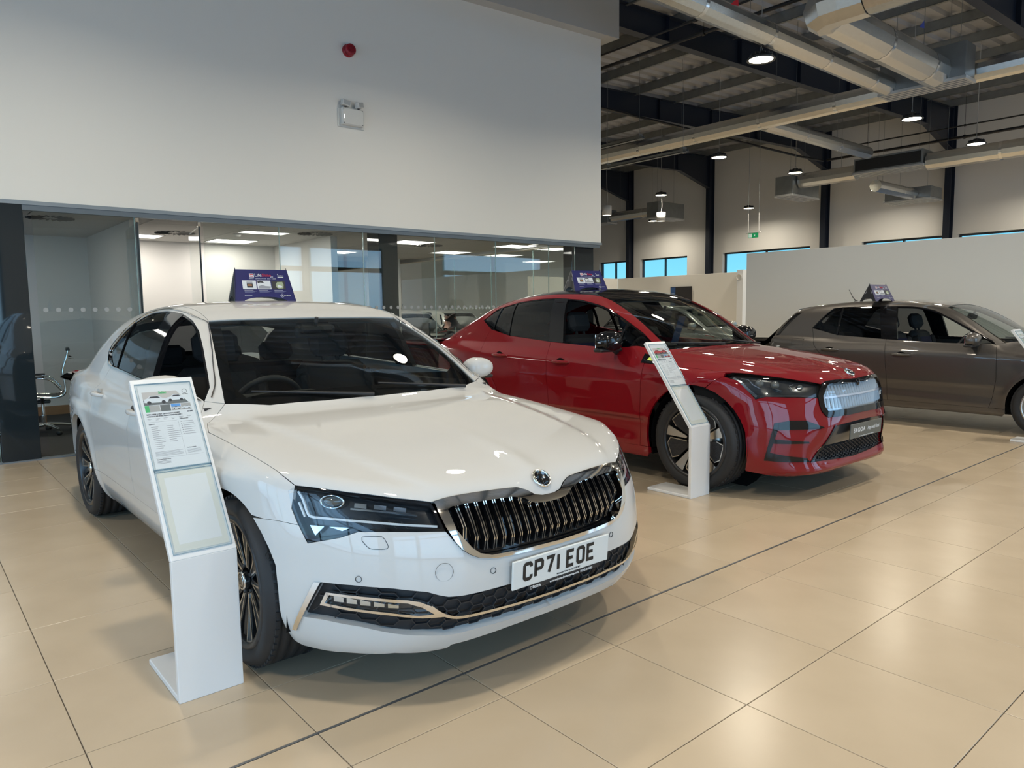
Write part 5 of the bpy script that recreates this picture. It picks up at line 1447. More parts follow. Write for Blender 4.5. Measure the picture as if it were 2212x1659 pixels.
    for y in [-a for a in ys[::-1]] + ys:
        t, l = zt(y) - .006, zl(y) + .006; k = min(max(l + .045, .565), t - .02)
        m = MB(); b = MB()
        for dy in (-.0048, .0048):
            Q, _ = cast(f, np.array([(2, y + dy, z) for z in (t, (t + k)/2, k, l)]), (-1, 0, 0), 3)
            offs = [-.016, -.008, -.002, -.026]; pts = [(p[0] + o_, p[1], p[2]) for p, o_ in zip(Q, offs)]
            pts[3] = (pts[3][0], y + dy - math.copysign(.004, y), pts[3][2])
            V = []
            for p in pts: V += [(p[0], p[1] - .0019, p[2]), (p[0], p[1] + .0019, p[2]), (p[0] - .004, p[1] + .0019, p[2]), (p[0] - .004, p[1] - .0019, p[2])]
            F = []
            for i in range(3): F += [(4*i + j, 4*i + (j + 1) % 4, 4*i + 4 + (j + 1) % 4, 4*i + 4 + j) for j in range(4)]
            m.add(V, [q[::-1] for q in F] + [(0, 1, 2, 3), (12, 15, 14, 13)])
            if dy > 0:
                for i in range(3):
                    p, q = pts[i], pts[i + 1]; b.add([(p[0] - .005, y - .0065, p[2]), (p[0] - .005, y + .0065, p[2]), (q[0] - .005, y + .0065, q[2]), (q[0] - .005, y - .0065, q[2]), (p[0] - .028, y - .0065, p[2]), (p[0] - .028, y + .0065, p[2]), (q[0] - .028, y + .0065, q[2]), (q[0] - .028, y - .0065, q[2])], [(0, 3, 2, 1), (0, 4, 7, 3), (1, 2, 6, 5)])
        s_ = m.build('grille_slat', M_['chrome'], g)
        b.build('slat_core', M_['black'], s_)
    badge(root, f, .765, .728, .041)
    # bumper
    open_top = [(.513, -.800, .451), (.606, -.732, .449), (.710, -.631, .441), (.774, -.540, .424), (.795, -.501, .407), (.807, -.473, .398), (.822, -.427, .394), (.851, -.238, .395), (.857, 0, .391)]
    open_bot = [(.811, 0, .239), (.802, -.2, .241), (.796, -.338, .243), (.773, -.453, .245), (.745, -.54, .263), (.621, -.711, .300), (.516, -.796, .316), (.44, -.838, .318)]
    arch = lS(f, [(.375*math.cos(math.radians(a)), .335 + .375*math.sin(math.radians(a))) for a in (54, 44, 34, 24)] + [(.352, .40), (.350, .30), (.348, .20)])
    bl = [(.859, 0, .496), (.857, -.1, .497), (.852, -.2, .500), (.844, -.295, .503), (.832, -.360, .516), (.823, -.391, .532), (.812, -.417, .553), (.800, -.437, .580), (.779, -.460, .618), (.734, -.549, .625), (.606, -.701, .628), (.562, -.746, .607), (.463, -.821, .580), (.426, -.834, .639), (.350, -.877, .647), (.28, -.90, .644)] + arch \
        + [(.383, -.818, .176), (.529, -.728, .182), (.665, -.607, .188), (.732, -.434, .178), (.748, -.423, .191), (.782, -.184, .198), (.79, 0, .20)] + open_bot + open_top[:1] + open_top[1:]
    sk = Skin().patch(f, [bl], (.8, -.6, 0), h=.028, thick=.03, gap=0); b2 = Skin().join(sk); b2.join(sk.mirrored())
    bump = b2.build('front_bumper', P, root)
    full = sym([open_top[-1]] + open_top[:-1][::-1] + open_bot[::-1])
    lg = Skin().patch(f, [full], FRONT, off=-.030, gap=-.006, rim=False, h=.04).build('lower_grille', M_['matte'], root, label='black honeycomb lower grille')
    honeycomb(f, full, FRONT, .062, .040, -.014, .003, 'honeycomb_mesh', mat('mesh_plastic', (.028, .029, .032), .35), lg, mirror=False, depth=.010)
    ch = crv([(.779, -.528, .372), (.792, -.500, .345), (.803, -.465, .325), (.814, -.417, .316), (.833, -.311, .314), (.845, -.15, .311), (.848, 0, .310)], 3)
    full_ch = ch + [(x, -y, z) for x, y, z in ch[::-1][1:]]
    Skin().patch(f, [strip_loop(f, full_ch, .011, FRONT)], FRONT, off=.006, gap=0, thick=.02, h=.02).build('chrome_strip', M_['chrome'], lg)
    fog = [(.531, -.790, .419), (.654, -.689, .410), (.738, -.595, .400), (.761, -.560, .391), (.779, -.529, .374), (.796, -.481, .328), (.760, -.554, .332), (.696, -.644, .348), (.584, -.750, .362), (.510, -.804, .372)]
    fi = [(.540, -.782, .410), (.654, -.689, .400), (.738, -.595, .389), (.765, -.552, .370), (.780, -.515, .342), (.755, -.562, .342), (.696, -.644, .357), (.584, -.750, .371), (.526, -.794, .380)]
    NF = (.75, -.66, 0)
    for s_ in (0, 1):
        mk = (lambda k: k.mirrored()) if s_ else (lambda k: k)
        g2 = mk(Skin().patch(f, [fog, fi], NF, off=.004, gap=0, thick=.02, h=.02)).build('fog_light', M_['chrome'], root, label='narrow fog light in a chrome frame')
        mk(Skin().patch(f, [fi], NF, off=-.02, gap=0, thick=-.02, h=.03)).build('lamp_housing', M_['lampdark'], g2)
        mk(Skin().patch(f, [fi], NF, off=-.002, gap=.0, rim=False, h=.03)).build('lens', M_['lens'], g2)
        for k in range(5):
            t = .06 + k*.165; a, b = np.array([.548, -.775, .395]), np.array([.752, -.566, .366]); c = a + (b - a)*t; d = (b - a)*.062
            w = .012 - .0012*k
            mk(Skin().patch(f, [[tuple(c - d - [0, 0, w]), tuple(c + d - [0, 0, w*.8]), tuple(c + d + [0, 0, w*.6]), tuple(c - d + [0, 0, w])]], NF, off=-.010, gap=0, thick=.008, h=.02)).build('led_reflector', M_['reflector'], g2)
        mk(Skin().patch(f, [[(.492, -.814, .450), (.513, -.800, .451), (.409, -.852, .258), (.393, -.861, .258)]], NF, off=.006, gap=0, thick=.02, h=.02)).build('bumper_blade', M_['chrome'], root, label='upright chrome blade at the bumper corner')
        for (x, y, z, r) in ((.624, -.715, .471, .0095), (.846, -.307, .461, .0095), (.304, -.900, .514, .0095)):
            C = snap(f, np.array([[x, y, z]]))[0]; N = surf_normals(f, C[None])[0]
            if s_: C = C*np.array([1, -1, 1]); N = N*np.array([1, -1, 1])
            fr = frame(C + N*.0008, Vector(N).cross(Vector((0, 0, 1))), Vector((0, 0, 1))); m = MB(); m.lathe([(r, 0), (r + .0016, .0006), (r + .0016, -.002)], 24, 'z', fr); m.build('parking_sensor', M_['ink'], bump)
        def outline(pts, nm):
            mk(Skin().patch(f, [strip_loop(f, pts + [pts[0]], .0018, NF)], NF, off=.0006, gap=0, thick=.001, h=.02, hb=.012)).build(nm, M_['ink'], bump)
        outline(crv([(.619, -.694, .612), (.640, -.674, .615), (.667, -.645, .614), (.680, -.637, .598), (.689, -.634, .580), (.680, -.645, .574), (.650, -.676, .574), (.635, -.685, .582), (.621, -.695, .600)], 2), 'washer_cover')
    C = snap(f, np.array([[.799, -.483, .486]]))[0]; N = surf_normals(f, C[None])[0]
    fr = frame(C + N*.0006, Vector(N).cross(Vector((0, 0, 1))), Vector((0, 0, 1))); m = MB(); m.lathe([(.0305, 0), (.0315, .0004), (.0315, -.002)], 40, 'z', fr); m.build('tow_eye_cover', M_['ink'], bump)
    # number plate
    fr = Matrix.Translation((.874, .006, .4295)) @ Matrix.Rotation(math.radians(4), 4, 'Y')
    pl = MB(); pl.bbox(-.006, .004, -.25, .25, -.054, .054, .003, fr); plate = pl.build('number_plate', M_['white'], root, label='white number plate reading CP71 EOE')
    glyph = {'C': [[(1, .75), (1, .88), (.8, 1), (.2, 1), (0, .88), (0, .12), (.2, 0), (.8, 0), (1, .12), (1, .25)]], 'P': [[(0, 0), (0, 1), (.8, 1), (1, .88), (1, .58), (.8, .46), (0, .46)]],
        '7': [[(0, 1), (1, 1), (.35, 0)]], '1': [[(.5, 0), (.5, 1)]], 'E': [[(1, 1), (0, 1), (0, 0), (1, 0)], [(0, .52), (.85, .52)]], 'O': [[(.2, 1), (0, .88), (0, .12), (.2, 0), (.8, 0), (1, .12), (1, .88), (.8, 1), (.2, 1)]]}
    y = -.196; W_, H_, T_ = .033, .058, .0135
    for k, ch_ in enumerate('CP71 EOE'):
        if ch_ == ' ': y += .022; continue
        w = .0 if ch_ == '1' else W_
        m = MB()
        for stx in glyph[ch_]:
            pts = [np.array([(y + (q[0]*w if ch_ != '1' else 0)), -.024 + q[1]*H_]) for q in stx]
            cl = ch_ == 'O'; n_ = len(pts)
            L_, R_ = [], []
            for i, p in enumerate(pts):
                a = pts[i - 1] if i else (pts[-2] if cl else None); b = pts[i + 1] if i < n_ - 1 else (pts[1] if cl else None)
                ta = (p - a)/np.linalg.norm(p - a) if a is not None else None; tb = (b - p)/np.linalg.norm(b - p) if b is not None else None
                ta = tb if ta is None else ta; tb = ta if tb is None else tb
                na, nb = np.array([-ta[1], ta[0]]), np.array([-tb[1], tb[0]]); mm = na + nb; mm = mm/max((mm*na).sum(), .5)*T_/2
                L_.append(p + mm); R_.append(p - mm)
            for i in range(n_ - 1):
                q = [L_[i], L_[i + 1], R_[i + 1], R_[i]]
                m.add([tuple(fr @ Vector((.0052, a_, b_))) for a_, b_ in q], [(0, 1, 2, 3)])
        m.build('plate_character', M_['ink'], plate)
        y += (.0 if ch_ == '1' else W_) + T_ + (.0085 if ch_ not in '1' else .012) + (.004 if ch_ == '7' else 0)
    frt = frame(fr @ Vector((.0046, 0, -.040)), (0, 1, 0), (0, 0, 1))
    text('plate_small_print', 'Richmond Motor Group  PO20 8PF', .0085, M_['ink'], plate, frt @ Matrix.Translation((.03, -.002, 0)))
    m = MB(); m.bbox(-.006, .0035, -.172, .205, -.071, -.0535, .002, fr); cap = m.build('plate_holder', M_['matte'], plate)
    wm = mat('print_white', (.7, .72, .74), .5)
    text('holder_lettering', 'www.richmondmotorgroup.com   01243 212783', .0115, wm, cap, frt @ Matrix.Translation((.045, -.0225, .0005)), bold=.0002)
    text('holder_lettering', '\u0160KODA', .012, wm, cap, frt @ Matrix.Translation((-.135, -.0225, .0005)), bold=.0004)
    m = MB(); m.lathe([(.004, .0006), (.0052, .0006), (.0052, 0)], 16, 'z', frt @ Matrix.Translation((-.163, -.0225, .0005))); m.build('holder_emblem', wm, cap)
    # mirrors
    mirror_cap(root, (-.80, -.945, 1.02), P, M_['matte'], -1, led=False)
    mirror_cap(root, (-.84, .93, 1.02), P, M_['matte'], 1, .85, led=False)
    m = MB(); m.bbox(-.05, .04, -.10, .10, -.02, .03, .015, Matrix.Translation((-1.16, 0, 1.285)) @ Matrix.Rotation(math.radians(30), 4, 'Y')); m.build('sensor_housing', M_['matte'], root)
    m = MB(); m.tube([(-2.9, 0, 1.375), (-2.98, 0, 1.41), (-3.06, 0, 1.40), (-3.10, 0, 1.345)], [.004, .012, .02, .024], 8); m.build('roof_fin', P, root)
    return root
def red_car(loc):
    root = empty('car', loc, -PI/2, label='red coupe SUV with black roof and large lit-panel grille', cat='car')
    P = mat('paint_red', (.20, .0012, .006), .6, 0., coat=1.0, coatr=.015, spec=.1)
    M_['paintshade'] = mat('paintshade_red', (.16, .002, .006), .4, coat=.5)
    K = M_['black']
    f = make_surf(SURF['red'])
    ap = lT(f, [(-.43, -.655)]) + [(-.582, -.635, 1.165), (-.743, -.615, 1.256), (-.917, -.60, 1.356), (-1.111, -.583, 1.445)]
    hs = [ap[0], (-.46, -.80, 1.045), (-.38, -.86, 1.0), (-.27, -.885, .955), (-.141, -.889, .924), (-.06, -.874, .925), (.225, -.850, .903), (.268, -.832, .904)]
    hl_top = [(.268, -.832, .904), (.414, -.776, .895), (.516, -.703, .879), (.630, -.588, .855), (.740, -.446, .822)]
    g_top = [(.745, -.390, .839), (.770, -.2, .838), (.780, -.041, .836), (.782, 0, .835)]
    D = dict(ra=.430, dlo_bottom=[(-2.596, 1.189), (-2.263, 1.130), (-1.642, 1.085), (-1.048, 1.058), (-.53, 1.045)],
        dlo_top=[(-.56, 1.10), (-.66, 1.172), (-.866, 1.297), (-1.136, 1.407), (-1.445, 1.466), (-1.751, 1.486), (-1.991, 1.484), (-2.305, 1.458), (-2.609, 1.394), (-2.775, 1.278)], iC=0, iB=2,
        door_front=[(-.53, 1.045), (-.487, .937), (-.488, .75), (-.50, .5), (-.514, .275)],
        door_mid=[(-1.642, 1.085), (-1.645, 1.03), (-1.60, .8), (-1.572, .549), (-1.565, .275)],
        door_rear=[(-2.596, 1.189), (-2.655, 1.075), (-2.60, .93), (-2.545, .84), (-2.42, .75), (-2.33, .62), (-2.30, .45), (-2.31, .275)],
        zsill=.275, hood=lT(f, [(-.33, 0), (-.34, -.3), (-.375, -.5)]) + hs + hl_top[1:] + g_top,
        ws_base=[(-.33, 0), (-.34, -.3), (-.375, -.5)], apillar=ap, ws_top=[(-1.135, -.45), (-1.135, -.2), (-1.13, 0)],
        roof_side=[(-1.4, -.585), (-1.85, -.577), (-2.3, -.567), (-2.7, -.557), (-2.88, -.553)], roof_rear=[(-2.9, -.35), (-2.9, 0)],
        rg_side=[(-3.05, -.56), (-3.2, -.575), (-3.3, -.59)], rg_base=[(-3.34, -.35), (-3.36, 0)], boot_side=[(-3.40, -.66)],
        boot_rear=[(-.66, .97), (-.40, .93), (0, .91)], zboot=.91, xend=-3.40, ztail=1.05,
        hood_seam=hs[:-1] + [(.232, -.885, .886)], lamp_back=[], bumper_seam=[(.236, -.894, .876), (.16, -.922, .835), (.105, -.935, .79)], aseam=75,
        handles=((-1.43, .905), (-2.30, .935)), zbelt=1.05, zseat=.06, zdash=1.0, xmir=-1.02, zmir=1.32, roofmat=K, rooflabel='gloss black roof panel',
        framemat=K, frit=.035, fritlow=.03,
        pillars=[('centre_pillar', [(-1.80, 1.482), (-1.62, 1.482), (-1.48, 1.08), (-1.67, 1.088)])],
        panes=[('front_window', [(-.80, 1.05), (-1.48, 1.08), (-1.62, 1.478), (-1.445, 1.462), (-1.136, 1.402), (-.866, 1.290), (-.80, 1.25)], 'clearg', True),
               ('quarter_light', [(-.56, 1.05), (-.79, 1.055), (-.79, 1.25), (-.60, 1.125)], 'tint', False),
               ('rear_window_pane', [(-1.67, 1.088), (-2.28, 1.133), (-2.34, 1.452), (-1.991, 1.480), (-1.80, 1.48)], 'tint', False),
               ('quarter_window', [(-2.29, 1.134), (-2.59, 1.19), (-2.765, 1.278), (-2.605, 1.388), (-2.35, 1.45)], 'tint', False)])
    build_car('red', root, P, (.372, .274, .235, 'aero', .925), D)
    for q in ([(-2.345, 1.45), (-2.285, 1.135)], [(-2.545, 1.41), (-2.56, 1.18)], [(-.80, 1.25), (-.795, 1.055)]):
        both(Skin().patch(f, [strip_loop(f, lS(f, q), .022, NS)], NS, off=.001, gap=0, thick=.02), 'window_divider', K, root, label='black divider bar of a side window')
    # lamps
    hl = [(.236, -.894, .876)] + hl_top + [(.748, -.475, .78), (.751, -.504, .728), (.623, -.697, .738), (.517, -.802, .742), (.465, -.842, .724), (.405, -.861, .789), (.336, -.874, .851)]
    NH = (.65, -.7, .3)
    for s_ in (0, 1):
        mk = (lambda k: k.mirrored()) if s_ else (lambda k: k)
        h = mk(Skin().patch(f, [hl], NH, off=-.03, thick=-.03, gap=.002, h=.04)).build('headlight', M_['lampdark'], root, label='slim headlight with dark housing and clear lens')
        mk(Skin().patch(f, [hl], NH, off=0, gap=.002, rim=False, h=.03)).build('lens', M_['lens'], h)
        def st(path, w, off, nm, m, th=.006): return mk(Skin().patch(f, [strip_loop(f, path, w, NH)], NH, off=off, gap=0, thick=th, h=.02)).build(nm, m, h)
        st([(.30, -.87, .875), (.36, -.868, .84), (.41, -.856, .795), (.47, -.835, .745)], .020, -.010, 'running_light_strip', M_['reflector'])
        st([(.35, -.85, .872), (.395, -.83, .868), (.43, -.82, .825), (.475, -.80, .80)], .006, -.010, 'running_light_strip', M_['reflector'])
        st([(.49, -.825, .745), (.62, -.70, .752), (.74, -.53, .742)], .010, -.006, 'lamp_lower_bar', M_['dsatin'])
        st([(.545, -.73, .80), (.585, -.70, .785)], .006, -.012, 'lamp_blade', M_['reflector'])
        st([(.625, -.615, .825), (.605, -.64, .815), (.63, -.635, .78), (.665, -.60, .775)], .005, -.012, 'lamp_blade', M_['reflector'])
        for (x, y, z, r) in ((.46, -.785, .835, .030), (.545, -.715, .825, .030), (.66, -.58, .805, .022)):
            C = snap(f, np.array([[x, y, z]]))[0]; N = surf_normals(f, C[None])[0]; C = C - N*.022
            if s_: C = C*np.array([1, -1, 1]); N = N*np.array([1, -1, 1])
            fr = frame(C, Vector(N).cross(Vector((0, 0, 1))) * -1, Vector((0, 0, 1)))
            m = MB(); m.lathe([(.0001, r*.6), (r*.5, r*.5), (r*.85, r*.2), (r, 0)], 24, 'z', fr); m.build('projector_lens', mat('projector_glass', (.10, .10, .09), .04, coat=1), h)
    # crystal grille panel
    go = sym([(.782, 0, .835), (.780, -.041, .836), (.770, -.2, .838), (.745, -.390, .839), (.742, -.44, .822), (.745, -.485, .78), (.748, -.504, .741), (.762, -.505, .68), (.774, -.490, .633), (.788, -.465, .60), (.801, -.439, .587), (.83, -.25, .588), (.845, -.107, .592), (.847, 0, .593)])
    gi = sym([(.795, 0, .800), (.795, -.03, .806), (.785, -.212, .818), (.761, -.375, .818), (.758, -.41, .80), (.765, -.465, .739), (.775, -.468, .70), (.780, -.460, .666), (.793, -.436, .632), (.825, -.25, .634), (.840, -.107, .639), (.842, 0, .64)])
    g = Skin().patch(f, [go, gi], FRONT, off=.008, gap=.001, thick=.03, h=.02).build('grille', K, root, label='gloss black framed grille panel with clear ribbed screen')
    cr = mat('crystal_panel', (.42, .46, .50), .22, .35, coat=.8)
    back = Skin().patch(f, [gi], FRONT, off=-.022, gap=0, rim=False, h=.03).build('ribbed_panel', cr, g)
    for i in range(24):
        y = -.44 + .88*i/23
        for (z0, z1) in ((.645, .718), (.734, .806)):
            Q, _ = cast(f, np.array([(2, y, z0), (2, y, z1)]), (-1, 0, 0), 3); m = MB()
            (x0, _, _), (x1, _, _) = Q
            m.add([(x0 - .022, y - .010, z0), (x0 - .022, y + .010, z0), (x1 - .022, y + .010, z1), (x1 - .022, y - .010, z1), (x0 - .010, y - .004, z0), (x1 - .010, y - .004, z1)], [(4, 5, 3, 0), (4, 1, 2, 5), (0, 1, 4), (3, 5, 2)])
            m.build('crystal_rib', cr, back)
    Skin().patch(f, [strip_loop(f, [(.768, -.455, .726), (.80, -.2, .727), (.812, 0, .728), (.80, .2, .727), (.768, .455, .726)], .014, FRONT)], FRONT, off=-.008, gap=0, thick=.012, h=.02).build('light_bar', mat('light_bar', (.55, .60, .72), .2, coat=.8), back)
    Skin().patch(f, [gi], FRONT, off=-.002, gap=0, rim=False, h=.04).build('clear_screen', M_['lens'], g)
    m = MB(); fr = frame((.800, 0, .812), (0, 1, 0), (-.05, 0, 1)); m.lathe([(.0001, .012), (.018, .008), (.026, 0)], 20, 'z', fr); m.build('camera_housing', K, g)
    C, _ = cast(f, np.array([(2, .385, .70)]), (-1, 0, 0), 3); fr = frame(C[0] + [.004, 0, 0], (-.2, 1, 0), (0, 0, 1))
    text('vrs_plaque', 'RS', .05, mat('print_pale', (.6, .65, .72), .3), g, fr)
    badge(root, f, .733, .880, .042)
    # bumper
    top = [(.758, -.553, .276), (.793, -.46, .40), (.827, -.369, .526), (.840, -.22, .533), (.846, -.103, .536), (.846, 0, .537)]
    bot = [(.787, 0, .251), (.785, -.15, .256), (.780, -.306, .264)]
    arch = lS(f, [(.430*math.cos(math.radians(a)), .372 + .430*math.sin(math.radians(a))) for a in (75, 64, 52, 40, 28, 16)] + [(.424, .36), (.422, .28), (.41, .205)])
    bl = [(.847, 0, .593), (.845, -.107, .592), (.83, -.25, .588), (.801, -.439, .587), (.788, -.465, .60), (.774, -.490, .633), (.762, -.505, .68), (.751, -.504, .728), (.623, -.697, .738), (.517, -.802, .742), (.465, -.842, .724), (.405, -.861, .789), (.336, -.874, .851), (.236, -.894, .876), (.16, -.922, .835)] + arch \
        + lS(f, [(.50, .190)]) + [(.676, -.677, .184), (.779, -.418, .188), (.795, -.2, .195), (.80, 0, .20)] + bot + top
    sk = Skin().patch(f, [bl], (.8, -.6, 0), h=.028, thick=.03, gap=0); b2 = Skin().join(sk); b2.join(sk.mirrored()); bump = b2.build('front_bumper', P, root)
    full = sym([top[-1]] + top[:-1][::-1] + bot[::-1])
    lg = Skin().patch(f, [full], FRONT, off=-.028, gap=-.006, rim=False, h=.04).build('lower_grille', M_['matte'], root, label='black lower grille with fine mesh')
    lowm = sym([(.812, 0, .375), (.805, -.25, .376), (.787, -.455, .379), (.760, -.548, .28), (.780, -.306, .266), (.787, 0, .254)])
    honeycomb(f, lowm, FRONT, .036, .022, -.010, .0035, 'honeycomb_mesh', mat('mesh_plastic', (.028, .029, .032), .35), lg, mirror=False, depth=.015)
    car = sym([(.845, 0, .534), (.845, -.10, .533), (.835, -.25, .53), (.822, -.372, .52), (.79, -.452, .382), (.805, -.25, .379), (.812, 0, .378)])
    Skin().patch(f, [car], FRONT, off=-.010, gap=.002, thick=.02, h=.03).build('plate_carrier', mat('carrier_grey', (.03, .033, .036), .25, coat=.4), lg)
    NF = (.75, -.66, 0)
    for s_ in (0, 1):
        mk = (lambda k: k.mirrored()) if s_ else (lambda k: k)
        for lp, nm in (([(.582, -.786, .560), (.660, -.706, .579), (.723, -.616, .576), (.796, -.489, .522), (.782, -.524, .513), (.602, -.774, .513)], 'bumper_blade'),
                       ([(.582, -.786, .560), (.602, -.774, .513), (.564, -.806, .350), (.548, -.815, .293), (.530, -.825, .293)], 'bumper_blade'),
                       ([(.564, -.806, .350), (.65, -.72, .328), (.734, -.612, .311), (.747, -.589, .280), (.65, -.73, .284), (.548, -.815, .293)], 'bumper_blade'),
                       ([(.584, -.791, .447), (.743, -.603, .427), (.745, -.599, .415), (.580, -.793, .416)], 'bumper_blade'),
                       ([(.747, -.585, .276), (.758, -.553, .276), (.793, -.46, .40), (.827, -.369, .526), (.822, -.39, .53), (.787, -.475, .40)], 'bumper_blade')):
            mk(Skin().patch(f, [lp], NF, off=.006, gap=0, thick=.02, h=.02)).build(nm, K, bump, label='gloss black bumper accent blade')
    fr = Matrix.Translation((.872, .0, .468)) @ Matrix.Rotation(math.radians(3), 4, 'Y')
    m = MB(); m.bbox(-.006, .004, -.252, .252, -.054, .054, .003, fr); plate = m.build('number_plate', mat('plate_grey', (.10, .11, .10), .35), root, label='dark grey show plate reading SKODA Approved Used')
    wm = mat('print_white', (.7, .72, .74), .5); ft = frame(fr @ Vector((.0045, 0, 0)), (0, 1, 0), (0, 0, 1))
    text('plate_lettering', 'SKODA', .048, wm, plate, ft @ Matrix.Translation((-.115, .004, 0)), bold=.001, sx=1.05, space=1.15)
    text('plate_lettering', 'Approved Used', .042, wm, plate, ft @ Matrix.Translation((.115, .004, 0)), sx=.72)
    text('plate_small_print', 'MMG   Richmond Motor Group PO20 8PF   01243 212783', .010, wm, plate, ft @ Matrix.Translation((0, -.044, 0)))
    # badge panel on the wing, mirrors
    both(Skin().patch(f, [lS(f, [(-.525, 1.015), (-.36, .985), (-.36, .935), (-.52, .945)])], NS, off=.003, gap=0, thick=.006), 'wing_badge', K, root, label='black badge strip on the front wing')
    Skin().patch(f, [lS(f, [(-.475, .985), (-.435, .980), (-.435, .960), (-.475, .965)])], NS, off=.005, gap=0, thick=.006).build('badge_insert', mat('badge_green', (.55, .75, .05), .3), root, label='lime green badge insert')
    mirror_cap(root, (-.80, -1.0, 1.115), K, M_['matte'], -1, 1.12); mirror_cap(root, (-.80, 1.0, 1.115), K, M_['matte'], 1, 1.12)
    # spoiler lip
    sp = sym(lT(f, [(-3.37, -.64), (-3.32, -.60), (-3.30, -.3), (-3.30, 0)])[::-1] + lT(f, [(-3.44, -.64), (-3.47, -.3), (-3.48, 0)]))
    m = MB(); m.bbox(-.002, .002, -.05, .05, -.14, .14, .001, Matrix.Translation((-.86, .02, 1.17)) @ Matrix.Rotation(.35, 4, 'Y')); m.build('windscreen_tag', mat('tag_blue', (.02, .05, .12), .5), root, label='dark blue hanging tag behind the windscreen')
    return root
def grey_car(loc, kind='grey'):
    root = empty('car', loc, -PI/2, label='dark grey hatchback parked in front of the tall white partition', cat='car')
    P = mat('paint_grey', (.085, .077, .070), .42, .6, coat=1.0, coatr=.015)
    M_['paintshade'] = mat('paintshade_grey', (.03, .03, .03), .4)
    K = M_['black']
    f = make_surf(SURF['grey'])
    ap = lT(f, [(-.44, -.69), (-.60, -.655), (-.80, -.605), (-.95, -.57), (-1.06, -.545)])
    hs = [ap[0]] + lS(f, [(-.42, .95), (-.30, .93), (0, .885), (.20, .845), (.32, .80), (.42, .765)])
    hl_top = [hs[-1]] + lT(f, [(.50, -.62), (.60, -.48)])
    D = dict(ra=.355, dlo_bottom=[(-2.571, 1.105), (-2.231, 1.022), (-1.624, .983), (-1.002, .957), (-.49, .945)],
        dlo_top=[(-.53, .985), (-.726, 1.094), (-.94, 1.214), (-1.146, 1.314), (-1.30, 1.352), (-1.429, 1.367), (-1.864, 1.374), (-2.25, 1.364), (-2.353, 1.352), (-2.47, 1.23)], iC=0, iB=2,
        door_front=[(-.49, .945), (-.455, .82), (-.45, .576), (-.475, .4), (-.51, .27)],
        door_mid=[(-1.624, .983), (-1.60, .8), (-1.57, .5), (-1.557, .27)],
        door_rear=[(-2.571, 1.105), (-2.53, .99), (-2.478, .889), (-2.36, .76), (-2.25, .62), (-2.17, .45), (-2.18, .27)],
        zsill=.27, hood=lT(f, [(-.31, 0), (-.33, -.3), (-.37, -.5)]) + hs + hl_top[1:] + lT(f, [(.64, -.35), (.67, 0)]),
        ws_base=[(-.31, 0), (-.33, -.3), (-.37, -.5)], apillar=ap, ws_top=[(-1.08, -.4), (-1.085, -.2), (-1.09, 0)],
        roof_side=[(-1.3, -.545), (-1.7, -.54), (-2.1, -.53), (-2.5, -.52), (-2.70, -.51)], roof_rear=[(-2.80, -.35), (-2.83, 0)],
        rg_side=[(-2.86, -.53), (-3.0, -.56)], rg_base=[(-3.06, -.35), (-3.08, 0)], boot_side=[(-3.10, -.60)],
        boot_rear=[(-.62, .72), (-.40, .60), (0, .58)], zboot=.58, xend=-3.12, ztail=.92,
        hood_seam=hs, lamp_back=lS(f, [(.36, .70), (.33, .66)]), bumper_seam=lS(f, [(.20, .665)]), aseam=62,
        handles=((-1.42, .812), (-2.27, .845)), zbelt=.95, zseat=-.02, zdash=.90, xmir=-.98, zmir=1.24, framemat=K, frit=.03, fritlow=.03,
        pillars=[('centre_pillar', [(-1.78, 1.37), (-1.58, 1.37), (-1.50, .98), (-1.68, .988)])],
        panes=[('front_window', [(-.55, .95), (-1.50, .98), (-1.58, 1.365), (-1.43, 1.362), (-1.146, 1.31), (-.726, 1.09)], 'clearg', True),
               ('rear_window_pane', [(-1.68, .988), (-2.22, 1.025), (-2.22, 1.36), (-1.864, 1.37), (-1.78, 1.37)], 'tint', False),
               ('quarter_window', [(-2.235, 1.028), (-2.56, 1.108), (-2.465, 1.228), (-2.35, 1.345), (-2.235, 1.36)], 'tint', False)])
    build_car('grey', root, P, (.315, .215, .195, 'silver', .868), D)
    both(Skin().patch(f, [strip_loop(f, lS(f, [(-2.23, 1.365), (-2.228, 1.022)]), .018, NS)], NS, off=.001, gap=0, thick=.02), 'window_divider', K, root, label='black divider bar of the rear side window')
    hl = hl_top + [tuple(p) for p in cast(f, np.array([(2, y, z) for y, z in [(-.48, .66), (-.62, .60), (-.76, .585)]]), (-1, 0, 0), 3)[0]] + lS(f, [(.36, .66)])
    both(Skin().patch(f, [hl], (.7, -.65, .25), off=.001, gap=.002, h=.03), 'headlight', M_['lampdark'], root, label='dark headlight')
    cF = lambda L: [tuple(p) for p in cast(f, np.array([(2, y, z) for y, z in L]), (-1, 0, 0), 3)[0]]
    g = Skin().patch(f, [sym(cF([(0, .735), (-.40, .72), (-.46, .64), (-.40, .55), (0, .53)]))], FRONT, off=.004, gap=0, thick=.02, h=.03).build('grille', K, root)
    bl = cF([(0, .73), (-.40, .72), (-.48, .66), (-.62, .60), (-.76, .585)]) + lS(f, [(.36, .66), (.20, .665)]) + lS(f, [(.355*math.cos(math.radians(a)), .31 + .355*math.sin(math.radians(a))) for a in (62, 50, 35, 20)] + [(.345, .30), (.34, .20)]) + cF([(-.70, .19), (-.4, .185), (0, .185)])
    sk = Skin().patch(f, [bl], (.8, -.6, 0), h=.035, thick=.03, gap=0); b2 = Skin().join(sk); b2.join(sk.mirrored()); b2.build('front_bumper', P, root)
    Skin().patch(f, [sym(cF([(0, .40), (-.55, .39), (-.62, .30), (-.45, .25), (0, .25)]))], FRONT, off=.004, gap=0, thick=.01, h=.04).build('lower_grille', M_['matte'], root)
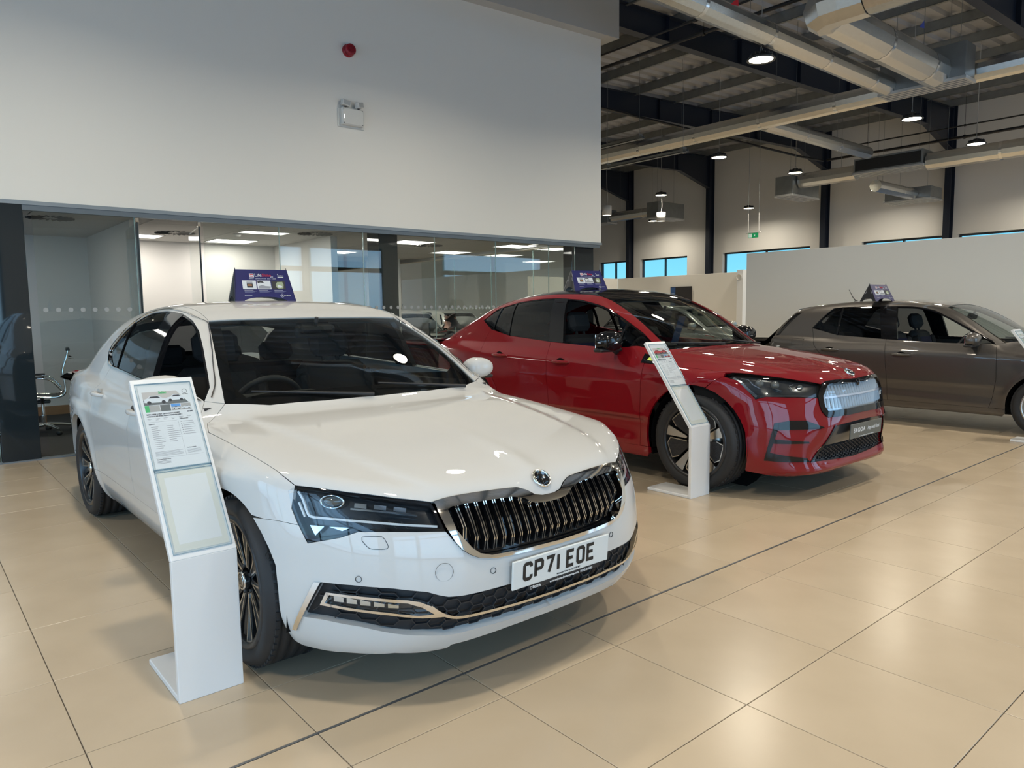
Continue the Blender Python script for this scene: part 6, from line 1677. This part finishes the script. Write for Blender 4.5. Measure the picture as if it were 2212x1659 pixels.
    mirror_cap(root, (-.68, -.955, 1.0), P, M_['matte'], -1, 1.0, led=False); mirror_cap(root, (-.68, .955, 1.0), P, M_['matte'], 1, 1.0, led=False)
    # fuel flap outline, tail spoiler, aerial
    Skin().patch(f, [strip_loop(f, lS(f, [(-2.80, .97), (-2.64, .965), (-2.63, .88), (-2.79, .885), (-2.80, .97)]), .003, SIDE)], SIDE, off=.001, gap=0, thick=.002, hb=.012).build('fuel_flap', M_['ink'], root)
    m = MB(); S_ = lT(f, [(-2.80, -.50), (-2.84, -.25), (-2.85, 0)]); V = []
    S_ = S_ + [(x, -y, z) for x, y, z in S_[:2][::-1]]
    for x, y, z in S_: V += [(x + .02, y, z + .010), (x - .14 + .10*abs(y), y, z - .015), (x - .13 + .10*abs(y), y, z - .045), (x + .02, y, z - .03)]
    F = []
    for i in range(4): F += [(4*i + j, 4*i + 4 + j, 4*i + 4 + (j + 1) % 4, 4*i + (j + 1) % 4) for j in range(4)]
    m.add(V, F + [(0, 1, 2, 3), (16, 19, 18, 17)]); m.build('roof_spoiler', P, root)
    both(Skin().patch(f, [lS(f, [(-2.78, 1.30), (-2.86, 1.29), (-3.0, 1.13), (-3.08, 1.0), (-3.04, 1.0), (-2.95, 1.12)])], NS, off=.002, gap=0, thick=.01), 'tail_edge', K, root, label='black edge beside the rear window')
    m = MB(); z0 = lT(f, [(-2.36, 0)])[0][2]; m.lathe([(.0001, .02), (.012, .018), (.022, 0)], 14, 'z', Matrix.Translation((-2.36, 0, z0 - .002)) @ Matrix.Diagonal((1.6, .8, 1, 1))); m.tube([(-2.36, 0, z0 + .01), (-2.40, 0, z0 + .05), (-2.46, 0, z0 + .16)], [.006, .005, .003], 6); m.build('aerial', M_['matte'], root)
    return root
# ---------------------------------------------------------------- the cars on show
car_mats()
white_car((1.86, 2.80, 0))
red_car((5.475, 3.275, 0))
gcar = grey_car((9.78, 2.12, 0))

def repaint(root, m, old='paint_grey'):
    for ch in root.children_recursive:
        if ch.type == 'MESH' and ch.material_slots and ch.material_slots[0].material and ch.material_slots[0].material.name == old:
            ch.material_slots[0].link = 'OBJECT'; ch.material_slots[0].material = m
def car_copy(src, loc, rz, m, lb):
    c = copy_tree(src); c.location = loc; c.rotation_euler = (0, 0, rz); c['label'] = lb; repaint(c, m); return c
silver = mat('paint_silver', (.38, .39, .37), .3, .4, coat=1.0)
bgw = mat('paint_white_far', (.72, .72, .70), .32, coat=1.0)
car_copy(gcar, (14.2, 9.0, 0), -PI/2 + .12, silver, 'pale silver car glimpsed behind the red car, before the back partition')
car_copy(gcar, (10.2, 18.9, 0), PI/2 + .0, bgw, 'white car seen tail first through the right office glass, left one')
car_copy(gcar, (13.2, 21.0, 0), PI/2 + .0, bgw, 'white car seen tail first through the right office glass, nearer the red car')

# ---------------------------------------------------------------- information stands
standm = mat('stand_white', (.80, .80, .79), .33, coat=.3)
paper = mat('paper', (.78, .79, .80), .5)
acry = glass('acrylic_sleeve', (.93, .96, .97))
inkg = mat('print_grey', (.28, .28, .30), .6)
ink = mat('print_dark', (.04, .04, .05), .6)
def blob(m, poly, z=0): m.add([(x, y, z) for x, y in poly], [tuple(range(len(poly)))])
def mini_car(parent, T, s, body, flip=1):
    m = MB(); k = lambda L: [(flip*x*s, y*s) for x, y in L][::flip]
    blob(m, k([(-.5, -.10), (-.48, .06), (-.36, .10), (-.22, .22), (.12, .22), (.26, .10), (.48, .05), (.52, -.04), (.48, -.13), (.38, -.14), (-.42, -.12)])); m.build('printed_car', body, parent).matrix_local = T
    m = MB(); blob(m, k([(-.30, .11), (-.20, .19), (.09, .19), (.20, .10)]), .0002)
    for x in (-.30, .30):
        V = [(flip*(x*s + .085*s*math.cos(a)), -.12*s + .085*s*math.sin(a)) for a in np.linspace(0, 2*PI, 15)[:-1]][::flip]; blob(m, V, .0002)
    m.build('printed_glass_and_wheels', ink, parent).matrix_local = T
def info_stand(loc, lb, red=False, detail=True):
    st = empty('information_stand', loc, label=lb, cat='stand', group='white sloping information stands')
    W = .228; t = .024
    m = MB(); m.bbox(0, W, t + .001, .40, 0, .022, .003); m.build('base_plate', standm, st)
    fold = Vector((0, 0, .520)); top = Vector((0, .425, 1.125)); d = (top - fold); L = d.length; d.normalize(); n = Vector((1, 0, 0)).cross(d) 
    fr = frame(fold, (1, 0, 0), d)          # x across, y up the slope, z outwards to the reader
    bk = [fr @ Vector((0, 0, -t)), fr @ Vector((0, L, -t))]; dd = (bk[1] - bk[0]).normalized(); q0 = bk[0] + dd*((t - bk[0].y)/dd.y)
    prof = [(0, 0), (0, .520), (top.y, top.z), (bk[1].y, bk[1].z), (q0.y, q0.z), (t, 0)]
    def bent(name, pr_):
        k = len(pr_); m = MB(); m.add([(0, y, z) for y, z in pr_] + [(W, y, z) for y, z in pr_], [tuple(range(k)), tuple(range(k, 2*k))[::-1]] + [(i, i + k, (i + 1) % k + k, (i + 1) % k) for i in range(k)]); o = m.build(name, standm, st)
        bv = o.modifiers.new('bevel', 'BEVEL'); bv.width = .0025; bv.segments = 2; bv.limit_method = 'ANGLE'; return o
    bent('front_panel', [prof[0], prof[1], prof[4], prof[5]]); bent('sloping_panel', [prof[1], prof[2], prof[3], prof[4]])
    for (a, b, nm) in ((L - .40, L - .022, 'upper'), (.020, .372 - .02, 'lower')):
        s = MB(); s.bbox(.012, W - .012, a, b, .0005, .004, .0008, fr); sl = s.build('acrylic_sleeve', acry, st)
        s = MB()
        for q in ((.012, .0135, a, b), (W - .0135, W - .012, a, b), (.012, W - .012, a, a + .0015), (.012, W - .012, b - .0015, b)): s.box(q[0], q[1], q[2], q[3], .0003, .0048, fr)
        s.build('sleeve_edge', mat('sleeve_edge', (.35, .48, .55), .2), sl)
    s = MB(); s.bbox(.020, W - .020, L - .385, L - .035, .0006, .0018, .0003, fr); pg = s.build('price_sheet', paper, st, label='printed price sheet in the upper sleeve')
    w0 = .020; w = W - .04; Y1 = L - .035; H = .35
    P = lambda u, v, z=.0024: fr @ Matrix.Translation((w0 + u*w, Y1 - v*H, z))
    def rect(u0, u1, v0, v1, m_, nm, z=.0022):
        b = MB(); b.box(w0 + u0*w, w0 + u1*w, Y1 - v1*H, Y1 - v0*H, z - .0002, z, fr); return b.build(nm, m_, pg)
    g1 = mat('print_photo_grey', (.45, .43, .41), .6); g2 = mat('print_photo_dark', (.16, .17, .17), .6); body = mat('print_red_car', (.45, .03, .04), .5) if red else mat('print_white_car', (.75, .77, .8), .5)
    b = MB(); b.add([tuple(fr @ Vector((w0 + u*w, Y1 - v*H, .0022))) for u, v in ((.06, .07), (.06, .235), (.92, .235), (.72, .07))], [(0, 1, 2, 3)]); b.build('printed_photo', mat('print_photo_pale', (.60, .55, .52), .6), pg)
    b = MB(); b.add([tuple(fr @ Vector((w0 + u*w, Y1 - v*H, .0023))) for u, v in ((.06, .17), (.06, .235), (.92, .235), (.84, .17))], [(0, 1, 2, 3)]); b.build('printed_photo', g2, pg)
    rect(.06, .14, .24, .32, mat('print_green', (.08, .50, .18), .6), 'printed_photo'); rect(.14, .34, .24, .32, g1, 'printed_photo'); rect(.35, .54, .24, .32, g2, 'printed_photo')
    rect(.56, .74, .24, .275, mat('print_sky', (.12, .35, .75), .6), 'printed_photo'); rect(.56, .74, .275, .32, g1, 'printed_photo'); rect(.75, .94, .24, .32, g1, 'printed_photo')
    mini_car(pg, P(.30, .175, .0027), .46*w, body); mini_car(pg, P(.68, .165, .0026), .36*w, body, -1); mini_car(pg, P(.65, .292, .0027), .15*w, body); mini_car(pg, P(.845, .292, .0027), .17*w, body, -1)
    text('print_lettering', 'Selec', .014, mat('print_green', (.08, .50, .18), .6), pg, P(.45, .085), bold=.0004)
    b = MB(); b.lathe([(.0085, 0), (.0098, 0), (.0098, -.0003)], 20, 'z', P(.885, .085)); b.build('printed_emblem', ink, pg); text('print_lettering', 'SKODA', .006, ink, pg, P(.885, .125))
    ttl = ('SKODA ENYAQ COUPE IV 82KWH VRS', 'COUPE 5DR ELECTRIC AUTO 4X4 (299 PS)') if red else ('SKODA SUPERB 1.4 TSI IV 12KWH LAURIN & KLEMENT', 'HATCHBACK 5DR PETROL PLUG-IN HYBRID DSG EURO 6')
    text('print_lettering', ttl[0], .0068, ink, pg, P(.06, .352), align='LEFT', sx=.72); text('print_lettering', ttl[1], .0068, ink, pg, P(.06, .376), align='LEFT', sx=.72)
    text('print_lettering', '\u00a329,995', .0078, ink, pg, P(.95, .348), align='RIGHT', sx=.85, bold=.0001)
    heads = ('Equipment', .06, .47), ('Vehicle benefits', .66, .43), ('Previous owners', .66, .79), ('Richmond Motor Group', .06, .895)
    for tx, u, v in heads: text('print_lettering', tx, .0058, mat('print_mid', (.14, .14, .15), .6), pg, P(u, v), align='LEFT', sx=.85)
    rnd = random.Random(4); b = MB()
    def line(u, v, l, h=.0014): b.box(w0 + u*w, w0 + (u + l)*w, Y1 - v*H - h/2, Y1 - v*H + h/2, .0020, .0022, fr)
    for k in range(6): line(.06 + .15*k, .405, .08); line(.06 + .15*k, .42, .05)
    for k in range(12): line(.09, .505 + .0235*k, .10 + .14*rnd.random())
    for k in range(9): line(.38, .505 + .0235*k, .10 + .16*rnd.random())
    for k in range(7): line(.70, .465 + .026*k, .14 + .10*rnd.random()); line(.665, .465 + .026*k, .018, .003)
    for k in range(5): line(.06, .805 + .012*k, .52 - .06*(k == 1), .0011)
    for k in range(4): line(.66, .815 + .012*k, .26, .0011)
    for k in range(3): line(.06, .915 + .013*k, .25)
    b.build('print_lines', inkg, pg, kind='stuff')
    b = MB(); b.box(w0 + .62*w, w0 + .622*w, Y1 - .88*H, Y1 - .44*H, .0020, .0022, fr); b.box(w0 + .05*w, w0 + .95*w, Y1 - .8785*H, Y1 - .877*H, .0020, .0022, fr); b.box(w0 + .05*w, w0 + .60*w, Y1 - .4455*H, Y1 - .444*H, .0020, .0022, fr); b.build('printed_rules', inkg, pg)
    s = MB(); s.box(.020, W - .020, .028, .345, .0006, .0010, fr); s.build('sleeve_tape', mat('tape_cream', (.72, .71, .64), .5), st)
    s = MB(); s.box(.040, W - .040, .055, .315, .0010, .0013, fr); s.build('blank_sheet', standm, st)
    return st
info_stand((.676, 2.645, 0), 'white sloping information stand in front of the white car with its price sheet')
info_stand((4.312, 3.118, 0), 'white sloping information stand beside the front wheel of the red car', red=True)
info_stand((8.51, 1.91, 0), 'white sloping information stand cut by the right picture edge near the grey car', red=False)

# ---------------------------------------------------------------- roof signs
navy = mat('sign_navy', (.018, .020, .115), .32, coat=.3)
signblk = mat('sign_black', (.012, .012, .014), .35)
wp = mat('print_white', (.7, .72, .74), .5)
def roof_sign(loc, rz, lb, w=.37, h=.235, d=.22, tilt=0.):
    t = empty('roof_sign', loc, rz, label=lb, cat='sign', group='blue tent shaped roof signs')
    t.rotation_euler = (0, tilt, rz)
    # board outline with the arched cut-out at the foot; front leans back to the ridge
    wt = w*.86; N = 12
    def board(w0, w1, arch):
        L = [(-w0/2, 0), (-w0*arch, 0)] + [(-w0*arch*math.cos(a), .17*h*math.sin(a)) for a in np.linspace(0, PI, N)[1:-1]] + [(w0*arch, 0), (w0/2, 0), (w1/2, h*1.06), (-w1/2, h*1.06)]
        return L
    for s in (-1, 1):
        up = Vector((0, -s*d/2, h)).normalized()
        fr = frame((0, s*d/2, 0), (1, 0, 0) if s < 0 else (-1, 0, 0), up)
        m = MB(); m.prism(board(w, wt, .36), -.003, 0, fr); b = m.build('board', navy if s < 0 else mat('sign_back', (.40, .38, .36), .6), t, label=None if s < 0 else 'plain grey back board')
        if s > 0: continue
        def rect(x0, x1, y0, y1, m_, nm, z=.0012):
            q = MB(); q.box(x0, x1, y0, y1, z - .001, z, fr); return q.build(nm, m_, b)
        H = h*1.03
        rect(-.080, -.052, .78*H, .90*H, wp, 'printed_logo'); rect(-.076, -.056, .80*H, .88*H, mat('print_redlogo', (.55, .02, .04), .5), 'printed_logo', .0016); rect(-.074, -.058, .825*H, .852*H, wp, 'printed_logo', .0019)
        ft = lambda x, y: fr @ Matrix.Translation((x, y, .0015))
        text('sign_lettering', 'Life', .032, wp, b, ft(-.049, .845*H), align='LEFT'); text('sign_lettering', 'Shine', .032, mat('print_redlogo', (.55, .02, .04), .5), b, ft(-.002, .845*H), align='LEFT', sx=.85); text('sign_lettering', 'pro', .012, wp, b, ft(.060, .80*H), bold=.0003)
        text('sign_lettering', 'NEXT GENERATION CAR CARE', .0085, wp, b, ft(.0, .735*H), space=1.5)
        rect(.098, .135, .785*H, .805*H, wp, 'printed_logo'); text('sign_lettering', 'Car Care', .010, wp, b, ft(.117, .84*H)); rect(.098, .104, .875*H, .90*H, wp, 'printed_logo')
        pale = mat('print_pic_pale', (.66, .68, .70), .5); dk = mat('print_pic_dark', (.03, .03, .035), .5); br = mat('print_pic_tan', (.30, .14, .06), .5); gr = mat('print_pic_mid', (.30, .31, .34), .5); gn = mat('print_pic_green', (.33, .38, .24), .5)
        for k, x in enumerate((-.132, -.040, .052)):
            rect(x, x + .086, .40*H, .675*H, pale if k < 2 else dk, 'printed_picture')
        rect(-.105, -.068, .45*H, .58*H, dk, 'printed_picture', .0016); rect(-.099, -.074, .50*H, .555*H, br, 'printed_picture', .0019); rect(-.105, -.068, .60*H, .635*H, gr, 'printed_picture', .0016)
        q = MB(); blob(q, [(-.038, .64*H), (-.034, .59*H), (-.02, .61*H), (0, .60*H), (.006, .59*H), (-.002, .645*H), (-.02, .668*H)], .0016); q.build('printed_picture', dk, b).matrix_local = fr
        q = MB(); blob(q, [(-.038, .42*H), (.04, .42*H), (.043, .49*H), (.01, .50*H), (-.01, .54*H), (-.03, .50*H)], .0016); q.build('printed_picture', gr, b).matrix_local = fr
        q = MB(); blob(q, [(.078, .47*H), (.092, .42*H), (.122, .43*H), (.128, .55*H), (.122, .64*H), (.088, .63*H), (.078, .56*H)], .0016); q.build('printed_picture', gn, b).matrix_local = fr
        q = MB(); blob(q, [(.085, .46*H), (.11, .45*H), (.118, .50*H), (.09, .55*H)], .0019); q.build('printed_picture', pale, b).matrix_local = fr
        lt = mat('print_soft', (.25, .27, .42), .6)
        for x in (-.125, -.033, .062):
            rect(x, x + .055, .365*H, .372*H, wp, 'printed_caption')
            for j in range(3): rect(x, x + .075 - .012*j, (.335 - .022*j)*H, (.341 - .022*j)*H, lt, 'printed_caption')
        rect(-.128, -.082, .205*H, .215*H, wp, 'printed_caption')
        for a in range(4):
            q = MB(); q.lathe([(.005, .0012), (.0064, .0012), (.0064, .0)], 12, 'z', fr @ Matrix.Translation((.108 + .007*math.cos(a*PI/2), .20*H + .007*math.sin(a*PI/2), 0))); q.build('printed_logo', wp, b)
        text('sign_lettering', 'proPaint', .012, wp, b, ft(.142, .198*H))
    # triangular cheeks
    for s in (-1, 1):
        V = [(s*w/2*.985, -d/2, 0), (s*w/2*.985, -d*.30, 0)] + [(s*w/2*.985, -d*.30*math.cos(a), .13*h*math.sin(a)*1.4) for a in np.linspace(0, PI, 8)[1:-1]] + [(s*w/2*.985, d*.30, 0), (s*w/2*.985, d/2, 0), (s*wt/2*.985, 0, h)]
        m = MB(); k = len(V); m.add(V + [(x - s*.003, y, z) for x, y, z in V], [tuple(range(k)), tuple(range(k, 2*k))[::-1]] + [(i, (i + 1) % k, (i + 1) % k + k, i + k) for i in range(k)])
        c = m.build('side_cheek', signblk, t)
        x = s*(w/2*.985 - (w - wt)/2*.5)
        m = MB(); xx = lambda z: s*(w/2*.985 - (w/2 - wt/2)*.985*z/h) + s*.0012
        m.add([(xx(.62*h), -.03, .62*h), (xx(.62*h), .02, .62*h), (xx(.45*h), .05, .45*h), (xx(.38*h), .01, .38*h), (xx(.45*h), -.045, .45*h)], [(0, 1, 2, 3, 4)]); m.add([(xx(.34*h), -.012, .34*h), (xx(.34*h), .012, .34*h), (xx(.22*h), .012, .22*h), (xx(.22*h), -.012, .22*h)], [(0, 1, 2, 3)])
        m.build('printed_picture', gr_ if False else mat('print_pic_mid', (.30, .31, .34), .5), c)
    return t
roof_sign((1.858, 4.72, 1.449), -.13, 'navy tent shaped sign on the roof of the white car', w=.385, h=.222)
roof_sign((5.20, 5.02, 1.556), -.22, 'navy tent shaped sign on the roof of the red car', w=.385, h=.21)
roof_sign((9.0 + .18, 3.95, 1.432), -.21, 'navy tent shaped sign on the roof of the grey hatchback', w=.36, h=.215)

# ---------------------------------------------------------------- seated person and desk in the right office
def person(loc, rz):
    p = empty('person', loc, rz, label='dark haired person in a dark jacket seated at a desk behind the right office glass', cat='person')
    J = {'pelvis': (0, 0, .50), 'belly': (0, 0, .62), 'chest': (.03, 0, .82), 'shl': (.03, .17, .98), 'shr': (.03, -.17, .98), 'neck': (.04, 0, 1.05), 'elbl': (.14, .25, .76), 'elbr': (.14, -.25, .76), 'wrl': (.36, .18, .78), 'wrr': (.36, -.18, .78),
         'hipl': (.02, .10, .50), 'hipr': (.02, -.10, .50), 'knl': (.44, .12, .50), 'knr': (.44, -.12, .50), 'anl': (.42, .12, .10), 'anr': (.42, -.12, .10), 'tol': (.58, .13, .04), 'tor': (.58, -.13, .04)}
    E = [('pelvis', 'belly'), ('belly', 'chest'), ('chest', 'neck'), ('chest', 'shl'), ('chest', 'shr'), ('shl', 'elbl'), ('shr', 'elbr'), ('elbl', 'wrl'), ('elbr', 'wrr'), ('pelvis', 'hipl'), ('pelvis', 'hipr'), ('hipl', 'knl'), ('hipr', 'knr'), ('knl', 'anl'), ('knr', 'anr'), ('anl', 'tol'), ('anr', 'tor')]
    R_ = {'pelvis': .14, 'belly': .13, 'chest': .15, 'shl': .075, 'shr': .075, 'neck': .055, 'elbl': .048, 'elbr': .048, 'wrl': .034, 'wrr': .034, 'hipl': .10, 'hipr': .10, 'knl': .065, 'knr': .065, 'anl': .042, 'anr': .042, 'tol': .035, 'tor': .035}
    def skin(name, J, E, R_, root, m):
        K = list(J); me = bpy.data.meshes.new(name); me.from_pydata([J[k] for k in K], [(K.index(a), K.index(b)) for a, b in E], []); o = bpy.data.objects.new(name, me); COL.objects.link(o)
        md = o.modifiers.new('s', 'SKIN'); sv = me.skin_vertices[0].data
        for i, k in enumerate(K): sv[i].radius = (R_[k], R_[k]); sv[i].use_root = k == root
        sd = o.modifiers.new('d', 'SUBSURF'); sd.levels = sd.render_levels = 2
        bpy.context.view_layer.update(); nm = bpy.data.meshes.new_from_object(o.evaluated_get(bpy.context.evaluated_depsgraph_get())); bpy.data.objects.remove(o)
        nm.materials.clear(); nm.materials.append(m); nm.polygons.foreach_set('use_smooth', [True]*len(nm.polygons))
        q = bpy.data.objects.new(name, nm); COL.objects.link(q); q.parent = p; return q
    skin('body', J, E, R_, 'pelvis', mat('jacket_dark', (.02, .022, .025), .8))
    sk_ = mat('skin_tone', (.45, .26, .19), .5)
    H = {'n': (.04, 0, 1.06), 'c': (.05, 0, 1.13), 'm': (.06, 0, 1.20), 't': (.045, 0, 1.27)}
    hd = skin('head', H, [('n', 'c'), ('c', 'm'), ('m', 't')], {'n': .05, 'c': .072, 'm': .088, 't': .07}, 'm', sk_)
    m = MB(); m.lathe([(.012, 0), (.008, .02), (.0001, .03)], 8, 'z', Matrix.Translation((.145, 0, 1.175))); 
    for s in (-1, 1): m.lathe([(.0001, -.012), (.012, -.004), (.012, .006), (.0001, .012)], 10, 'y', Matrix.Translation((.055, s*.088, 1.18)))
    m.build('ears_and_nose', sk_, p)
    hr = {'a': (-.02, 0, 1.12), 'b': (.0, 0, 1.21), 'c': (.04, 0, 1.275)}
    skin('hair', hr, [('a', 'b'), ('b', 'c')], {'a': .062, 'b': .096, 'c': .082}, 'b', mat('hair_dark', (.015, .011, .009), .6))
    for s in (-1, 1):
        h = {'p0': (.36, s*.18, .78), 'p1': (.42, s*.17, .775), 'p2': (.46, s*.168, .768)}; skin('hand', h, [('p0', 'p1'), ('p1', 'p2')], {'p0': .022, 'p1': .026, 'p2': .016}, 'p1', sk_)
        for j in range(4):
            y = s*.168 + (j - 1.5)*.014; m = MB(); m.tube([(.44, y, .772), (.475, y, .770), (.495, y, .758)], [.007, .0065, .005], 6); m.build('finger', sk_, p)
        m = MB(); m.tube([(.40, s*.145, .772), (.43, s*.128, .768), (.45, s*.125, .762)], [.009, .008, .006], 6); m.build('thumb', sk_, p)
    return p
person((7.15, 9.98, .006), 2.75)
t = empty('office_desk', (6.62, 10.2, .006), 2.75, label='pale office desk in the right office carrying a monitor', cat='desk')
m = MB(); m.bbox(-.38, .38, -.8, .8, .71, .735, .004); m.build('desktop', mat('desk_white', (.6, .6, .58), .4), t)
for sx in (-.33, .33):
    for sy in (-.72, .72): m = MB(); m.box(sx - .02, sx + .02, sy - .02, sy + .02, 0, .71); m.build('leg', mat('desk_leg', (.3, .3, .3), .4, .6), t)
t = empty('monitor', (6.60, 9.95, .741), 2.75, label='black computer monitor on the desk, its back to the camera', cat='monitor')
m = MB(); m.bbox(-.012, .012, -.28, .28, .12, .46, .004); m.build('screen', mat('monitor_black', (.015, .015, .016), .3), t)
m = MB(); m.bbox(-.09, .09, -.12, .12, 0, .012, .003); m.tube([(.02, 0, .01), (.02, 0, .25)], .015, 8); m.build('monitor_stand', mat('monitor_black', (.015, .015, .016), .3), t)
office_chair((7.22, 9.95, .006), 2.75 + PI, 'black office chair under the seated person in the right office')
bpy.context.view_layer.update()
